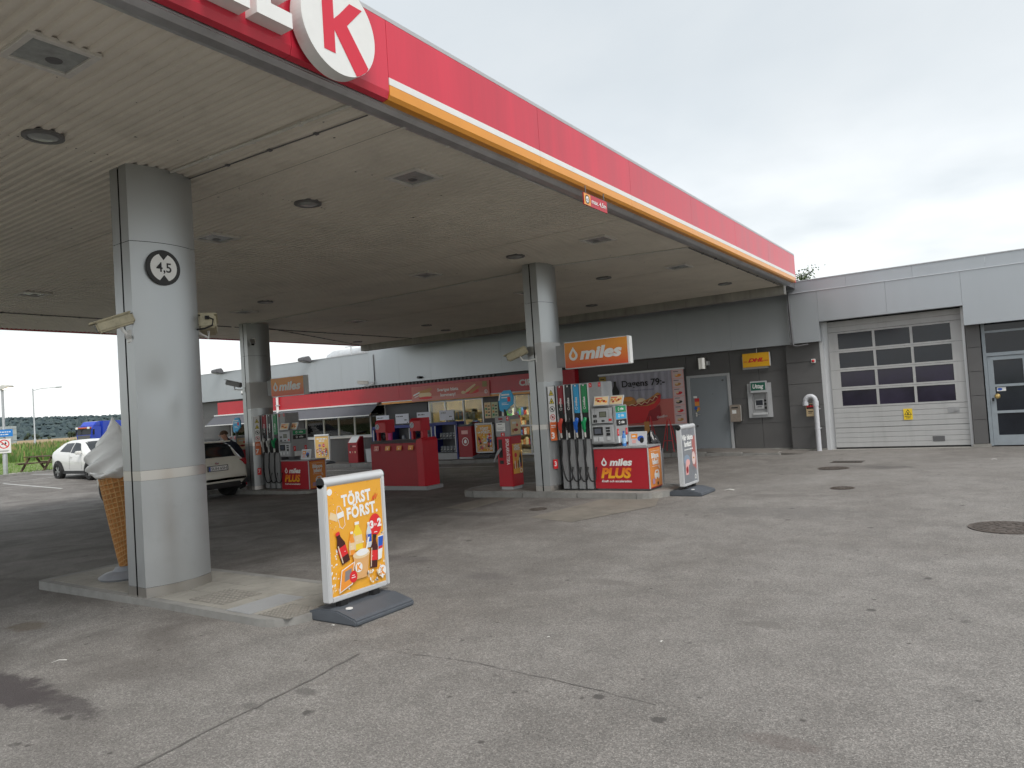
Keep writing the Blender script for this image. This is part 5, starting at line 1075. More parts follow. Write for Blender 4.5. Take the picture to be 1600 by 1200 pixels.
def column_stickers(x, y, z, num, label):
    e = E('column_notice', (x, y, z), label, 'notice', radians(62), group='warning notices on the columns')
    MB().box(-0.07, 0, 0, 0.07, 0.006, 1.0).build('backing', WHITE, e); pr = Pr((0, -0.0006, 0), (1, 0, 0), (0, -1, 0))
    for k in range(4):
        v = 0.88-0.15*k
        if k < 2: pr.poly([(-0.055, v-0.05), (0.055, v-0.05), (0, v+0.06)], PBLACK); pr.poly([(-0.042, v-0.043), (0.042, v-0.043), (0, v+0.042)], PYELL); pr.ell(0, v-0.015, 0.012, 0.022, PBLACK, 10)
        else: pr.ring(0, v, 0.045, 0.054, PRED if k == 3 else PBLACK, 20); pr.ell(0, v, 0.02, 0.02, PBLACK, 10); pr.line([(-0.035, v+0.035), (0.035, v-0.035)], 0.01, PRED if k == 3 else PBLACK)
    pr.rect(-0.07, 0.0, 0.07, 0.34, mat('notice_orange', (0.72, 0.16, 0.04), 0.45)); pr.rect(-0.05, 0.27, 0.05, 0.285, PWHITE, True); pr.rect(-0.05, 0.24, 0.05, 0.25, PWHITE); pr.text(num, -0.02, 0.04, 0.11, PWHITE, bold=0.03); pr.build('print', e)
    t_ = MB().box(-0.045, 0, -0.52, 0.05, 0.006, -0.35).build('pump_number', PRED, e); pr = Pr((0, -0.0006, -0.5), (1, 0, 0), (0, -1, 0)); pr.text(num, 0, 0.03, 0.085, PWHITE, bold=0.02); pr.build('number_print', t_); return e

NB = mat('nozzle_blue', (0.02, 0.13, 0.55), 0.4); NG = mat('nozzle_green', (0.01, 0.30, 0.10), 0.4); NR = mat('nozzle_red', (0.65, 0.08, 0.05), 0.4)
SR = mat('grade_red', (0.30, 0.012, 0.025), 0.35); SB = mat('grade_black', (0.02, 0.02, 0.022), 0.35); SK = mat('grade_blue', (0.03, 0.36, 0.66), 0.35); SG = mat('grade_green', (0.01, 0.24, 0.08), 0.35)
pump(-6.50, 11.66, 0.10, [(SR, NR, True), (SB, BLACK, True), (SK, NB, False), (SG, NG, False)], [(PGREEN, 'miles'), (PSKY, 'miles'), (PBLACK, 'miles')], '31', 'four-hose fuel pump with red, black, blue and green strips')
counter(-6.17, 11.66, 0.10, 'red counter with white and orange lettering at the near pump')
miles_sign(-5.965, 11.60, 2.555, 'orange lightbox sign on the column of the near pump')
washer(-8.28, 11.65, 0.09, '4', 'red and grey washer fluid dispenser left of the middle column')
column_stickers(-6.915, 11.555, 1.02, '3', 'strip of warning notices on the column at the near pump')
DX, DY, DZ = -9.27, 0.48, -0.125
pump(-6.50+DX, 11.66+DY, 0.10+DZ, [(SR, mat('nozzle_white', (0.6, 0.6, 0.58), 0.4), True), (SB, mat('nozzle_white', (0, 0, 0)), True), (SG, NG, False)], [(PGREEN, 'miles'), (PBLACK, 'miles')], '71', 'three-hose fuel pump with red, black and green strips in shade')
counter(-6.17+DX, 11.66+DY, 0.07+DZ, 'red counter with lettering at the far shaded pump')
miles_sign(-5.965+DX+0.15, 11.60+DY+0.1, 2.585, 'orange lightbox sign on the shaded far column')
washer(-17.88, 12.35, -0.04, '7', 'washer fluid dispenser with blue flag behind the white estate car', False)
column_stickers(-16.185, 12.035, 1.00+DZ, '7', 'strip of warning notices on the shaded far column')

# things on the near counter ------------------------------------------------------
e = E('spray_bottle', (-5.62, 11.80, 0.868), 'blue plastic bottle standing on the near red counter', 'bottle'); MB().lathe([(0, 0), (0.034, 0), (0.036, 0.02), (0.036, 0.16), (0.028, 0.20), (0.014, 0.225), (0.014, 0.24)], 16).build('body', mat('clear_blue_liquid', (0.08, 0.25, 0.62), 0.15), e, smooth=True); MB().lathe([(0.017, 0.24), (0.017, 0.265), (0, 0.268)], 14).build('cap', PBLUE, e, smooth=True); MB().lathe([(0.0365, 0.05), (0.0365, 0.14)], 16).build('label', mat('bottle_label', (0.35, 0.55, 0.8), 0.4), e)
e = E('counter_picture_frame', (-5.36, 11.79, 0.868), 'framed advert leaning on the near red counter', 'picture frame'); fr_ = MB().box(-0.17, -0.012, 0, 0.17, 0.012, 0.25).build('frame', ALU, e, bevel=0.004); fr_.rotation_euler = (radians(-10), 0, 0.03)
pr = Pr((0, -0.0125, 0.125), (1, 0, 0), (0, -1, 0)); pr.rect(-0.145, -0.10, 0.145, 0.10, mat('print_pale_grey', (0.55, 0.55, 0.58), 0.3)); pr.rect(-0.12, 0.0, 0.0, 0.085, PORANGE); pr.bars(-0.06, 0.03, 0.08, 0.025, PWHITE, 2); pr.ell(0.06, 0.0, 0.06, 0.05, PBLUE, 14); pr.ell(0.08, -0.03, 0.04, 0.05, PBLACK, 12); pr.rect(-0.1, -0.08, -0.03, -0.02, PPINK); pr.build('picture', fr_)
e = E('bag_bin', (-5.46, 12.62, 0.10), 'dark bin with a crumpled black bag behind the near red counter', 'bin')
MB().prism([(-0.15, 0), (0.15, 0), (0.17, 0.66), (-0.17, 0.66)], 'y', -0.14, 0.14).build('bin_body', GREYD, e, bevel=0.015, fixn=True)
mb = MB(); mb.grid(lambda u, v: ((0.17*sin(pi*min(1, 0.25+v*0.75))**0.7*(1+0.16*sin(5*2*pi*u+6*v)+0.08*sin(11*2*pi*u+3*v)))*cos(2*pi*u)*(1-0.55*v*v), (0.15*sin(pi*min(1, 0.25+v*0.75))**0.7*(1+0.14*sin(7*2*pi*u+5*v)))*sin(2*pi*u)*(1-0.55*v*v), 0.58+0.42*v), 44, 22, wrapu=True); mb.build('black_bag', mat('black_film', (0.012, 0.012, 0.013), 0.22), e, smooth=True)
e2 = E('counter_picture_frame', (-5.36+DX, 11.79+DY, 0.835+DZ), 'framed advert leaning on the far red counter', 'picture frame'); f2 = inst(fr_, 'frame', e2); f2.rotation_euler = (radians(-10), 0, 0.03); inst(fr_.children[0], 'picture', f2)

# red tubular stands by the wall
RT = mat('red_tube', (0.55, 0.012, 0.02), 0.4)
def trestle(x, y, w, h, label, boardm=None):
    e = E('red_stand', (x, y, 0.11), label, 'stand', group='red tubular stands by the wall')
    for s in (-1, 1): MB().tube([(s*w/2, -0.18, 0), (s*0.03, 0, h)], 0.011, 6).build('leg', RT, e); MB().tube([(s*w/2, 0.18, 0), (s*0.03, 0, h)], 0.011, 6).build('leg', RT, e)
    MB().tube([(-w*0.33, -0.12, h*0.33), (w*0.33, -0.12, h*0.33)], 0.010, 6).build('crossbar', RT, e)
    if boardm: o = MB().box(-w*0.35, -0.13, h*0.2, w*0.1, -0.11, h*0.85).build('board', boardm, e)
trestle(-8.12, 20.1, 0.36, 0.95, 'red tubular stand left of the steel door'); trestle(-8.75, 20.2, 0.34, 1.05, 'red tubular stand with brown board under the food banner', PTAN)
trestle(-9.6, 20.25, 0.30, 1.0, 'red tubular stand partly behind the near pump')

# ------------------------------------------------------------------ pavement signs
WB = mat('grey_plastic_base', (0.085, 0.095, 0.11), 0.55, var=0.15, vs=6, bump=0.15, bs=200)
def aboard(x, y, z, rz, label, art, pm):
    e = E('pavement_sign', (x, y, z), label, 'pavement sign', rz, group='pavement poster signs'); w = 0.35
    prof = [(-0.33, 0.0), (0.33, 0.0), (0.33, 0.04), (0.30, 0.058), (0.11, 0.105), (-0.11, 0.105), (-0.30, 0.058), (-0.33, 0.04)]
    MB().prism(prof, 'x', -w, w).build('base', WB, e, bevel=0.012, fixn=True)
    for s in (-1, 1): MB().box(s*0.19-0.045, -0.03, 0.09, s*0.19+0.045, 0.03, 0.17).build('post', BLACK, e, bevel=0.006)
    MB().cyl((-0.24, -0.14, 0.10), (-0.24, -0.14, 0.108), 0.03, n=14).build('filler_cap', WHITE, e)
    for s in (-1, 1): MB().box(s*w-0.022-0.012*s, -0.042, 0.16, s*w+0.022-0.012*s, 0.042, 1.145).build('side_rail', ALU, e, bevel=0.008)
    MB().box(-w+0.03, -0.040, 0.155, w-0.03, 0.040, 0.20).build('bottom_rail', ALU, e, bevel=0.008)
    MB().tube([(-w, 0, 1.150), (w, 0, 1.150)], 0.045, 16).build('top_rail', ALU, e, smooth=True)
    MB().cyl((-w-0.010, 0, 1.150), (-w, 0, 1.150), 0.046, n=16).cyl((w, 0, 1.150), (w+0.010, 0, 1.150), 0.046, n=16).build('end_cap', BLACK, e)
    for s, a in ((-1, 0), (1, pi)):
        p = MB().box(-w+0.03, -0.030, 0.2, w-0.03, -0.024, 1.125).build('poster', pm, e); p.rotation_euler = (0, 0, a)
        if s == -1: pr = Pr((0, -0.0306, 0.2), (1, 0, 0), (0, -1, 0), 0.0004); art(pr, 0.64, 0.925); pr.build('poster_print', p)
    return e
def bottle(pr, cx, cy, w, h, rot, body, label, cap):
    c_, s__ = cos(rot), sin(rot)
    def X(pts): return [(cx+a*w*c_-b*h*s__, cy+a*w*s__+b*h*c_) for a, b in pts]
    pr.poly(X([(-0.5, 0), (0.5, 0), (0.5, 0.60), (0.22, 0.82), (0.20, 0.92), (-0.20, 0.92), (-0.22, 0.82), (-0.5, 0.60)]), body)
    pr.poly(X([(-0.5, 0.22), (0.5, 0.22), (0.5, 0.52), (-0.5, 0.52)]), label); pr.poly(X([(-0.24, 0.90), (0.24, 0.90), (0.24, 1.0), (-0.24, 1.0)]), cap)
    pr.poly(X([(-0.42, 0.04), (-0.30, 0.04), (-0.30, 0.60), (-0.42, 0.60)]), mat('print_glint', (0.7, 0.55, 0.4), 0.4))
    pr.text('~', cx-0.1*w*c_, cy+0.33*h*c_, 0.02, PWHITE)
def art_thirst(pr, w, h):
    U = lambda a: (a-0.5)*w; V = lambda b: b*h; rd_ = random.Random(3)
    # splashes and ice
    for k in range(60):
        a, b = rd_.random(), rd_.random()*0.45+0.02
        if rd_.random() < 0.6: a = a*0.25 if a < 0.5 else 1-(1-a)*0.25
        pr.ell(U(a), V(b), rd_.uniform(0.004, 0.02), rd_.uniform(0.003, 0.010), PWHITE if k % 3 else PCREAM, 7, rd_.random()*3, True)
    for k in range(30): pr.ell(U(rd_.random()*0.22), V(0.5+rd_.random()*0.45), 0.004, 0.003, [PWHITE, PTAN, PRED][k % 3], 6, 0, True)
    pr.k += 1
    pr.poly([(U(0.02), V(0.70)), (U(0.16), V(0.66)), (U(0.18), V(0.72)), (U(0.05), V(0.76))], PCREAM); pr.ell(U(0.05), V(0.94), 0.03, 0.03, PWHITE, 9)
    pr.text('TÖRST', U(0.52), V(0.80), 0.092, PWHITE, bold=0.045, width=0.35*w*1.55, rot=0.05, space=1.12); pr.text('FÖRST.', U(0.62), V(0.675), 0.092, PWHITE, bold=0.045, width=0.37*w*1.55, rot=0.05, space=1.12)
    pr.line([(U(0.80), V(0.79)), (U(0.84), V(0.84)), (U(0.83), V(0.79)), (U(0.88), V(0.86)), (U(0.87), V(0.80)), (U(0.92), V(0.85))], 0.006, PRED)
    pr.line([(U(0.20), V(0.61)), (U(0.15), V(0.74)), (U(0.17), V(0.80)), (U(0.21), V(0.80)), (U(0.27), V(0.73)), (U(0.29), V(0.62)), (U(0.24), V(0.59)), (U(0.20), V(0.61))], 0.005, PWHITE); pr.poly([(U(0.17), V(0.685)), (U(0.28), V(0.70)), (U(0.27), V(0.75)), (U(0.155), V(0.735))], PWHITE)
    pr.ell(U(0.84), V(0.56), 0.075, 0.098, PRED, 28); pr.text('3', U(0.775), V(0.535), 0.06, PWHITE, bold=0.06); pr.text('för', U(0.845), V(0.55), 0.022, PWHITE); pr.text('2', U(0.92), V(0.54), 0.065, PWHITE, bold=0.06); pr.rect(U(0.81), V(0.485), U(0.87), V(0.492), PWHITE)
    bottle(pr, U(0.50), V(0.36), 0.105, 0.245, 0.02, mat('print_lemon', (0.85, 0.60, 0.05), 0.4), PCREAM, PWHITE); bottle(pr, U(0.70), V(0.36), 0.062, 0.22, -0.02, mat('print_pale_blue', (0.6, 0.65, 0.7), 0.4), PBLUE, PWHITE)
    bottle(pr, U(0.37), V(0.33), 0.065, 0.20, -0.05, PORANGE, PCREAM, PWHITE); bottle(pr, U(0.26), V(0.28), 0.095, 0.28, 0.30, PBROWN, PRED, PRED); bottle(pr, U(0.75), V(0.16), 0.088, 0.29, -0.12, PBROWN, PRED, PBLACK)
    # can, cup with logo, bag
    pr.poly([(U(0.84), V(0.22)), (U(0.91), V(0.23)), (U(0.97), V(0.45)), (U(0.86), V(0.445))], PWHITE); pr.poly([(U(0.855), V(0.32)), (U(0.94), V(0.33)), (U(0.965), V(0.44)), (U(0.865), V(0.435))], PBLUE); pr.poly([(U(0.855), V(0.32)), (U(0.93), V(0.325)), (U(0.94), V(0.35)), (U(0.86), V(0.345))], PRED)
    pr.poly([(U(0.42), V(0.10)), (U(0.62), V(0.10)), (U(0.68), V(0.32)), (U(0.38), V(0.32))], mat('print_iced_cup', (0.72, 0.40, 0.16), 0.4)); pr.ell(U(0.53), V(0.32), 0.10, 0.035, PCREAM, 18); pr.ell(U(0.55), V(0.335), 0.075, 0.03, PWHITE, 14); pr.poly([(U(0.60), V(0.33)), (U(0.63), V(0.33)), (U(0.70), V(0.46)), (U(0.67), V(0.46))], PWHITE)
    pr.ell(U(0.47), V(0.205), 0.042, 0.042, PWHITE, 20); pr.text('K', U(0.475), V(0.205)-0.024, 0.048, PORANGE, bold=0.06)
    pr.poly([(U(0.10), V(0.02)), (U(0.34), V(0.07)), (U(0.40), V(0.27)), (U(0.16), V(0.22))], PWHITE); pr.poly([(U(0.115), V(0.03)), (U(0.33), V(0.078)), (U(0.385), V(0.26)), (U(0.17), V(0.212))], PORANGE); pr.poly([(U(0.20), V(0.11)), (U(0.32), V(0.13)), (U(0.34), V(0.22)), (U(0.22), V(0.20))], mat('print_steel', (0.25, 0.22, 0.22), 0.4)); pr.ell(U(0.36), V(0.135), 0.045, 0.05, PRED, 18); pr.rect(U(0.325), V(0.125), U(0.395), V(0.132), PWHITE, True); pr.rect(U(0.335), V(0.145), U(0.385), V(0.151), PWHITE)
    pr.ell(U(0.90), V(0.11), 0.05, 0.05, PWHITE, 24); pr.text('K', U(0.905), V(0.11)-0.03, 0.06, PORANGE, bold=0.06)
    for k in range(26): pr.ell(U(0.62+rd_.random()*0.34), V(0.02+rd_.random()*0.14), rd_.uniform(0.005, 0.022), rd_.uniform(0.004, 0.012), PWHITE if k % 2 else PCREAM, 7, rd_.random()*3, True)
    pr.k += 1
def art_summer(pr, w, h):
    U = lambda a: (a-0.5)*w; V = lambda b: b*h; rd_ = random.Random(5)
    pr.bars(U(0.5), V(0.85), 0.50, 0.06, PWHITE, 5); pr.bars(U(0.5), V(0.76), 0.28, 0.06, PWHITE, 6); pr.ell(U(0.62), V(0.60), 0.07, 0.07, PRED, 22); pr.text('3', U(0.575), V(0.58), 0.05, PWHITE, bold=0.04); pr.text('2', U(0.67), V(0.58), 0.05, PWHITE, bold=0.04); pr.ell(U(0.32), V(0.60), 0.06, 0.06, mat('print_violet', (0.35, 0.22, 0.4), 0.5), 18)
    for k in range(16): bottle(pr, U(0.12+0.05*k), V(0.14+0.22*rd_.random()), 0.05, 0.16, rd_.uniform(-0.4, 0.4), [PBROWN, PORANGE, PRED, PWHITE, PBLUE][k % 5], [PRED, PCREAM, PWHITE][k % 3], PWHITE)
    pr.ring(U(0.9), V(0.06), 0.02, 0.034, PWHITE, 16)
def art_grill(pr, w, h):
    U = lambda a: (a-0.5)*w; V = lambda b: b*h
    pr.rect(U(0), V(0), U(1), V(1), mat('print_slate_grey', (0.22, 0.23, 0.25), 0.35, var=0.2, vs=6)); pr.poly([(U(0.72), V(0.3)), (U(1.0), V(0.2)), (U(1), V(0.86)), (U(0.75), V(0.80))], mat('print_dusty_red', (0.40, 0.14, 0.13), 0.4)); pr.text('Vår bästa', U(0.45), V(0.79), 0.085, PWHITE, bold=0.05, width=0.52); pr.text('brätt!', U(0.45), V(0.67), 0.085, PWHITE, bold=0.05, width=0.33); pr.bars(U(0.48), V(0.60), 0.40, 0.025, PWHITE, 7)
    pr.ell(U(0.3), V(0.42), 0.14, 0.09, mat('print_blue_grey', (0.25, 0.32, 0.42), 0.4), 18); pr.ell(U(0.35), V(0.37), 0.10, 0.06, PPINK, 14); pr.poly([(U(0.16), V(0.15)), (U(0.36), V(0.15)), (U(0.40), V(0.32)), (U(0.18), V(0.34))], PPINK); pr.ell(U(0.28), V(0.24), 0.05, 0.06, PDRED, 12); pr.ell(U(0.80), V(0.43), 0.085, 0.115, mat('print_pale_rose', (0.75, 0.58, 0.55), 0.4), 20); pr.rect(U(0.74), V(0.42), U(0.86), V(0.45), PTAN); pr.ring(U(0.86), V(0.08), 0.025, 0.042, PWHITE, 16)
aboard(-4.755, 4.475, 0.0, pi/2, 'amber drinks poster sign standing in the foreground', art_thirst, PYEL)
aboard(-4.585, 12.10, 0.0, pi/2, 'grey food poster sign standing right of the near pump', art_grill, MATS['print_slate_grey'] if 'print_slate_grey' in MATS else PGREY)
aboard(-22.75, 19.95, pz(-22.75), radians(12), 'pale amber poster sign before the cafe window', art_summer, PYEL2)
aboard(-14.92, 20.30, pz(-14.92)+0.02, radians(4), 'amber drinks poster sign beside the shop entrance', art_thirst, PYEL)

# ------------------------------------------------------------------ ice cream cone
ic = E('ice_cream_cone', (-8.30, 4.33, 0.06), 'giant soft ice cream cone figure behind the nearest column', 'ice cream figure')
WAF = mat('waffle_cone', (0.50, 0.28, 0.105), 0.55, var=0.2, vs=7); CRM = mat('soft_ice_white', (0.92, 0.92, 0.90), 0.28, var=0.04, vs=3)
MB().lathe([(0, 0.0), (0.25, 0.0), (0.27, 0.025), (0.22, 0.06), (0.12, 0.085), (0.09, 0.13), (0.0, 0.135)], 28).build('foot', mat('grey_base_cast', (0.23, 0.24, 0.26), 0.5, var=0.1, vs=5), ic, smooth=True)
def cone_r(u, v):
    g1 = (u*22+v*2.2) % 1.0; g2 = (v*19-u*4) % 1.0
    return max(math.exp(-((min(g1, 1-g1))/0.13)**4), math.exp(-((min(g2, 1-g2))/0.13)**4))
def cone(u, v):
    a = 2*pi*u; z = 0.11+1.05*v; r = 0.045+0.172*v**0.92 + 0.012*cone_r(u, v)*(0.35+0.65*v); return (r*cos(a), r*sin(a), z)
wm = MB().grid(cone, 264, 190, wrapu=True); k_ = 0
for j in range(189):
    for i in range(264):
        wm.mi[k_] = 0 if cone_r((i+0.5)/264, (j+0.5)/189) > 0.5 else 1; k_ += 1
wm.build('waffle', [WAF, mat('waffle_cell', (0.40, 0.17, 0.042), 0.6, var=0.2, vs=9)], ic, smooth=True)
MB().lathe([(0.208, 1.13), (0.235, 1.155), (0.235, 1.185), (0.18, 1.20)], 36).build('waffle_rim', WAF, ic, smooth=True)
def cream(u, v):
    a = 2*pi*u; z = 1.13+0.68*v
    if v < 0.10: base = 0.20+0.10*sin(pi/2*v/0.10)
    else: w_ = (v-0.10)/0.90; base = 0.30*(1-w_)*(1+0.75*sin(pi*w_)*(1-w_))
    fold = 0.5+0.5*cos(5*(a-4.6*v)+0.4*sin(2*a+5*v)); r = base*(1+0.24*(fold**1.3-0.5)*(1-0.30*v))+0.010*sin(3*a-11*v)*(1-v)
    if v < 0.12: r += 0.02*sin(7*a)
    return (r*cos(a)-0.05*v*v*0.5, r*sin(a)-0.05*v*v, z-0.03*(1-fold)*(1-v)*(1 if v > 0.02 else 0.6))
MB().grid(cream, 120, 80, wrapu=True).build('ice_cream_swirl', CRM, ic, smooth=True)

# ------------------------------------------------------------------ red water and air station
rs = E('red_service_station', (-12.58, 12.50, gz(-11.8)-0.005), 'big red service cabinet with two raised dispensers in the forecourt', 'service cabinet'); W_, D_, H_ = 1.63, 0.50, 1.13
MB().box(-0.03, -0.03, 0, W_+0.10, D_+0.04, 0.10).build('plinth', GREYM, rs, bevel=0.01)
MB().prism([(0.0, 0.10), (D_, 0.10), (D_, H_+0.02), (0.12, H_+0.02), (0.0, H_-0.04)], 'x', 0, W_).build('body', REDC, rs, bevel=0.008, fixn=True)
MB().prism([(-0.004, H_-0.038), (0.118, H_+0.024), (D_-0.1, H_+0.024), (D_-0.1, H_+0.03), (0.116, H_+0.03), (-0.008, H_-0.034)], 'x', 0.01, W_-0.20).build('lid', GREYD, rs, fixn=True)
MB().prism([(W_-0.18, 0.10), (W_+0.03, 0.10), (W_+0.03, H_-0.0), (W_-0.02, H_+0.07), (W_-0.18, H_+0.022)], 'y', -0.012, D_+0.006).build('side_box', RED, rs, bevel=0.008, fixn=True)
for i in range(4):
    t_ = MB().box(-0.075, -0.012, -0.055, 0.075, 0, 0.055).build('price_tag', PTAN if i else PPINK, rs); t_.location = (0.22+0.36*i, -0.02, 0.98); t_.rotation_euler = (radians(-14), 0, 0)
    pr = Pr((0, -0.0125, 0), (1, 0, 0), (0, -1, 0)); pr.rect(-0.068, -0.045, 0.068, 0.045, PORANGE if i else PSAL); pr.ell(0, -0.015, 0.015, 0.015, PWHITE, 10); pr.rect(-0.05, 0.02, 0.05, 0.03, PCREAM); pr.build('tag_print', t_)
for k, cx in enumerate((0.26, 1.36)):
    hd = MB().prism([(0.10, H_+0.22), (0.42, H_+0.22), (0.42, H_+0.52), (0.16, H_+0.52), (0.10, H_+0.46)], 'x', cx-0.17, cx+0.17).build('dispenser_head', RED, rs, bevel=0.01, fixn=True)
    pr = Pr((cx-0.10, 0.097, H_+0.36), (1, 0, 0), (0, -1, 0), 0.0015); pr.ell(0, 0, 0.065, 0.065, PWHITE, 22); pr.ell(0, 0, 0.056, 0.056, mat('symbol_blue_grey', (0.05, 0.08, 0.18), 0.4), 22); pr.ring(0, 0, 0.03, 0.042, PWHITE, 16); pr.line([(-0.03, 0.03), (0.03, -0.03)], 0.012, PWHITE); pr.build('symbol', hd)
    MB().box(cx-0.17, 0.14, H_+0.02, cx-0.11, 0.22, H_+0.22).box(cx+0.12, 0.14, H_+0.02, cx+0.19, 0.30, H_+0.22).build('dispenser_leg', RED, rs)
    mb = MB(); mb.tube([(cx+0.10*cos(a_), 0.22, H_+0.13+0.09*sin(a_)) for a_ in [2*pi*i/16 for i in range(17)]], 0.017, 6, caps=False); mb.tube([(cx+0.065*cos(a_), 0.20, H_+0.12+0.06*sin(a_)) for a_ in [2*pi*i/14 for i in range(15)]], 0.015, 6, caps=False); mb.build('coiled_hose', RUBBER, rs)
    if k == 0: MB().cyl((cx+0.23, 0.18, H_+0.03), (cx+0.23, 0.18, H_+0.20), 0.05, n=14).build('water_can', mat('magenta_can', (0.55, 0.02, 0.2), 0.4), rs)

# ------------------------------------------------------------------ racks before the shop
def rack(x, w, label, tub=True):
    z = pz(x); e = E('display_rack', (x, 20.22, z), label, 'display rack', group='blue display racks before the shop'); d = 0.45; h = 1.33
    for s in (-1, 1): MB().box(s*w/2-0.03, 0, 0, s*w/2+0.03, d, h).build('side_panel', NAVY, e); MB().box(s*(w/2-0.05)-0.013, -0.012, 0.25, s*(w/2-0.05)+0.013, 0.012, 1.20).build('front_rail', WHITE, e)
    MB().box(-w/2, 0.0, h-0.10, w/2, d, h).build('top', NAVY, e); MB().box(-w/2+0.03, d-0.02, 0.2, w/2-0.03, d, h-0.1).build('back_panel', GREYD, e); MB().box(-w/2+0.03, 0.0, 0.0, w/2-0.03, d, 0.22).build('plinth', GREYM, e)
    for zz in (0.24, 0.72): MB().box(-w/2+0.03, 0.02, zz, w/2-0.03, d-0.02, zz+0.02).build('shelf', GREYD, e)
    return e
TUB = mat('grey_white_tub', (0.30, 0.32, 0.35), 0.5, var=0.1, vs=8)
tb_mesh = MB().lathe([(0, 0), (0.062, 0), (0.068, 0.17), (0.072, 0.175), (0.072, 0.20), (0, 0.205)], 12).mesh('fluid_tub', TUB)
for k, (x, w_, lb_, nt_) in enumerate([(-19.75, 0.88, 'blue display rack left behind the red service cabinet', 0), (-18.75, 1.0, 'second blue display rack from the left behind the cabinet', 1), (-17.68, 0.98, 'third blue display rack from the left behind the cabinet', 2), (-16.60, 1.02, 'rightmost blue display rack with two rows of tubs', 10)]):
    r_ = rack(x, w_, lb_)
    for i in range(nt_):
        o = bpy.data.objects.new('fluid_tub', tb_mesh); COL.objects.link(o); row = i // 5 if nt_ > 5 else 1; o.location = (x-0.30+0.15*(i % 5)+(0.3 if nt_ < 5 else 0), 20.40, pz(x)+(0.26 if row == 0 else 0.74))
        tag(o, '%s grey tub on the %s shelf of the rightmost blue rack' % (['leftmost', 'second from left', 'middle', 'second from right', 'rightmost'][i % 5], 'lower' if row == 0 else 'middle') if nt_ > 5 else '%s grey tub on the %s blue rack from the left' % (['left', 'right'][i], ['', 'second', 'third'][k]), 'tub', 'tubs on the blue racks')
        if nt_ > 5:
            pr = Pr((0, -0.069, 0.09), (1, 0, 0), (0, -1, 0)); pr.rect(-0.045, -0.06, 0.045, 0.05, PBLACK); pr.line([(-0.03, -0.04), (-0.02, 0.03), (0.01, -0.02), (0.03, 0.035)], 0.012, PWHITE); q = pr.build('tub_label', o)
    c_ = E('price_card', (x+0.05, 20.30, pz(x)+1.33), 'white price card on top of the %s blue rack' % ['first', 'second', 'third', 'last'][k], 'price card', group='white price cards on the racks')
    MB().box(-0.33, 0, 0.06, 0.33, 0.015, 0.42).build('card', mat('price_card_white', (0.62, 0.63, 0.70), 0.45), c_); MB().box(-0.05, 0.0, 0.0, 0.05, 0.02, 0.06).build('card_foot', GREYD, c_)
    pr = Pr((0, -0.0006, 0), (1, 0, 0), (0, -1, 0)); pr.text('Ad Blue', -0.27, 0.31, 0.05, PBLACK, align='l', bold=0.02, width=0.24) if k == 3 else pr.bars(-0.12, 0.31, 0.32, 0.04, PBLACK, k)
    pr.bars(0.18, 0.17, 0.13, 0.045, PBLACK, k+9); pr.rect(0.24, 0.075, 0.29, 0.10, PBLACK); pr.build('card_print', c_)
lk = E('red_gas_locker', (-15.66, 20.15, pz(-15.66)), 'narrow red gas locker right of the blue racks', 'locker'); MB().box(-0.30, 0, 0.06, 0.30, 0.4, 1.13).build('body', REDC, lk, bevel=0.01); MB().box(-0.30, -0.01, 0, 0.30, 0.38, 0.06).build('plinth', GREYL, lk); MB().prism([(-0.02, 1.132), (0.4, 1.132), (0.4, 1.20), (0.06, 1.20)], 'x', -0.31, 0.31).build('lid', GREYD, lk, fixn=True)
pr = Pr((0, -0.0006, 0), (1, 0, 0), (0, -1, 0)); pr.rect(-0.15, 0.86, 0.13, 0.99, PPINK); pr.ring(0, 0.60, 0.12, 0.145, PWHITE); pr.poly([(-0.05, 0.54), (0.05, 0.54), (0.06, 0.62), (0.02, 0.68), (-0.03, 0.66), (-0.06, 0.60)], PWHITE); pr.build('print', lk)
kk_ = E('recycling_kiosk', (-21.15, 20.05, pz(-21.15)), 'red standing bin with a white slanted top by the cafe window', 'bin'); MB().prism([(0.0, 0.0), (0.35, 0.0), (0.35, 1.02), (0.20, 1.02), (0.0, 0.78)], 'x', -0.27, 0.27).build('body', REDC, kk_, bevel=0.01, fixn=True)
MB().add([(-0.22, -0.004, 0.79), (0.22, -0.004, 0.79), (0.22, 0.192, 1.025), (-0.22, 0.192, 1.025)], [(0, 1, 2, 3)]).build('top_card', PWHITE, kk_); pr = Pr((0, -0.0006, 0), (1, 0, 0), (0, -1, 0)); pr.rect(-0.12, 0.60, -0.05, 0.70, PBLACK); pr.rect(0.0, 0.62, 0.18, 0.67, PPINK)
for i in range(3): pr.ell(-0.15+0.14*i, 0.42, 0.035, 0.04, [PWHITE, PSAL, PCREAM][i], 12)
pr.build('print', kk_)
wb = E('white_bin', (-20.3, 20.12, pz(-20.3)), 'small white bin between the red bin and the blue racks', 'bin'); MB().prism([(-0.20, 0.0), (0.20, 0.0), (0.24, 0.48), (-0.24, 0.48)], 'y', 0, 0.34).build('bin_body', GREYL, wb, bevel=0.015, fixn=True); MB().box(-0.245, -0.01, 0.482, 0.245, 0.35, 0.51).build('bin_lid', GREYL, wb, bevel=0.008); MB().box(0.10, -0.006, 0.40, 0.14, 0.0, 0.43).build('bin_mark', BLACK, wb)

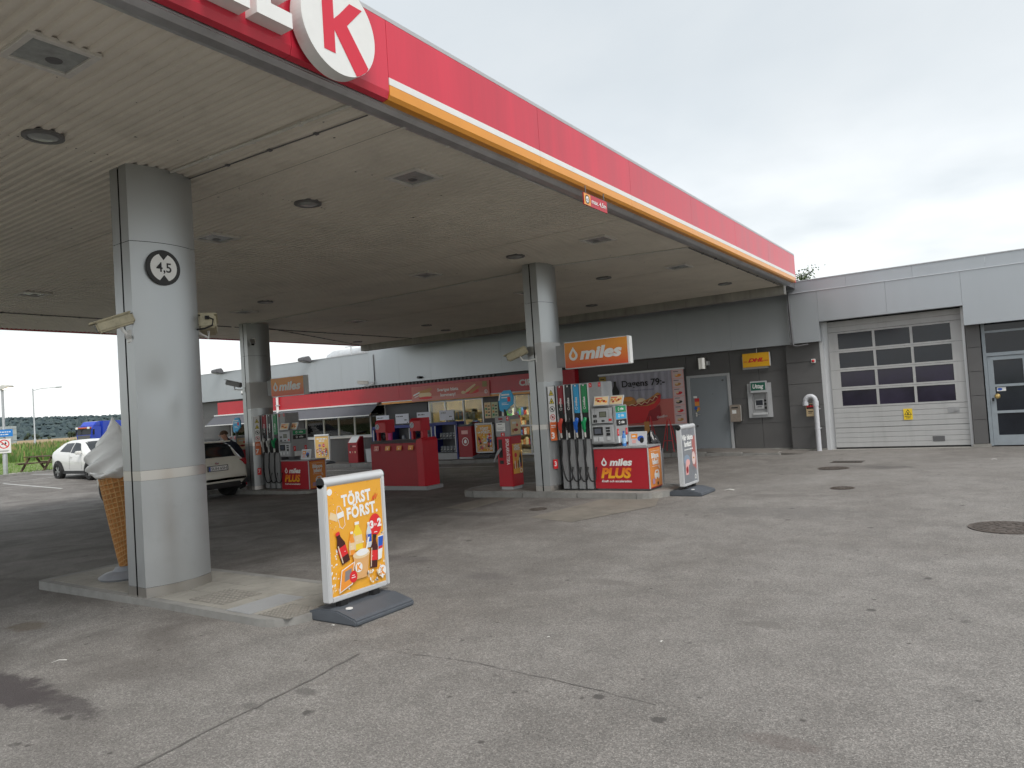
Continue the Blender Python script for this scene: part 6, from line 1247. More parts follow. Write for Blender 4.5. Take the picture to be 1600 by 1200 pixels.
# ------------------------------------------------------------------ security cameras
CAMH = mat('aged_cream_camera', (0.50, 0.45, 0.31), 0.5, var=0.2, vs=9, dirt=0.4)
def security_cam(p, d, base, label, L=0.40, w=0.075, body=CAMH):
    """p = centre of housing, d = where it looks, base = bracket root"""
    p = Vector(p); d = Vector(d).normalized(); e = E('security_camera', p, label, 'security camera')
    sx = d.cross(Vector((0, 0, 1))).normalized(); up = sx.cross(d)
    MB().obox((0, 0, 0), d, sx, up, L/2, w, w*0.85).build('housing', body, e, bevel=0.018)
    MB().obox(d*0.03+up*(w*0.95), d, sx, up, L/2+0.02, w*1.12, 0.008).build('sun_shield', body, e, bevel=0.006)
    MB().obox(d*(L/2+0.002), d, sx, up, 0.003, w*0.7, w*0.6).build('front_glass', BLACK, e)
    b = Vector(base)-p
    MB().tube([-up*w*0.8-d*0.03, -up*(w+0.07)-d*0.05, b*0.6-up*0.07, b], 0.016, 8).build('bracket', WHITE, e, smooth=True)
    MB().obox(b, (0, 0, 1), b.normalized().cross(Vector((0, 0, 1))), b.normalized(), 0.06, 0.035, 0.008).build('wall_plate', WHITE, e)
    return e, d, up, sx
security_cam((-7.055, 3.70, 2.74), (-0.42, -0.92, -0.36), (-7.08, 3.85, 2.62), 'aged cream security camera on the left side of the nearest column', 0.34, 0.062)
e, d, up, sx = security_cam((-7.12, 4.74, 2.79), (-0.80, 0.58, -0.10), (-7.12, 4.56, 2.74), 'aged cream security camera on the right side of the nearest column', 0.42, 0.085)
q = -d*0.215; MB().tube([q+up*0.03, q-d*0.04+up*0.03, q-d*0.05+up*0.0+sx*0.06, q-d*0.03-up*0.06+sx*0.05, q-d*0.01-up*0.09-sx*0.03, q-up*0.10-sx*0.12], 0.010, 6).build('cable', BLACK, e); MB().obox(q-d*0.012+up*0.03, d, sx, up, 0.012, 0.022, 0.018).build('connector', BLACK, e)
security_cam((-7.42, 11.28, 2.66), (-1.0, -0.35, -0.38), (-7.14, 11.47, 2.55), 'cream security camera on the column by the near pump', 0.40)
security_cam((-16.95, 11.95, 2.78), (-1.0, -0.5, 0.30), (-16.45, 11.95, 2.60), 'dark security camera on the shaded far column', 0.42, 0.07, GREYM)
security_cam((-20.75, 20.42, 3.02), (-0.9, -0.6, 0.10), (-20.45, 20.70, 2.98), 'white security camera on the cladding above the service cabinet', 0.42, 0.07, WHITED)
tag(MB().cyl((-20.40, 20.70, 3.05), (-20.40, 20.70, 4.10), 0.016, n=6).build('camera_cable', GREYD), 'thin vertical cable above the white wall camera', 'cable')
security_cam((-15.9, 11.82, 3.78), (0.8, -0.5, -0.6), (-16.1, 12.02, 3.86), 'tiny grey camera high on the shaded far column', 0.20, 0.05, GREYM)
dm = E('dome_camera', (-28.5, 20.55, 3.10), 'small white dome camera on the cladding left of the far column', 'security camera'); MB().lathe([(0, 0.12), (0.09, 0.12), (0.10, 0.0), (0.09, 0.0)], 18).build('dome_cap', WHITE, dm, smooth=True); MB().lathe([(0.09, 0.0), (0.06, -0.07), (0, -0.09)], 18).build('dome', BLACK, dm, smooth=True); MB().tube([(0, 0, 0.1), (0.18, 0.05, 0.0), (0.3, 0.16, -0.02)], 0.016, 6).build('bracket', WHITE, dm)
bx_ = E('wall_sensor', (-18.05, 20.66, 3.02), 'small dark sensor on the cladding above the red sign', 'sensor'); MB().box(-0.09, -0.05, -0.04, 0.09, 0.06, 0.05).build('body', BLACK, bx_, bevel=0.02); MB().box(-0.05, -0.07, -0.03, 0.05, -0.05, 0.02).build('lens', GREYD, bx_)
# ================================================================== VEHICLES
CARW = mat('white_car_paint', (0.80, 0.80, 0.77), 0.22, coat=0.6); CARG = mat('car_glass', (0.02, 0.024, 0.028), 0.05, spec=0.6); CLADB = mat('black_cladding', (0.025, 0.025, 0.026), 0.6)
TAIL = mat('tail_lamp_red', (0.32, 0.01, 0.015), 0.2, coat=0.4); RIM = mat('alloy_rim', (0.52, 0.53, 0.54), 0.3, metal=0.8); TYRE = mat('tyre', (0.02, 0.02, 0.02), 0.8); HEADL = mat('head_lamp', (0.55, 0.57, 0.6), 0.12); CHROME = mat('chrome_trim', (0.7, 0.7, 0.7), 0.15, metal=1.0)
CARC = mat('cream_white_car_paint', (0.74, 0.72, 0.63), 0.22, coat=0.6)
class Car:
    def __init__(s, st): s.st = sorted(st)
    def at(s, x):
        st = s.st
        if x <= st[0][0]: return st[0][1:]
        if x >= st[-1][0]: return st[-1][1:]
        for i in range(len(st)-1):
            if st[i][0] <= x <= st[i+1][0]:
                f_ = (x-st[i][0])/(st[i+1][0]-st[i][0]); a, b = st[i], st[i+1]; p = st[max(0, i-1)]; n = st[min(len(st)-1, i+2)]
                o = []
                for k in range(1, 6):
                    m0 = (b[k]-p[k])/(b[0]-p[0])*(b[0]-a[0]) if i > 0 else b[k]-a[k]; m1 = (n[k]-a[k])/(n[0]-a[0])*(b[0]-a[0]) if i+2 < len(st) else b[k]-a[k]
                    m0 *= 0.75; m1 *= 0.75
                    h = ((2*f_**3-3*f_**2+1)*a[k]+(f_**3-2*f_**2+f_)*m0+(-2*f_**3+3*f_**2)*b[k]+(f_**3-f_**2)*m1); o.append(h)
                return tuple(o)
    def ring(s, x):
        zu, zb, zt, w, wr = s.at(x)
        return [(0, zu), (w*0.80, zu), (w*0.965, zu+0.10), (w, zu+0.38*(zb-zu)), (w*0.995, zb-0.10), (w*0.955, zb), (w*0.955+(wr-w*0.955)*0.42, zb+0.45*(zt-zb)), (wr, zt-0.12*(zt-zb)), (wr*0.82, zt-0.03*(zt-zb)), (wr*0.45, zt-0.004), (0, zt)]
    def side(s, x, t, off=0.006):
        r = s.ring(x); k = 5 if t < 0.5 else 6; f_ = (t*2) % 1 if t < 1 else 1
        y = r[k][0]+(r[k+1][0]-r[k][0])*f_; z = r[k][1]+(r[k+1][1]-r[k][1])*f_
        return (x, y+off, z+off*0.5)
    def top(s, x, v, nx, nz, off=0.006):   # v -1..1 across the roof/windscreen
        r = s.ring(x); a = abs(v)
        pts = [r[10], r[9], r[8], r[7]]; u = [0, 0.45, 0.82, 1.0]
        for k in range(3):
            if a <= u[k+1]: f_ = (a-u[k])/(u[k+1]-u[k]); y = pts[k][0]+(pts[k+1][0]-pts[k][0])*f_; z = pts[k][1]+(pts[k+1][1]-pts[k][1])*f_; break
        return (x+nx*off, (y if v > 0 else -y), z+nz*off)
    def body(s):
        mb = MB(); x0, x1 = s.st[0][0], s.st[-1][0]; n = 64
        rows = []
        for i in range(n+1):
            x = x0+(x1-x0)*(0.5-0.5*cos(pi*i/n))*0.35+(x1-x0)*i/n*0.65; r = s.ring(x)
            rows.append([(x, y, z) for y, z in r]+[(x, -y, z) for y, z in r[-2:0:-1]])
        k = len(rows[0]); vs = [p for r in rows for p in r]; fs = []
        for i in range(n):
            for j in range(k): fs.append((i*k+j, i*k+(j+1) % k, (i+1)*k+(j+1) % k, (i+1)*k+j))
        fs += [tuple(range(k)), tuple(range(n*k, (n+1)*k))[::-1]]
        return mb.add(vs, fs)
def wheel(e, x, y, r, w):
    s = 1 if y > 0 else -1
    wh = bpy.data.objects.new('wheel', None); COL.objects.link(wh); wh.parent = e; wh.location = (x, y, r); wh.rotation_euler = (radians(-90*s), 0, 0)
    MB().lathe([(r*0.66, -w/2), (r*0.92, -w/2), (r, -w*0.3), (r, w*0.3), (r*0.92, w/2), (r*0.66, w/2), (r*0.62, w*0.3)], 28).build('tyre', TYRE, wh, smooth=True)
    mb = MB(); mb.lathe([(r*0.64, w*0.42), (r*0.58, w*0.42), (r*0.56, w*0.10), (0, w*0.05)], 24, mi=1); mb.lathe([(r*0.14, w*0.3), (r*0.12, w*0.40), (0, w*0.42)], 12)
    for k in range(10):
        a = 2*pi*k/10+(0.16 if k % 2 else -0.16); mb.obox((r*0.36*cos(a), r*0.36*sin(a), w*0.34), (cos(a), sin(a), 0), (-sin(a), cos(a), 0), (0, 0, 1), r*0.26, r*0.045, w*0.06)
    mb.build('rim', [RIM, BLACK], wh)
def arch(e, x, y, r, w):
    s = 1 if y > 0 else -1; mb = MB(); n = 20
    o = [(x+(r+0.085)*cos(pi*i/n), r+(r+0.085)*sin(pi*i/n)) for i in range(n+1)]; i_ = [(x+(r+0.015)*cos(pi*i/n), r+(r+0.015)*sin(pi*i/n)) for i in range(n, -1, -1)]
    mb.prism(o+i_, 'y', y-0.10*s, y+0.012*s); mb.build('wheel_arch', CLADB, e, fixn=True)
    mb = MB(); mb.prism([(x+(r+0.02)*cos(2*pi*i/24), r+(r+0.02)*sin(2*pi*i/24)) for i in range(24)], 'y', y-0.10*s, y+0.002*s); mb.build('wheel_well', SLOT, e, fixn=True)
def sidewin(e, c, x0, x1, t0, t1, s0=0.0, s1=0.0):
    for s in (1, -1):
        mb = MB(); mb.grid(lambda u, v: (lambda q: (q[0], s*q[1], q[2]))(c.side((x0+s0*v)+((x1+s1*v)-(x0+s0*v))*u, t0+(t1-t0)*v)), 10, 6); mb.build('side_window', CARG, e, smooth=True)

def car_compact(loc, rz, label):
    e = E('parked_car', loc, label, 'car', rz)
    c = Car([(2.06, 0.36, 0.60, 0.70, 0.52, 0.42), (1.98, 0.26, 0.76, 0.86, 0.72, 0.58), (1.62, 0.23, 0.90, 0.99, 0.855, 0.66), (1.05, 0.22, 0.97, 1.06, 0.88, 0.68), (0.86, 0.22, 0.98, 1.11, 0.88, 0.66), (0.22, 0.22, 1.0, 1.49, 0.88, 0.57), (-0.25, 0.22, 1.02, 1.565, 0.88, 0.59), (-0.95, 0.22, 1.06, 1.55, 0.885, 0.57), (-1.45, 0.23, 1.12, 1.47, 0.90, 0.53), (-1.72, 0.26, 1.10, 1.33, 0.89, 0.55), (-1.93, 0.32, 0.98, 1.09, 0.82, 0.6), (-2.06, 0.40, 0.80, 0.87, 0.62, 0.5)])
    c.body().build('body', CARW, e, smooth=True, fixn=True)
    sidewin(e, c, -0.30, 0.62, 0.06, 0.88, 0.03, -0.52); sidewin(e, c, -1.18, -0.36, 0.10, 0.86, 0.18, 0.03)
    MB().grid(lambda u, v: c.top(0.88-0.62*v, (2*u-1)*0.93, 0.6, 0.8), 12, 8).build('windscreen', CARG, e, smooth=True); MB().grid(lambda u, v: c.top(-1.50-0.24*v, (2*u-1)*0.86, -0.6, 0.8), 10, 6).build('rear_window', CARG, e, smooth=True)
    for sy in (1, -1):
        for x in (1.26, -1.27): arch(e, x, sy*0.895, 0.34, 0.22); wheel(e, x, sy*0.84, 0.34, 0.22)
        MB().box(-0.92, sy*0.875-0.02, 0.22, 0.92, sy*0.875+0.02, 0.34).build('sill', CLADB, e, bevel=0.01)
        MB().obox((0.62, sy*0.98, 1.06), (1, 0, 0), (0, 1, 0), (0, 0, 1), 0.09, 0.11, 0.07).build('door_mirror', CARW, e, bevel=0.035, segs=3)
        MB().obox((-0.20, sy*0.895, 0.90), (1, 0, 0), (0, 1, 0), (0, 0, 1), 0.09, 0.012, 0.015).build('door_handle', CARW, e, bevel=0.006)
        MB().obox((1.82, sy*0.62, 0.84), (0.8, sy*-0.6, 0), (0, 0, 1), (0.6, sy*0.8, 0), 0.17, 0.07, 0.03).build('headlight', HEADL, e, bevel=0.02)
        MB().obox((-1.90, sy*0.74, 0.98), (0.5, sy*0.5, 0), (0, 0, 1), (-0.6, sy*0.8, 0), 0.10, 0.11, 0.03).build('tail_light', TAIL, e, bevel=0.02)
        MB().add([(0.62, sy*0.889, 0.40), (0.63, sy*0.889, 0.40), (0.60, sy*0.882, 0.97), (0.59, sy*0.882, 0.97)], [(0, 1, 2, 3)]).add([(-0.34, sy*0.889, 0.40), (-0.33, sy*0.889, 0.40), (-0.33, sy*0.882, 1.0), (-0.34, sy*0.882, 1.0)], [(0, 1, 2, 3)]).build('door_gap', SLOT, e)
    MB().box(1.90, -0.55, 0.30, 2.075, 0.55, 0.52).build('grille', CLADB, e, bevel=0.03); MB().box(2.07, -0.26, 0.46, 2.082, 0.26, 0.57).build('number_plate', PWHITE, e)
    return e
def car_estate(loc, rz, label):
    e = E('parked_car', loc, label, 'car', rz)
    c = Car([(2.22, 0.34, 0.62, 0.72, 0.60, 0.5), (2.10, 0.25, 0.76, 0.86, 0.80, 0.62), (1.7, 0.24, 0.88, 0.97, 0.885, 0.70), (1.0, 0.24, 0.94, 1.04, 0.90, 0.72), (0.86, 0.24, 0.95, 1.08, 0.90, 0.70), (0.15, 0.24, 0.95, 1.42, 0.90, 0.60), (-0.3, 0.24, 0.95, 1.475, 0.90, 0.62), (-1.1, 0.24, 0.96, 1.465, 0.90, 0.61), (-1.72, 0.25, 0.97, 1.435, 0.90, 0.59), (-1.90, 0.27, 0.97, 1.36, 0.89, 0.59), (-2.06, 0.30, 0.96, 1.07, 0.885, 0.66), (-2.12, 0.34, 0.93, 1.0, 0.87, 0.74), (-2.19, 0.40, 0.62, 0.70, 0.84, 0.76), (-2.22, 0.44, 0.58, 0.64, 0.80, 0.74)])
    c.body().build('body', CARC, e, smooth=True, fixn=True)
    sidewin(e, c, -0.25, 0.60, 0.06, 0.90, 0.03, -0.5); sidewin(e, c, -1.02, -0.31, 0.06, 0.90, 0.05, 0.02); sidewin(e, c, -1.72, -1.08, 0.10, 0.86, 0.08, 0.05)
    MB().grid(lambda u, v: c.top(0.90-0.70*v, (2*u-1)*0.93, 0.6, 0.8), 12, 8).build('windscreen', CARG, e, smooth=True); MB().grid(lambda u, v: c.top(-1.80-0.27*v, (2*u-1)*0.90, -0.85, 0.5, 0.012), 12, 10).build('rear_window', CARG, e, smooth=True)
    MB().box(-1.98, -0.55, 1.43, -1.70, 0.55, 1.465).build('roof_spoiler', CARC, e, bevel=0.012)
    for sy in (1, -1):
        for x in (1.35, -1.32): arch(e, x, sy*0.905, 0.35, 0.23); wheel(e, x, sy*0.85, 0.35, 0.23)
        MB().box(-1.5, sy*0.56-0.02, 1.47, 0.3, sy*0.56+0.02, 1.51).build('roof_rail', GREYD, e, bevel=0.01)
        MB().obox((-2.10, sy*0.70, 0.90), (0.16, sy*-0.98, 0), (0, 0, 1), (-0.98, sy*-0.16, 0), 0.17, 0.085, 0.035).obox((-1.98, sy*0.865, 0.92), (1, sy*0.1, 0), (0, 0, 1), (0, 1, 0), 0.13, 0.07, 0.022).build('tail_light', TAIL, e, bevel=0.015)
        MB().obox((-2.06, sy*0.80, 0.42), (1, 0, 0), (0, 1, 0), (0, 0, 1), 0.12, 0.10, 0.06).build('bumper_corner', CLADB, e, bevel=0.02)
        MB().obox((0.58, sy*1.0, 1.03), (1, 0, 0), (0, 1, 0), (0, 0, 1), 0.09, 0.11, 0.07).build('door_mirror', CARC, e, bevel=0.035, segs=3)
    MB().obox((-2.175, 0, 0.80), (0, 1, 0), (0.12, 0, 1), (1, 0, 0), 0.40, 0.10, 0.012).build('plate_recess', CARC, e, bevel=0.02)
    MB().box(-2.204, -0.285, 0.73, -2.196, 0.285, 0.87).build('plate_frame', BLACK, e)
    p = MB().box(-0.006, -0.26, -0.056, 0.006, 0.26, 0.056).build('number_plate', PWHITE, e, bevel=0.004); p.location = (-2.211, 0.0, 0.80)
    pr = Pr((-0.0065, 0, 0), (0, -1, 0), (-1, 0, 0)); pr.rect(-0.258, -0.052, -0.215, 0.052, PBLUE); pr.text('SUH 65H', 0.02, -0.034, 0.066, PBLACK, width=0.42, bold=0.0); pr.build('plate_lettering', p)
    bd = MB().lathe([(0, 0.012), (0.05, 0.010), (0.055, 0)], 16).build('badge', CHROME, e); bd.location = (-2.16, 0, 0.92); bd.rotation_euler = (0, radians(-90), 0); bd.scale = (0.6, 1, 1)
    MB().box(-2.235, -0.62, 0.30, -2.02, 0.62, 0.44).build('bumper_valance', CLADB, e, bevel=0.02); MB().box(-2.20, -0.80, 0.44, -2.10, 0.80, 0.60).build('bumper', CARC, e, bevel=0.03)
    MB().box(-2.17, -0.72, 0.355, -1.9, 0.72, 0.41).build('tow_panel', CLADB, e)  # black panel low behind the bumper
    return e
car_compact((-30.85, 15.15, gz(-30.85)), 0.0, 'white compact car with black wheel arches in the car park')
car_estate((-18.42, 10.86, gz(-18.4)), pi, 'white estate car seen from behind at the far pump')

# blue lorry far off
tr = E('blue_lorry', (-115.6, 55.9, 0), 'bright blue lorry cab on the distant road', 'lorry', radians(207)); LB = mat('lorry_blue', (0.03, 0.07, 0.50), 0.3, coat=0.4)
MB().prism([(1.1, 0.7), (1.15, 1.5), (1.0, 2.75), (0.7, 2.95), (-1.0, 2.95), (-1.0, 0.7)], 'x', -1.25, 1.25).build('cab', LB, tr, bevel=0.08, fixn=True)
MB().prism([(0.55, 2.96), (-0.2, 3.62), (-1.0, 3.7), (-1.0, 2.96)], 'x', -1.15, 1.15).build('roof_fairing', LB, tr, bevel=0.1, fixn=True)
MB().prism([(1.17, 1.72), (1.08, 2.55), (1.06, 2.55), (1.12, 1.72)], 'x', -1.12, 1.12).build('windscreen', CARG, tr, fixn=True); MB().box(-1.2, 1.0, 2.60, 1.2, 1.42, 2.86).build('sun_visor', mat('visor_orange', (0.5, 0.12, 0.05), 0.4), tr, bevel=0.05)
for s in (-1, 1): MB().box(s*0.95-0.2, 1.38, 2.58, s*0.95+0.2, 1.46, 2.88).build('roof_lamp', mat('lorry_lamp', (0.9, 0.9, 0.85), 0.3), tr, bevel=0.03); MB().box(s*1.42-0.12, 0.8, 1.7, s*1.42+0.12, 0.95, 2.5).build('mirror', BLACK, tr, bevel=0.03); wheel(tr, 0.0, s*1.05, 0.5, 0.3)
MB().box(-1.0, 1.16, 0.75, 1.0, 1.2, 1.62).build('grille', GREYD, tr); MB().box(-1.25, 0.9, 0.35, 1.25, 1.25, 0.72).build('bumper', WHITE, tr, bevel=0.04); MB().box(-1.25, -9.0, 1.1, 1.25, -1.4, 3.7).build('trailer', LB, tr, bevel=0.05)
for o in tr.children:
    if o.name.startswith('wheel'): o.rotation_euler = (0, radians(90 if o.location.y > 0 else -90), 0); o.location = (o.location.y, 0.1, 0.5)

# ================================================================== PERSON
def person(loc, rz, label):
    e = E('person', loc, label, 'person', rz)
    J = {'pel': ((0, 0, 0.90), 0.135), 'bel': ((0.0, -0.06, 1.02), 0.13), 'che': ((0.0, -0.20, 1.20), 0.15), 'nek': ((0, -0.32, 1.33), 0.065), 'nk2': ((0, -0.36, 1.37), 0.055), 'hd1': ((0, -0.40, 1.42), 0.082), 'hd2': ((0, -0.44, 1.50), 0.088), 'hd3': ((0, -0.44, 1.56), 0.06)}
    Ed = [('pel', 'bel'), ('bel', 'che'), ('che', 'nek'), ('nek', 'nk2'), ('nk2', 'hd1'), ('hd1', 'hd2'), ('hd2', 'hd3')]
    for s, t in ((1, 'l'), (-1, 'r')):
        J['hip'+t] = ((s*0.10, 0.0, 0.84), 0.095); J['kne'+t] = ((s*0.12, -0.06, 0.47), 0.062); J['ank'+t] = ((s*0.13, 0.03, 0.09), 0.042); J['toe'+t] = ((s*0.15, -0.13, 0.035), 0.035)
        J['sho'+t] = ((s*0.19, -0.24, 1.24), 0.072); J['elb'+t] = ((s*0.24, -0.34, 0.98), 0.050); J['wri'+t] = ((s*0.14, -0.50, 0.84), 0.032); J['pal'+t] = ((s*0.12, -0.56, 0.80), 0.028)
        Ed += [('pel', 'hip'+t), ('hip'+t, 'kne'+t), ('kne'+t, 'ank'+t), ('ank'+t, 'toe'+t), ('che', 'sho'+t), ('sho'+t, 'elb'+t), ('elb'+t, 'wri'+t), ('wri'+t, 'pal'+t)]
        for k in range(4):
            J['f%d%s' % (k, t)] = ((s*(0.12+0.022*(k-1.5)), -0.60, 0.775), 0.0095); J['g%d%s' % (k, t)] = ((s*(0.12+0.020*(k-1.5)), -0.61-0.006*(k % 3), 0.735), 0.008); Ed += [('pal'+t, 'f%d%s' % (k, t)), ('f%d%s' % (k, t), 'g%d%s' % (k, t))]
        J['th'+t] = ((s*0.075, -0.575, 0.79), 0.010); J['ti'+t] = ((s*0.06, -0.60, 0.765), 0.009); Ed += [('pal'+t, 'th'+t), ('th'+t, 'ti'+t)]
    keys = list(J); me = bpy.data.meshes.new('body'); me.from_pydata([J[k][0] for k in keys], [(keys.index(a), keys.index(b)) for a, b in Ed], [])
    o = bpy.data.objects.new('body', me); COL.objects.link(o); sk = o.modifiers.new('skin', 'SKIN'); sv = me.skin_vertices[0].data
    for i, k in enumerate(keys): sv[i].radius = (J[k][1], J[k][1]); sv[i].use_root = (k == 'pel')
    sb = o.modifiers.new('sub', 'SUBSURF'); sb.levels = 2; sb.render_levels = 2
    dg = bpy.context.evaluated_depsgraph_get(); m2 = bpy.data.meshes.new_from_object(o.evaluated_get(dg)); bpy.data.objects.remove(o)
    skin = mat('skin', (0.50, 0.27, 0.19), 0.55); jac = mat('navy_jacket', (0.014, 0.018, 0.035), 0.75); jean = mat('dark_trousers', (0.03, 0.032, 0.045), 0.85); shoe = mat('dark_shoe', (0.02, 0.018, 0.016), 0.6)
    for ma in (skin, jac, jean, shoe): m2.materials.append(ma)
    for p in m2.polygons:
        c = p.center; p.use_smooth = True
        p.material_index = 0 if (c.y < -0.345 and c.z > 1.33) or (c.y < -0.49 and c.z < 0.9) else 3 if c.z < 0.10 else 2 if c.z < 0.88 and abs(c.x) < 0.26 and c.y > -0.16 else 1
    b = bpy.data.objects.new('body', m2); COL.objects.link(b); b.parent = e
    hair = mat('short_brown_hair', (0.09, 0.05, 0.03), 0.8); mb = MB(); mb.grid(lambda u, v: (0.094*sin(pi*0.56*v)*cos(2*pi*u), -0.425+0.108*sin(pi*0.56*v)*sin(2*pi*u)+0.012, 1.505+0.10*cos(pi*0.56*v)), 20, 8, wrapu=True); mb.build('hair', hair, e, smooth=True)
    MB().tube([(0, -0.520, 1.50), (0, -0.545, 1.465), (0, -0.525, 1.455)], [0.012, 0.017, 0.012], 6).build('nose', skin, e, smooth=True)
    for s in (-1, 1): q = MB().lathe([(0, 0.008), (0.02, 0.004), (0.028, 0)], 10).build('ear', skin, e, smooth=True); q.location = (s*0.088, -0.425, 1.485); q.rotation_euler = (0, radians(90*s), 0); MB().box(s*0.035-0.028, -0.536, 1.488, s*0.035+0.028, -0.530, 1.518).box(s*0.066, -0.53, 1.505, s*0.092, -0.43, 1.512).build('glasses', BLACK, e)
    MB().box(-0.025, -0.528, 1.428, 0.025, -0.515, 1.434).build('mouth', mat('lips', (0.35, 0.13, 0.11), 0.5), e)
    mb = MB(); mb.lathe([(0.085, 0.0), (0.09, 0.03), (0.08, 0.05)], 16); cl = mb.build('collar', jac, e, smooth=True); cl.location = (0, -0.31, 1.29); cl.rotation_euler = (radians(40), 0, 0)
    return e
person((-17.10, 12.16, gz(-17.1)+0.10), radians(-20), 'man in a dark jacket and glasses bending beside the white estate car')

# ================================================================== CAR PARK EDGE AND BACKGROUND
POLE = mat('galvanised_pole', (0.48, 0.50, 0.51), 0.45, metal=0.5, var=0.1, vs=5)
lp = E('street_lamp', (-39.63, 15.26, 0), 'short lit lamp post with two signs at the car park edge', 'street lamp')
MB().lathe([(0.10, 0), (0.10, 1.0), (0.075, 1.08), (0.062, 1.12), (0.055, 4.1), (0, 4.1)], 16).build('pole', POLE, lp, smooth=True); hd_ = MB().prism([(-0.18, 4.08), (0.18, 4.08), (0.30, 4.16), (0.52, 4.20), (0.50, 4.28), (0.10, 4.32), (-0.16, 4.24)], 'y', -0.14, 0.14).build('lamp_head', WHITED, lp, bevel=0.03, fixn=True)
MB().prism([(0.10, 4.10), (0.20, 4.085), (0.46, 4.165), (0.44, 4.18)], 'y', -0.12, 0.12).build('lit_lens', LAMPON, lp, fixn=True); lp.rotation_euler = (0, 0, radians(30))
sg_ = E('blue_direction_sign', (-39.52, 15.20, 2.02), 'small blue sign above the no smoking board on the lamp post', 'sign', radians(68)); MB().box(-0.36, -0.012, -0.17, 0.36, 0.012, 0.17).build('plate', mat('sign_blue', (0.02, 0.22, 0.62), 0.4), sg_); pr = Pr((0, -0.0125, 0), (1, 0, 0), (0, -1, 0)); pr.bars(0, 0.03, 0.55, 0.055, PWHITE, 3); pr.bars(0, -0.09, 0.42, 0.055, PWHITE, 8); pr.build('lettering', sg_)
sg_ = E('no_smoking_sign', (-39.52, 15.20, 1.42), 'white board with a red no smoking ring on the lamp post', 'sign', radians(68)); MB().box(-0.27, -0.012, -0.35, 0.27, 0.012, 0.33).build('plate', PWHITE, sg_); pr = Pr((0, -0.0125, 0), (1, 0, 0), (0, -1, 0)); pr.ring(0, 0.08, 0.17, 0.215, PRED); pr.rect(-0.11, 0.06, 0.09, 0.10, PBLACK); pr.poly([(0.02, 0.10), (0.06, 0.20), (0.09, 0.13), (0.10, 0.10)], PBLACK); pr.line([(-0.13, 0.21), (0.13, -0.05)], 0.045, PRED); pr.rect(-0.2, -0.24, 0.2, -0.225, PBLACK, True); pr.rect(-0.2, -0.28, 0.15, -0.265, PBLACK); pr.build('print', sg_)
l2 = E('street_lamp', (-116.6, 48.8, 0), 'tall thin road lamp with a long arm in the distance', 'street lamp', radians(62)); MB().lathe([(0.16, 0), (0.15, 1.6), (0.10, 1.7), (0.07, 8.9), (0, 8.9)], 12).build('pole', POLE, l2, smooth=True); MB().tube([(0, 0, 8.6), (0.9, 0, 8.85), (2.9, 0, 9.0)], 0.045, 8).build('arm', POLE, l2, smooth=True); MB().obox((3.2, 0, 8.98), (1, 0, 0.05), (0, 1, 0), (0, 0, 1), 0.42, 0.16, 0.09).build('lamp_head', POLE, l2, bevel=0.05)
rsn = E('road_sign', (-113.0, 43.8, 0), 'back of a large grey road sign at the field edge', 'road sign', radians(67)); MB().box(-1.15, -0.03, 1.25, 1.15, 0.03, 3.55).build('board', mat('sign_back_grey', (0.36, 0.40, 0.40), 0.5, var=0.08, vs=1), rsn)
for s in (-1, 1): MB().cyl((s*0.6, -0.08, 0), (s*0.6, -0.08, 3.5), 0.05, n=10).build('post', POLE, rsn)
for z in (1.6, 2.4, 3.2): MB().box(-1.15, -0.09, z, 1.15, -0.031, z+0.06).build('crossbar', POLE, rsn)
pt = E('picnic_table', (-40.9, 17.5, 0), 'brown wooden picnic table on the lawn behind the white compact car', 'picnic table', radians(20)); WOOD = mat('weathered_brown_wood', (0.10, 0.065, 0.045), 0.8, var=0.2, vs=6)
for i in range(5): MB().box(-0.9, -0.37+0.15*i, 0.72, 0.9, -0.37+0.15*i+0.135, 0.765).build('table_plank', WOOD, pt)
for s in (-1, 1):
    for i in range(2): MB().box(-0.9, s*0.72-0.14+0.15*i, 0.43, 0.9, s*0.72-0.01+0.15*i, 0.47).build('bench_plank', WOOD, pt)
    for t_ in (-1, 1): MB().obox((s*0.7, t_*0.46, 0.36), (1, 0, 0), (0, 1, 0), (0, t_*-0.75, 1), 0.04, 0.05, 0.42).build('leg', WOOD, pt)
    MB().box(s*0.7-0.03, -0.85, 0.38, s*0.7+0.03, 0.85, 0.44).build('crossbeam', WOOD, pt)
# tall grass and reeds
def blades(name, n, xr, yr, h, mats, label, w=0.05, seed=1):
    rd_ = random.Random(seed); mb = MB()
    for k in range(n):
        x = rd_.uniform(*xr); y = rd_.uniform(*yr); a = rd_.random()*pi; hh = h*rd_.uniform(0.55, 1.15); ww = w*rd_.uniform(0.6, 1.4); lx, ly = rd_.uniform(-0.25, 0.25)*hh, rd_.uniform(-0.25, 0.25)*hh
        mb.add([(x-ww*cos(a), y-ww*sin(a), -0.02), (x+ww*cos(a), y+ww*sin(a), -0.02), (x+lx, y+ly, hh)], [(0, 1, 2)], rd_.randrange(len(mats)))
    return tag(mb.build(name, mats), label, kind='stuff')
G1 = mat('grass_blade_a', (0.12, 0.23, 0.04), 0.8); G2 = mat('grass_blade_b', (0.17, 0.28, 0.065), 0.8); G3 = mat('grass_blade_c', (0.075, 0.15, 0.028), 0.8); G4 = mat('grass_blade_dry', (0.28, 0.24, 0.10), 0.8)
blades('tall_grass', 26000, (-80, -60), (-12, 52), 0.80, [G1, G1, G2, G3, G3, G4], 'tall dark green grass along the far edge of the lawn', 0.09, 2)
blades('reed_bank', 9000, (-135, -82), (5, 85), 1.15, [G1, G2, G4, G4, G3], 'loose green and straw coloured grass beyond the lawn', 0.2, 3)
blades('lawn_tufts', 9000, (-61, -38.6), (5, 30), 0.10, [G2, G2, G1], 'short grass tufts on the lawn', 0.03, 4)
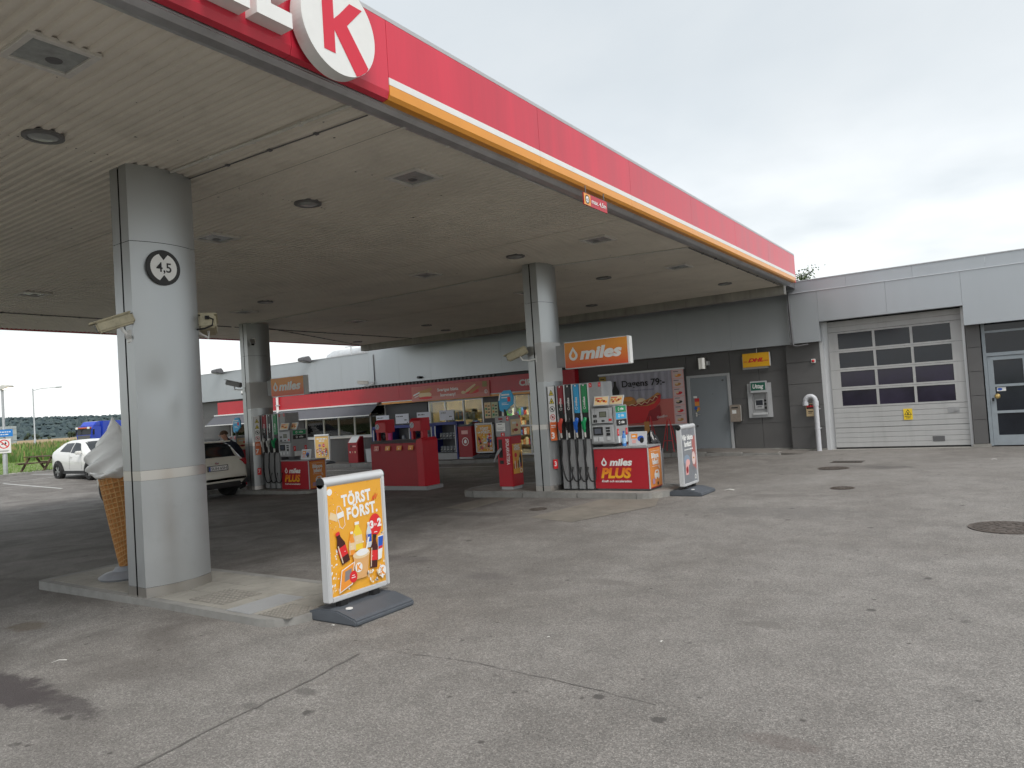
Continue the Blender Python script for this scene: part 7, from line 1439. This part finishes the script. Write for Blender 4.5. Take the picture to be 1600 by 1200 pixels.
# wooded hill
def hillz(r, a):
    k = max(0.0, min(1.0, (r-900)/900)); return (46+10*sin(a*3.1+0.6)+6*sin(a*7.3))*(k*k*(3-2*k))*(1-0.15*max(0, (r-1800)/900))
mb = MB(); mb.grid(lambda u, v: (lambda r, a: (r*sin(a), r*cos(a), hillz(r, a)-0.5))(900+1800*v, radians(-105+120*u)), 80, 14)
hl_ = mb.build('hill', mat('hazed_hill_ground', (0.045, 0.07, 0.07), 0.9)); tag(hl_, 'long low wooded hill on the horizon', kind='structure')  # ground colour carries a painted bluish haze
CO = [mat('hazed_conifer_a', (0.055, 0.082, 0.088), 0.9), mat('hazed_conifer_b', (0.068, 0.098, 0.098), 0.9), mat('hazed_conifer_c', (0.042, 0.066, 0.074), 0.9)]  # distance haze is painted into these bluish conifer colours
rd_ = random.Random(9); mb = MB()
for k in range(11000):
    a = radians(rd_.uniform(-104, 14)); r = rd_.uniform(1000, 1950); h = rd_.uniform(4, 6.5); w = h*rd_.uniform(0.6, 0.95); x, y, z = r*sin(a), r*cos(a), hillz(r, a)
    if rd_.random() < 0.55: n = 5; ring = [(x+w*cos(2*pi*i/n+k), y+w*sin(2*pi*i/n+k), z-1) for i in range(n)]; mb.add(ring+[(x, y, z+h)], [(i, (i+1) % n, n) for i in range(n)], rd_.randrange(3))
    else:
        n = 6; r1 = [(x+w*cos(2*pi*i/n+k), y+w*sin(2*pi*i/n+k), z+h*0.3+rd_.uniform(-1, 1)) for i in range(n)]; r2 = [(x+w*0.8*cos(2*pi*i/n+k), y+w*0.8*sin(2*pi*i/n+k), z+h*0.62+rd_.uniform(-1, 1)) for i in range(n)]
        mb.add(r1+r2+[(x, y, z+h*0.85), (x, y, z-1)], [(i, (i+1) % n, n+(i+1) % n, n+i) for i in range(n)]+[(n+i, n+(i+1) % n, 2*n) for i in range(n)]+[((i+1) % n, i, 2*n+1) for i in range(n)], rd_.randrange(3))
tag(mb.build('hill_forest', CO), 'dense dark forest covering the distant hill', kind='stuff')
# belt of trees between field and hill: one mass
mb = MB()
for k in range(240):
    a = radians(rd_.uniform(-86, -30)); r = rd_.uniform(640, 760); h = rd_.uniform(4.5, 8.5)*(1.0 if rd_.random() < 0.7 else 0.55); x, y = r*sin(a), r*cos(a); w = h*rd_.uniform(0.35, 0.6)
    for q in range(7):
        cx, cy, cz = x+rd_.uniform(-w, w)*0.6, y+rd_.uniform(-w, w)*0.6, h*rd_.uniform(0.25, 0.85); s_ = w*rd_.uniform(0.35, 0.6)
        pts = [(cx+s_, cy, cz), (cx-s_, cy, cz), (cx, cy+s_, cz), (cx, cy-s_, cz), (cx, cy, cz+s_*1.2), (cx, cy, cz-s_)]
        mb.add(pts, [(0, 2, 4), (2, 1, 4), (1, 3, 4), (3, 0, 4), (2, 0, 5), (1, 2, 5), (3, 1, 5), (0, 3, 5)], rd_.randrange(3))
tag(mb.build('tree_belt', [mat('belt_green_a', (0.030, 0.048, 0.028), 0.9), mat('belt_green_b', (0.045, 0.070, 0.034), 0.9), mat('belt_green_c', (0.022, 0.036, 0.026), 0.9)]), 'dark belt of trees at the foot of the hill', kind='stuff')
# tree behind the garage roof
tt = E('leafy_tree', (-7.25, 34.5, 0.05), 'leafy treetop showing above the roof by the canopy corner', 'tree'); BARK = mat('grey_bark', (0.16, 0.14, 0.12), 0.9, var=0.3, vs=6); rd_ = random.Random(12)
MB().tube([(0, 0, 0), (0.05, 0, 2.2), (0.0, 0.1, 4.4), (0.1, 0.05, 6.8)], [0.16, 0.12, 0.08, 0.02], 10).build('trunk', BARK, tt, smooth=True); mb = MB(); lf = MB()
for k in range(34):
    a = rd_.random()*2*pi; z = rd_.uniform(2.4, 6.6); L_ = rd_.uniform(0.5, 1.35)*(1.1-0.10*(z-2.4)); p0 = Vector((0.04, 0.05, z)); p1 = p0+Vector((L_*cos(a), L_*sin(a), L_*0.7)); mb.tube([p0, p0.lerp(p1, 0.5)+Vector((0, 0, 0.06)), p1], [0.03, 0.02, 0.006], 5)
    for q in range(90):
        c = p0.lerp(p1, rd_.uniform(0.25, 1.1))+Vector((rd_.gauss(0, 0.17), rd_.gauss(0, 0.17), rd_.gauss(-0.03, 0.16))); u = Vector((rd_.gauss(0, 1), rd_.gauss(0, 1), rd_.gauss(0, 1))).normalized(); v = u.cross(Vector((rd_.gauss(0, 1), rd_.gauss(0, 1), rd_.gauss(0, 1)))).normalized(); s_ = rd_.uniform(0.035, 0.065)
        lf.add([c-u*s_, c+v*s_*0.6, c+u*s_, c-v*s_*0.6], [(0, 1, 2, 3)], rd_.randrange(3))
mb.build('limbs', BARK, tt); lf.build('crown', [mat('leaf_a', (0.07, 0.12, 0.03), 0.6), mat('leaf_b', (0.10, 0.15, 0.045), 0.6), mat('leaf_c', (0.05, 0.085, 0.025), 0.6)], tt)
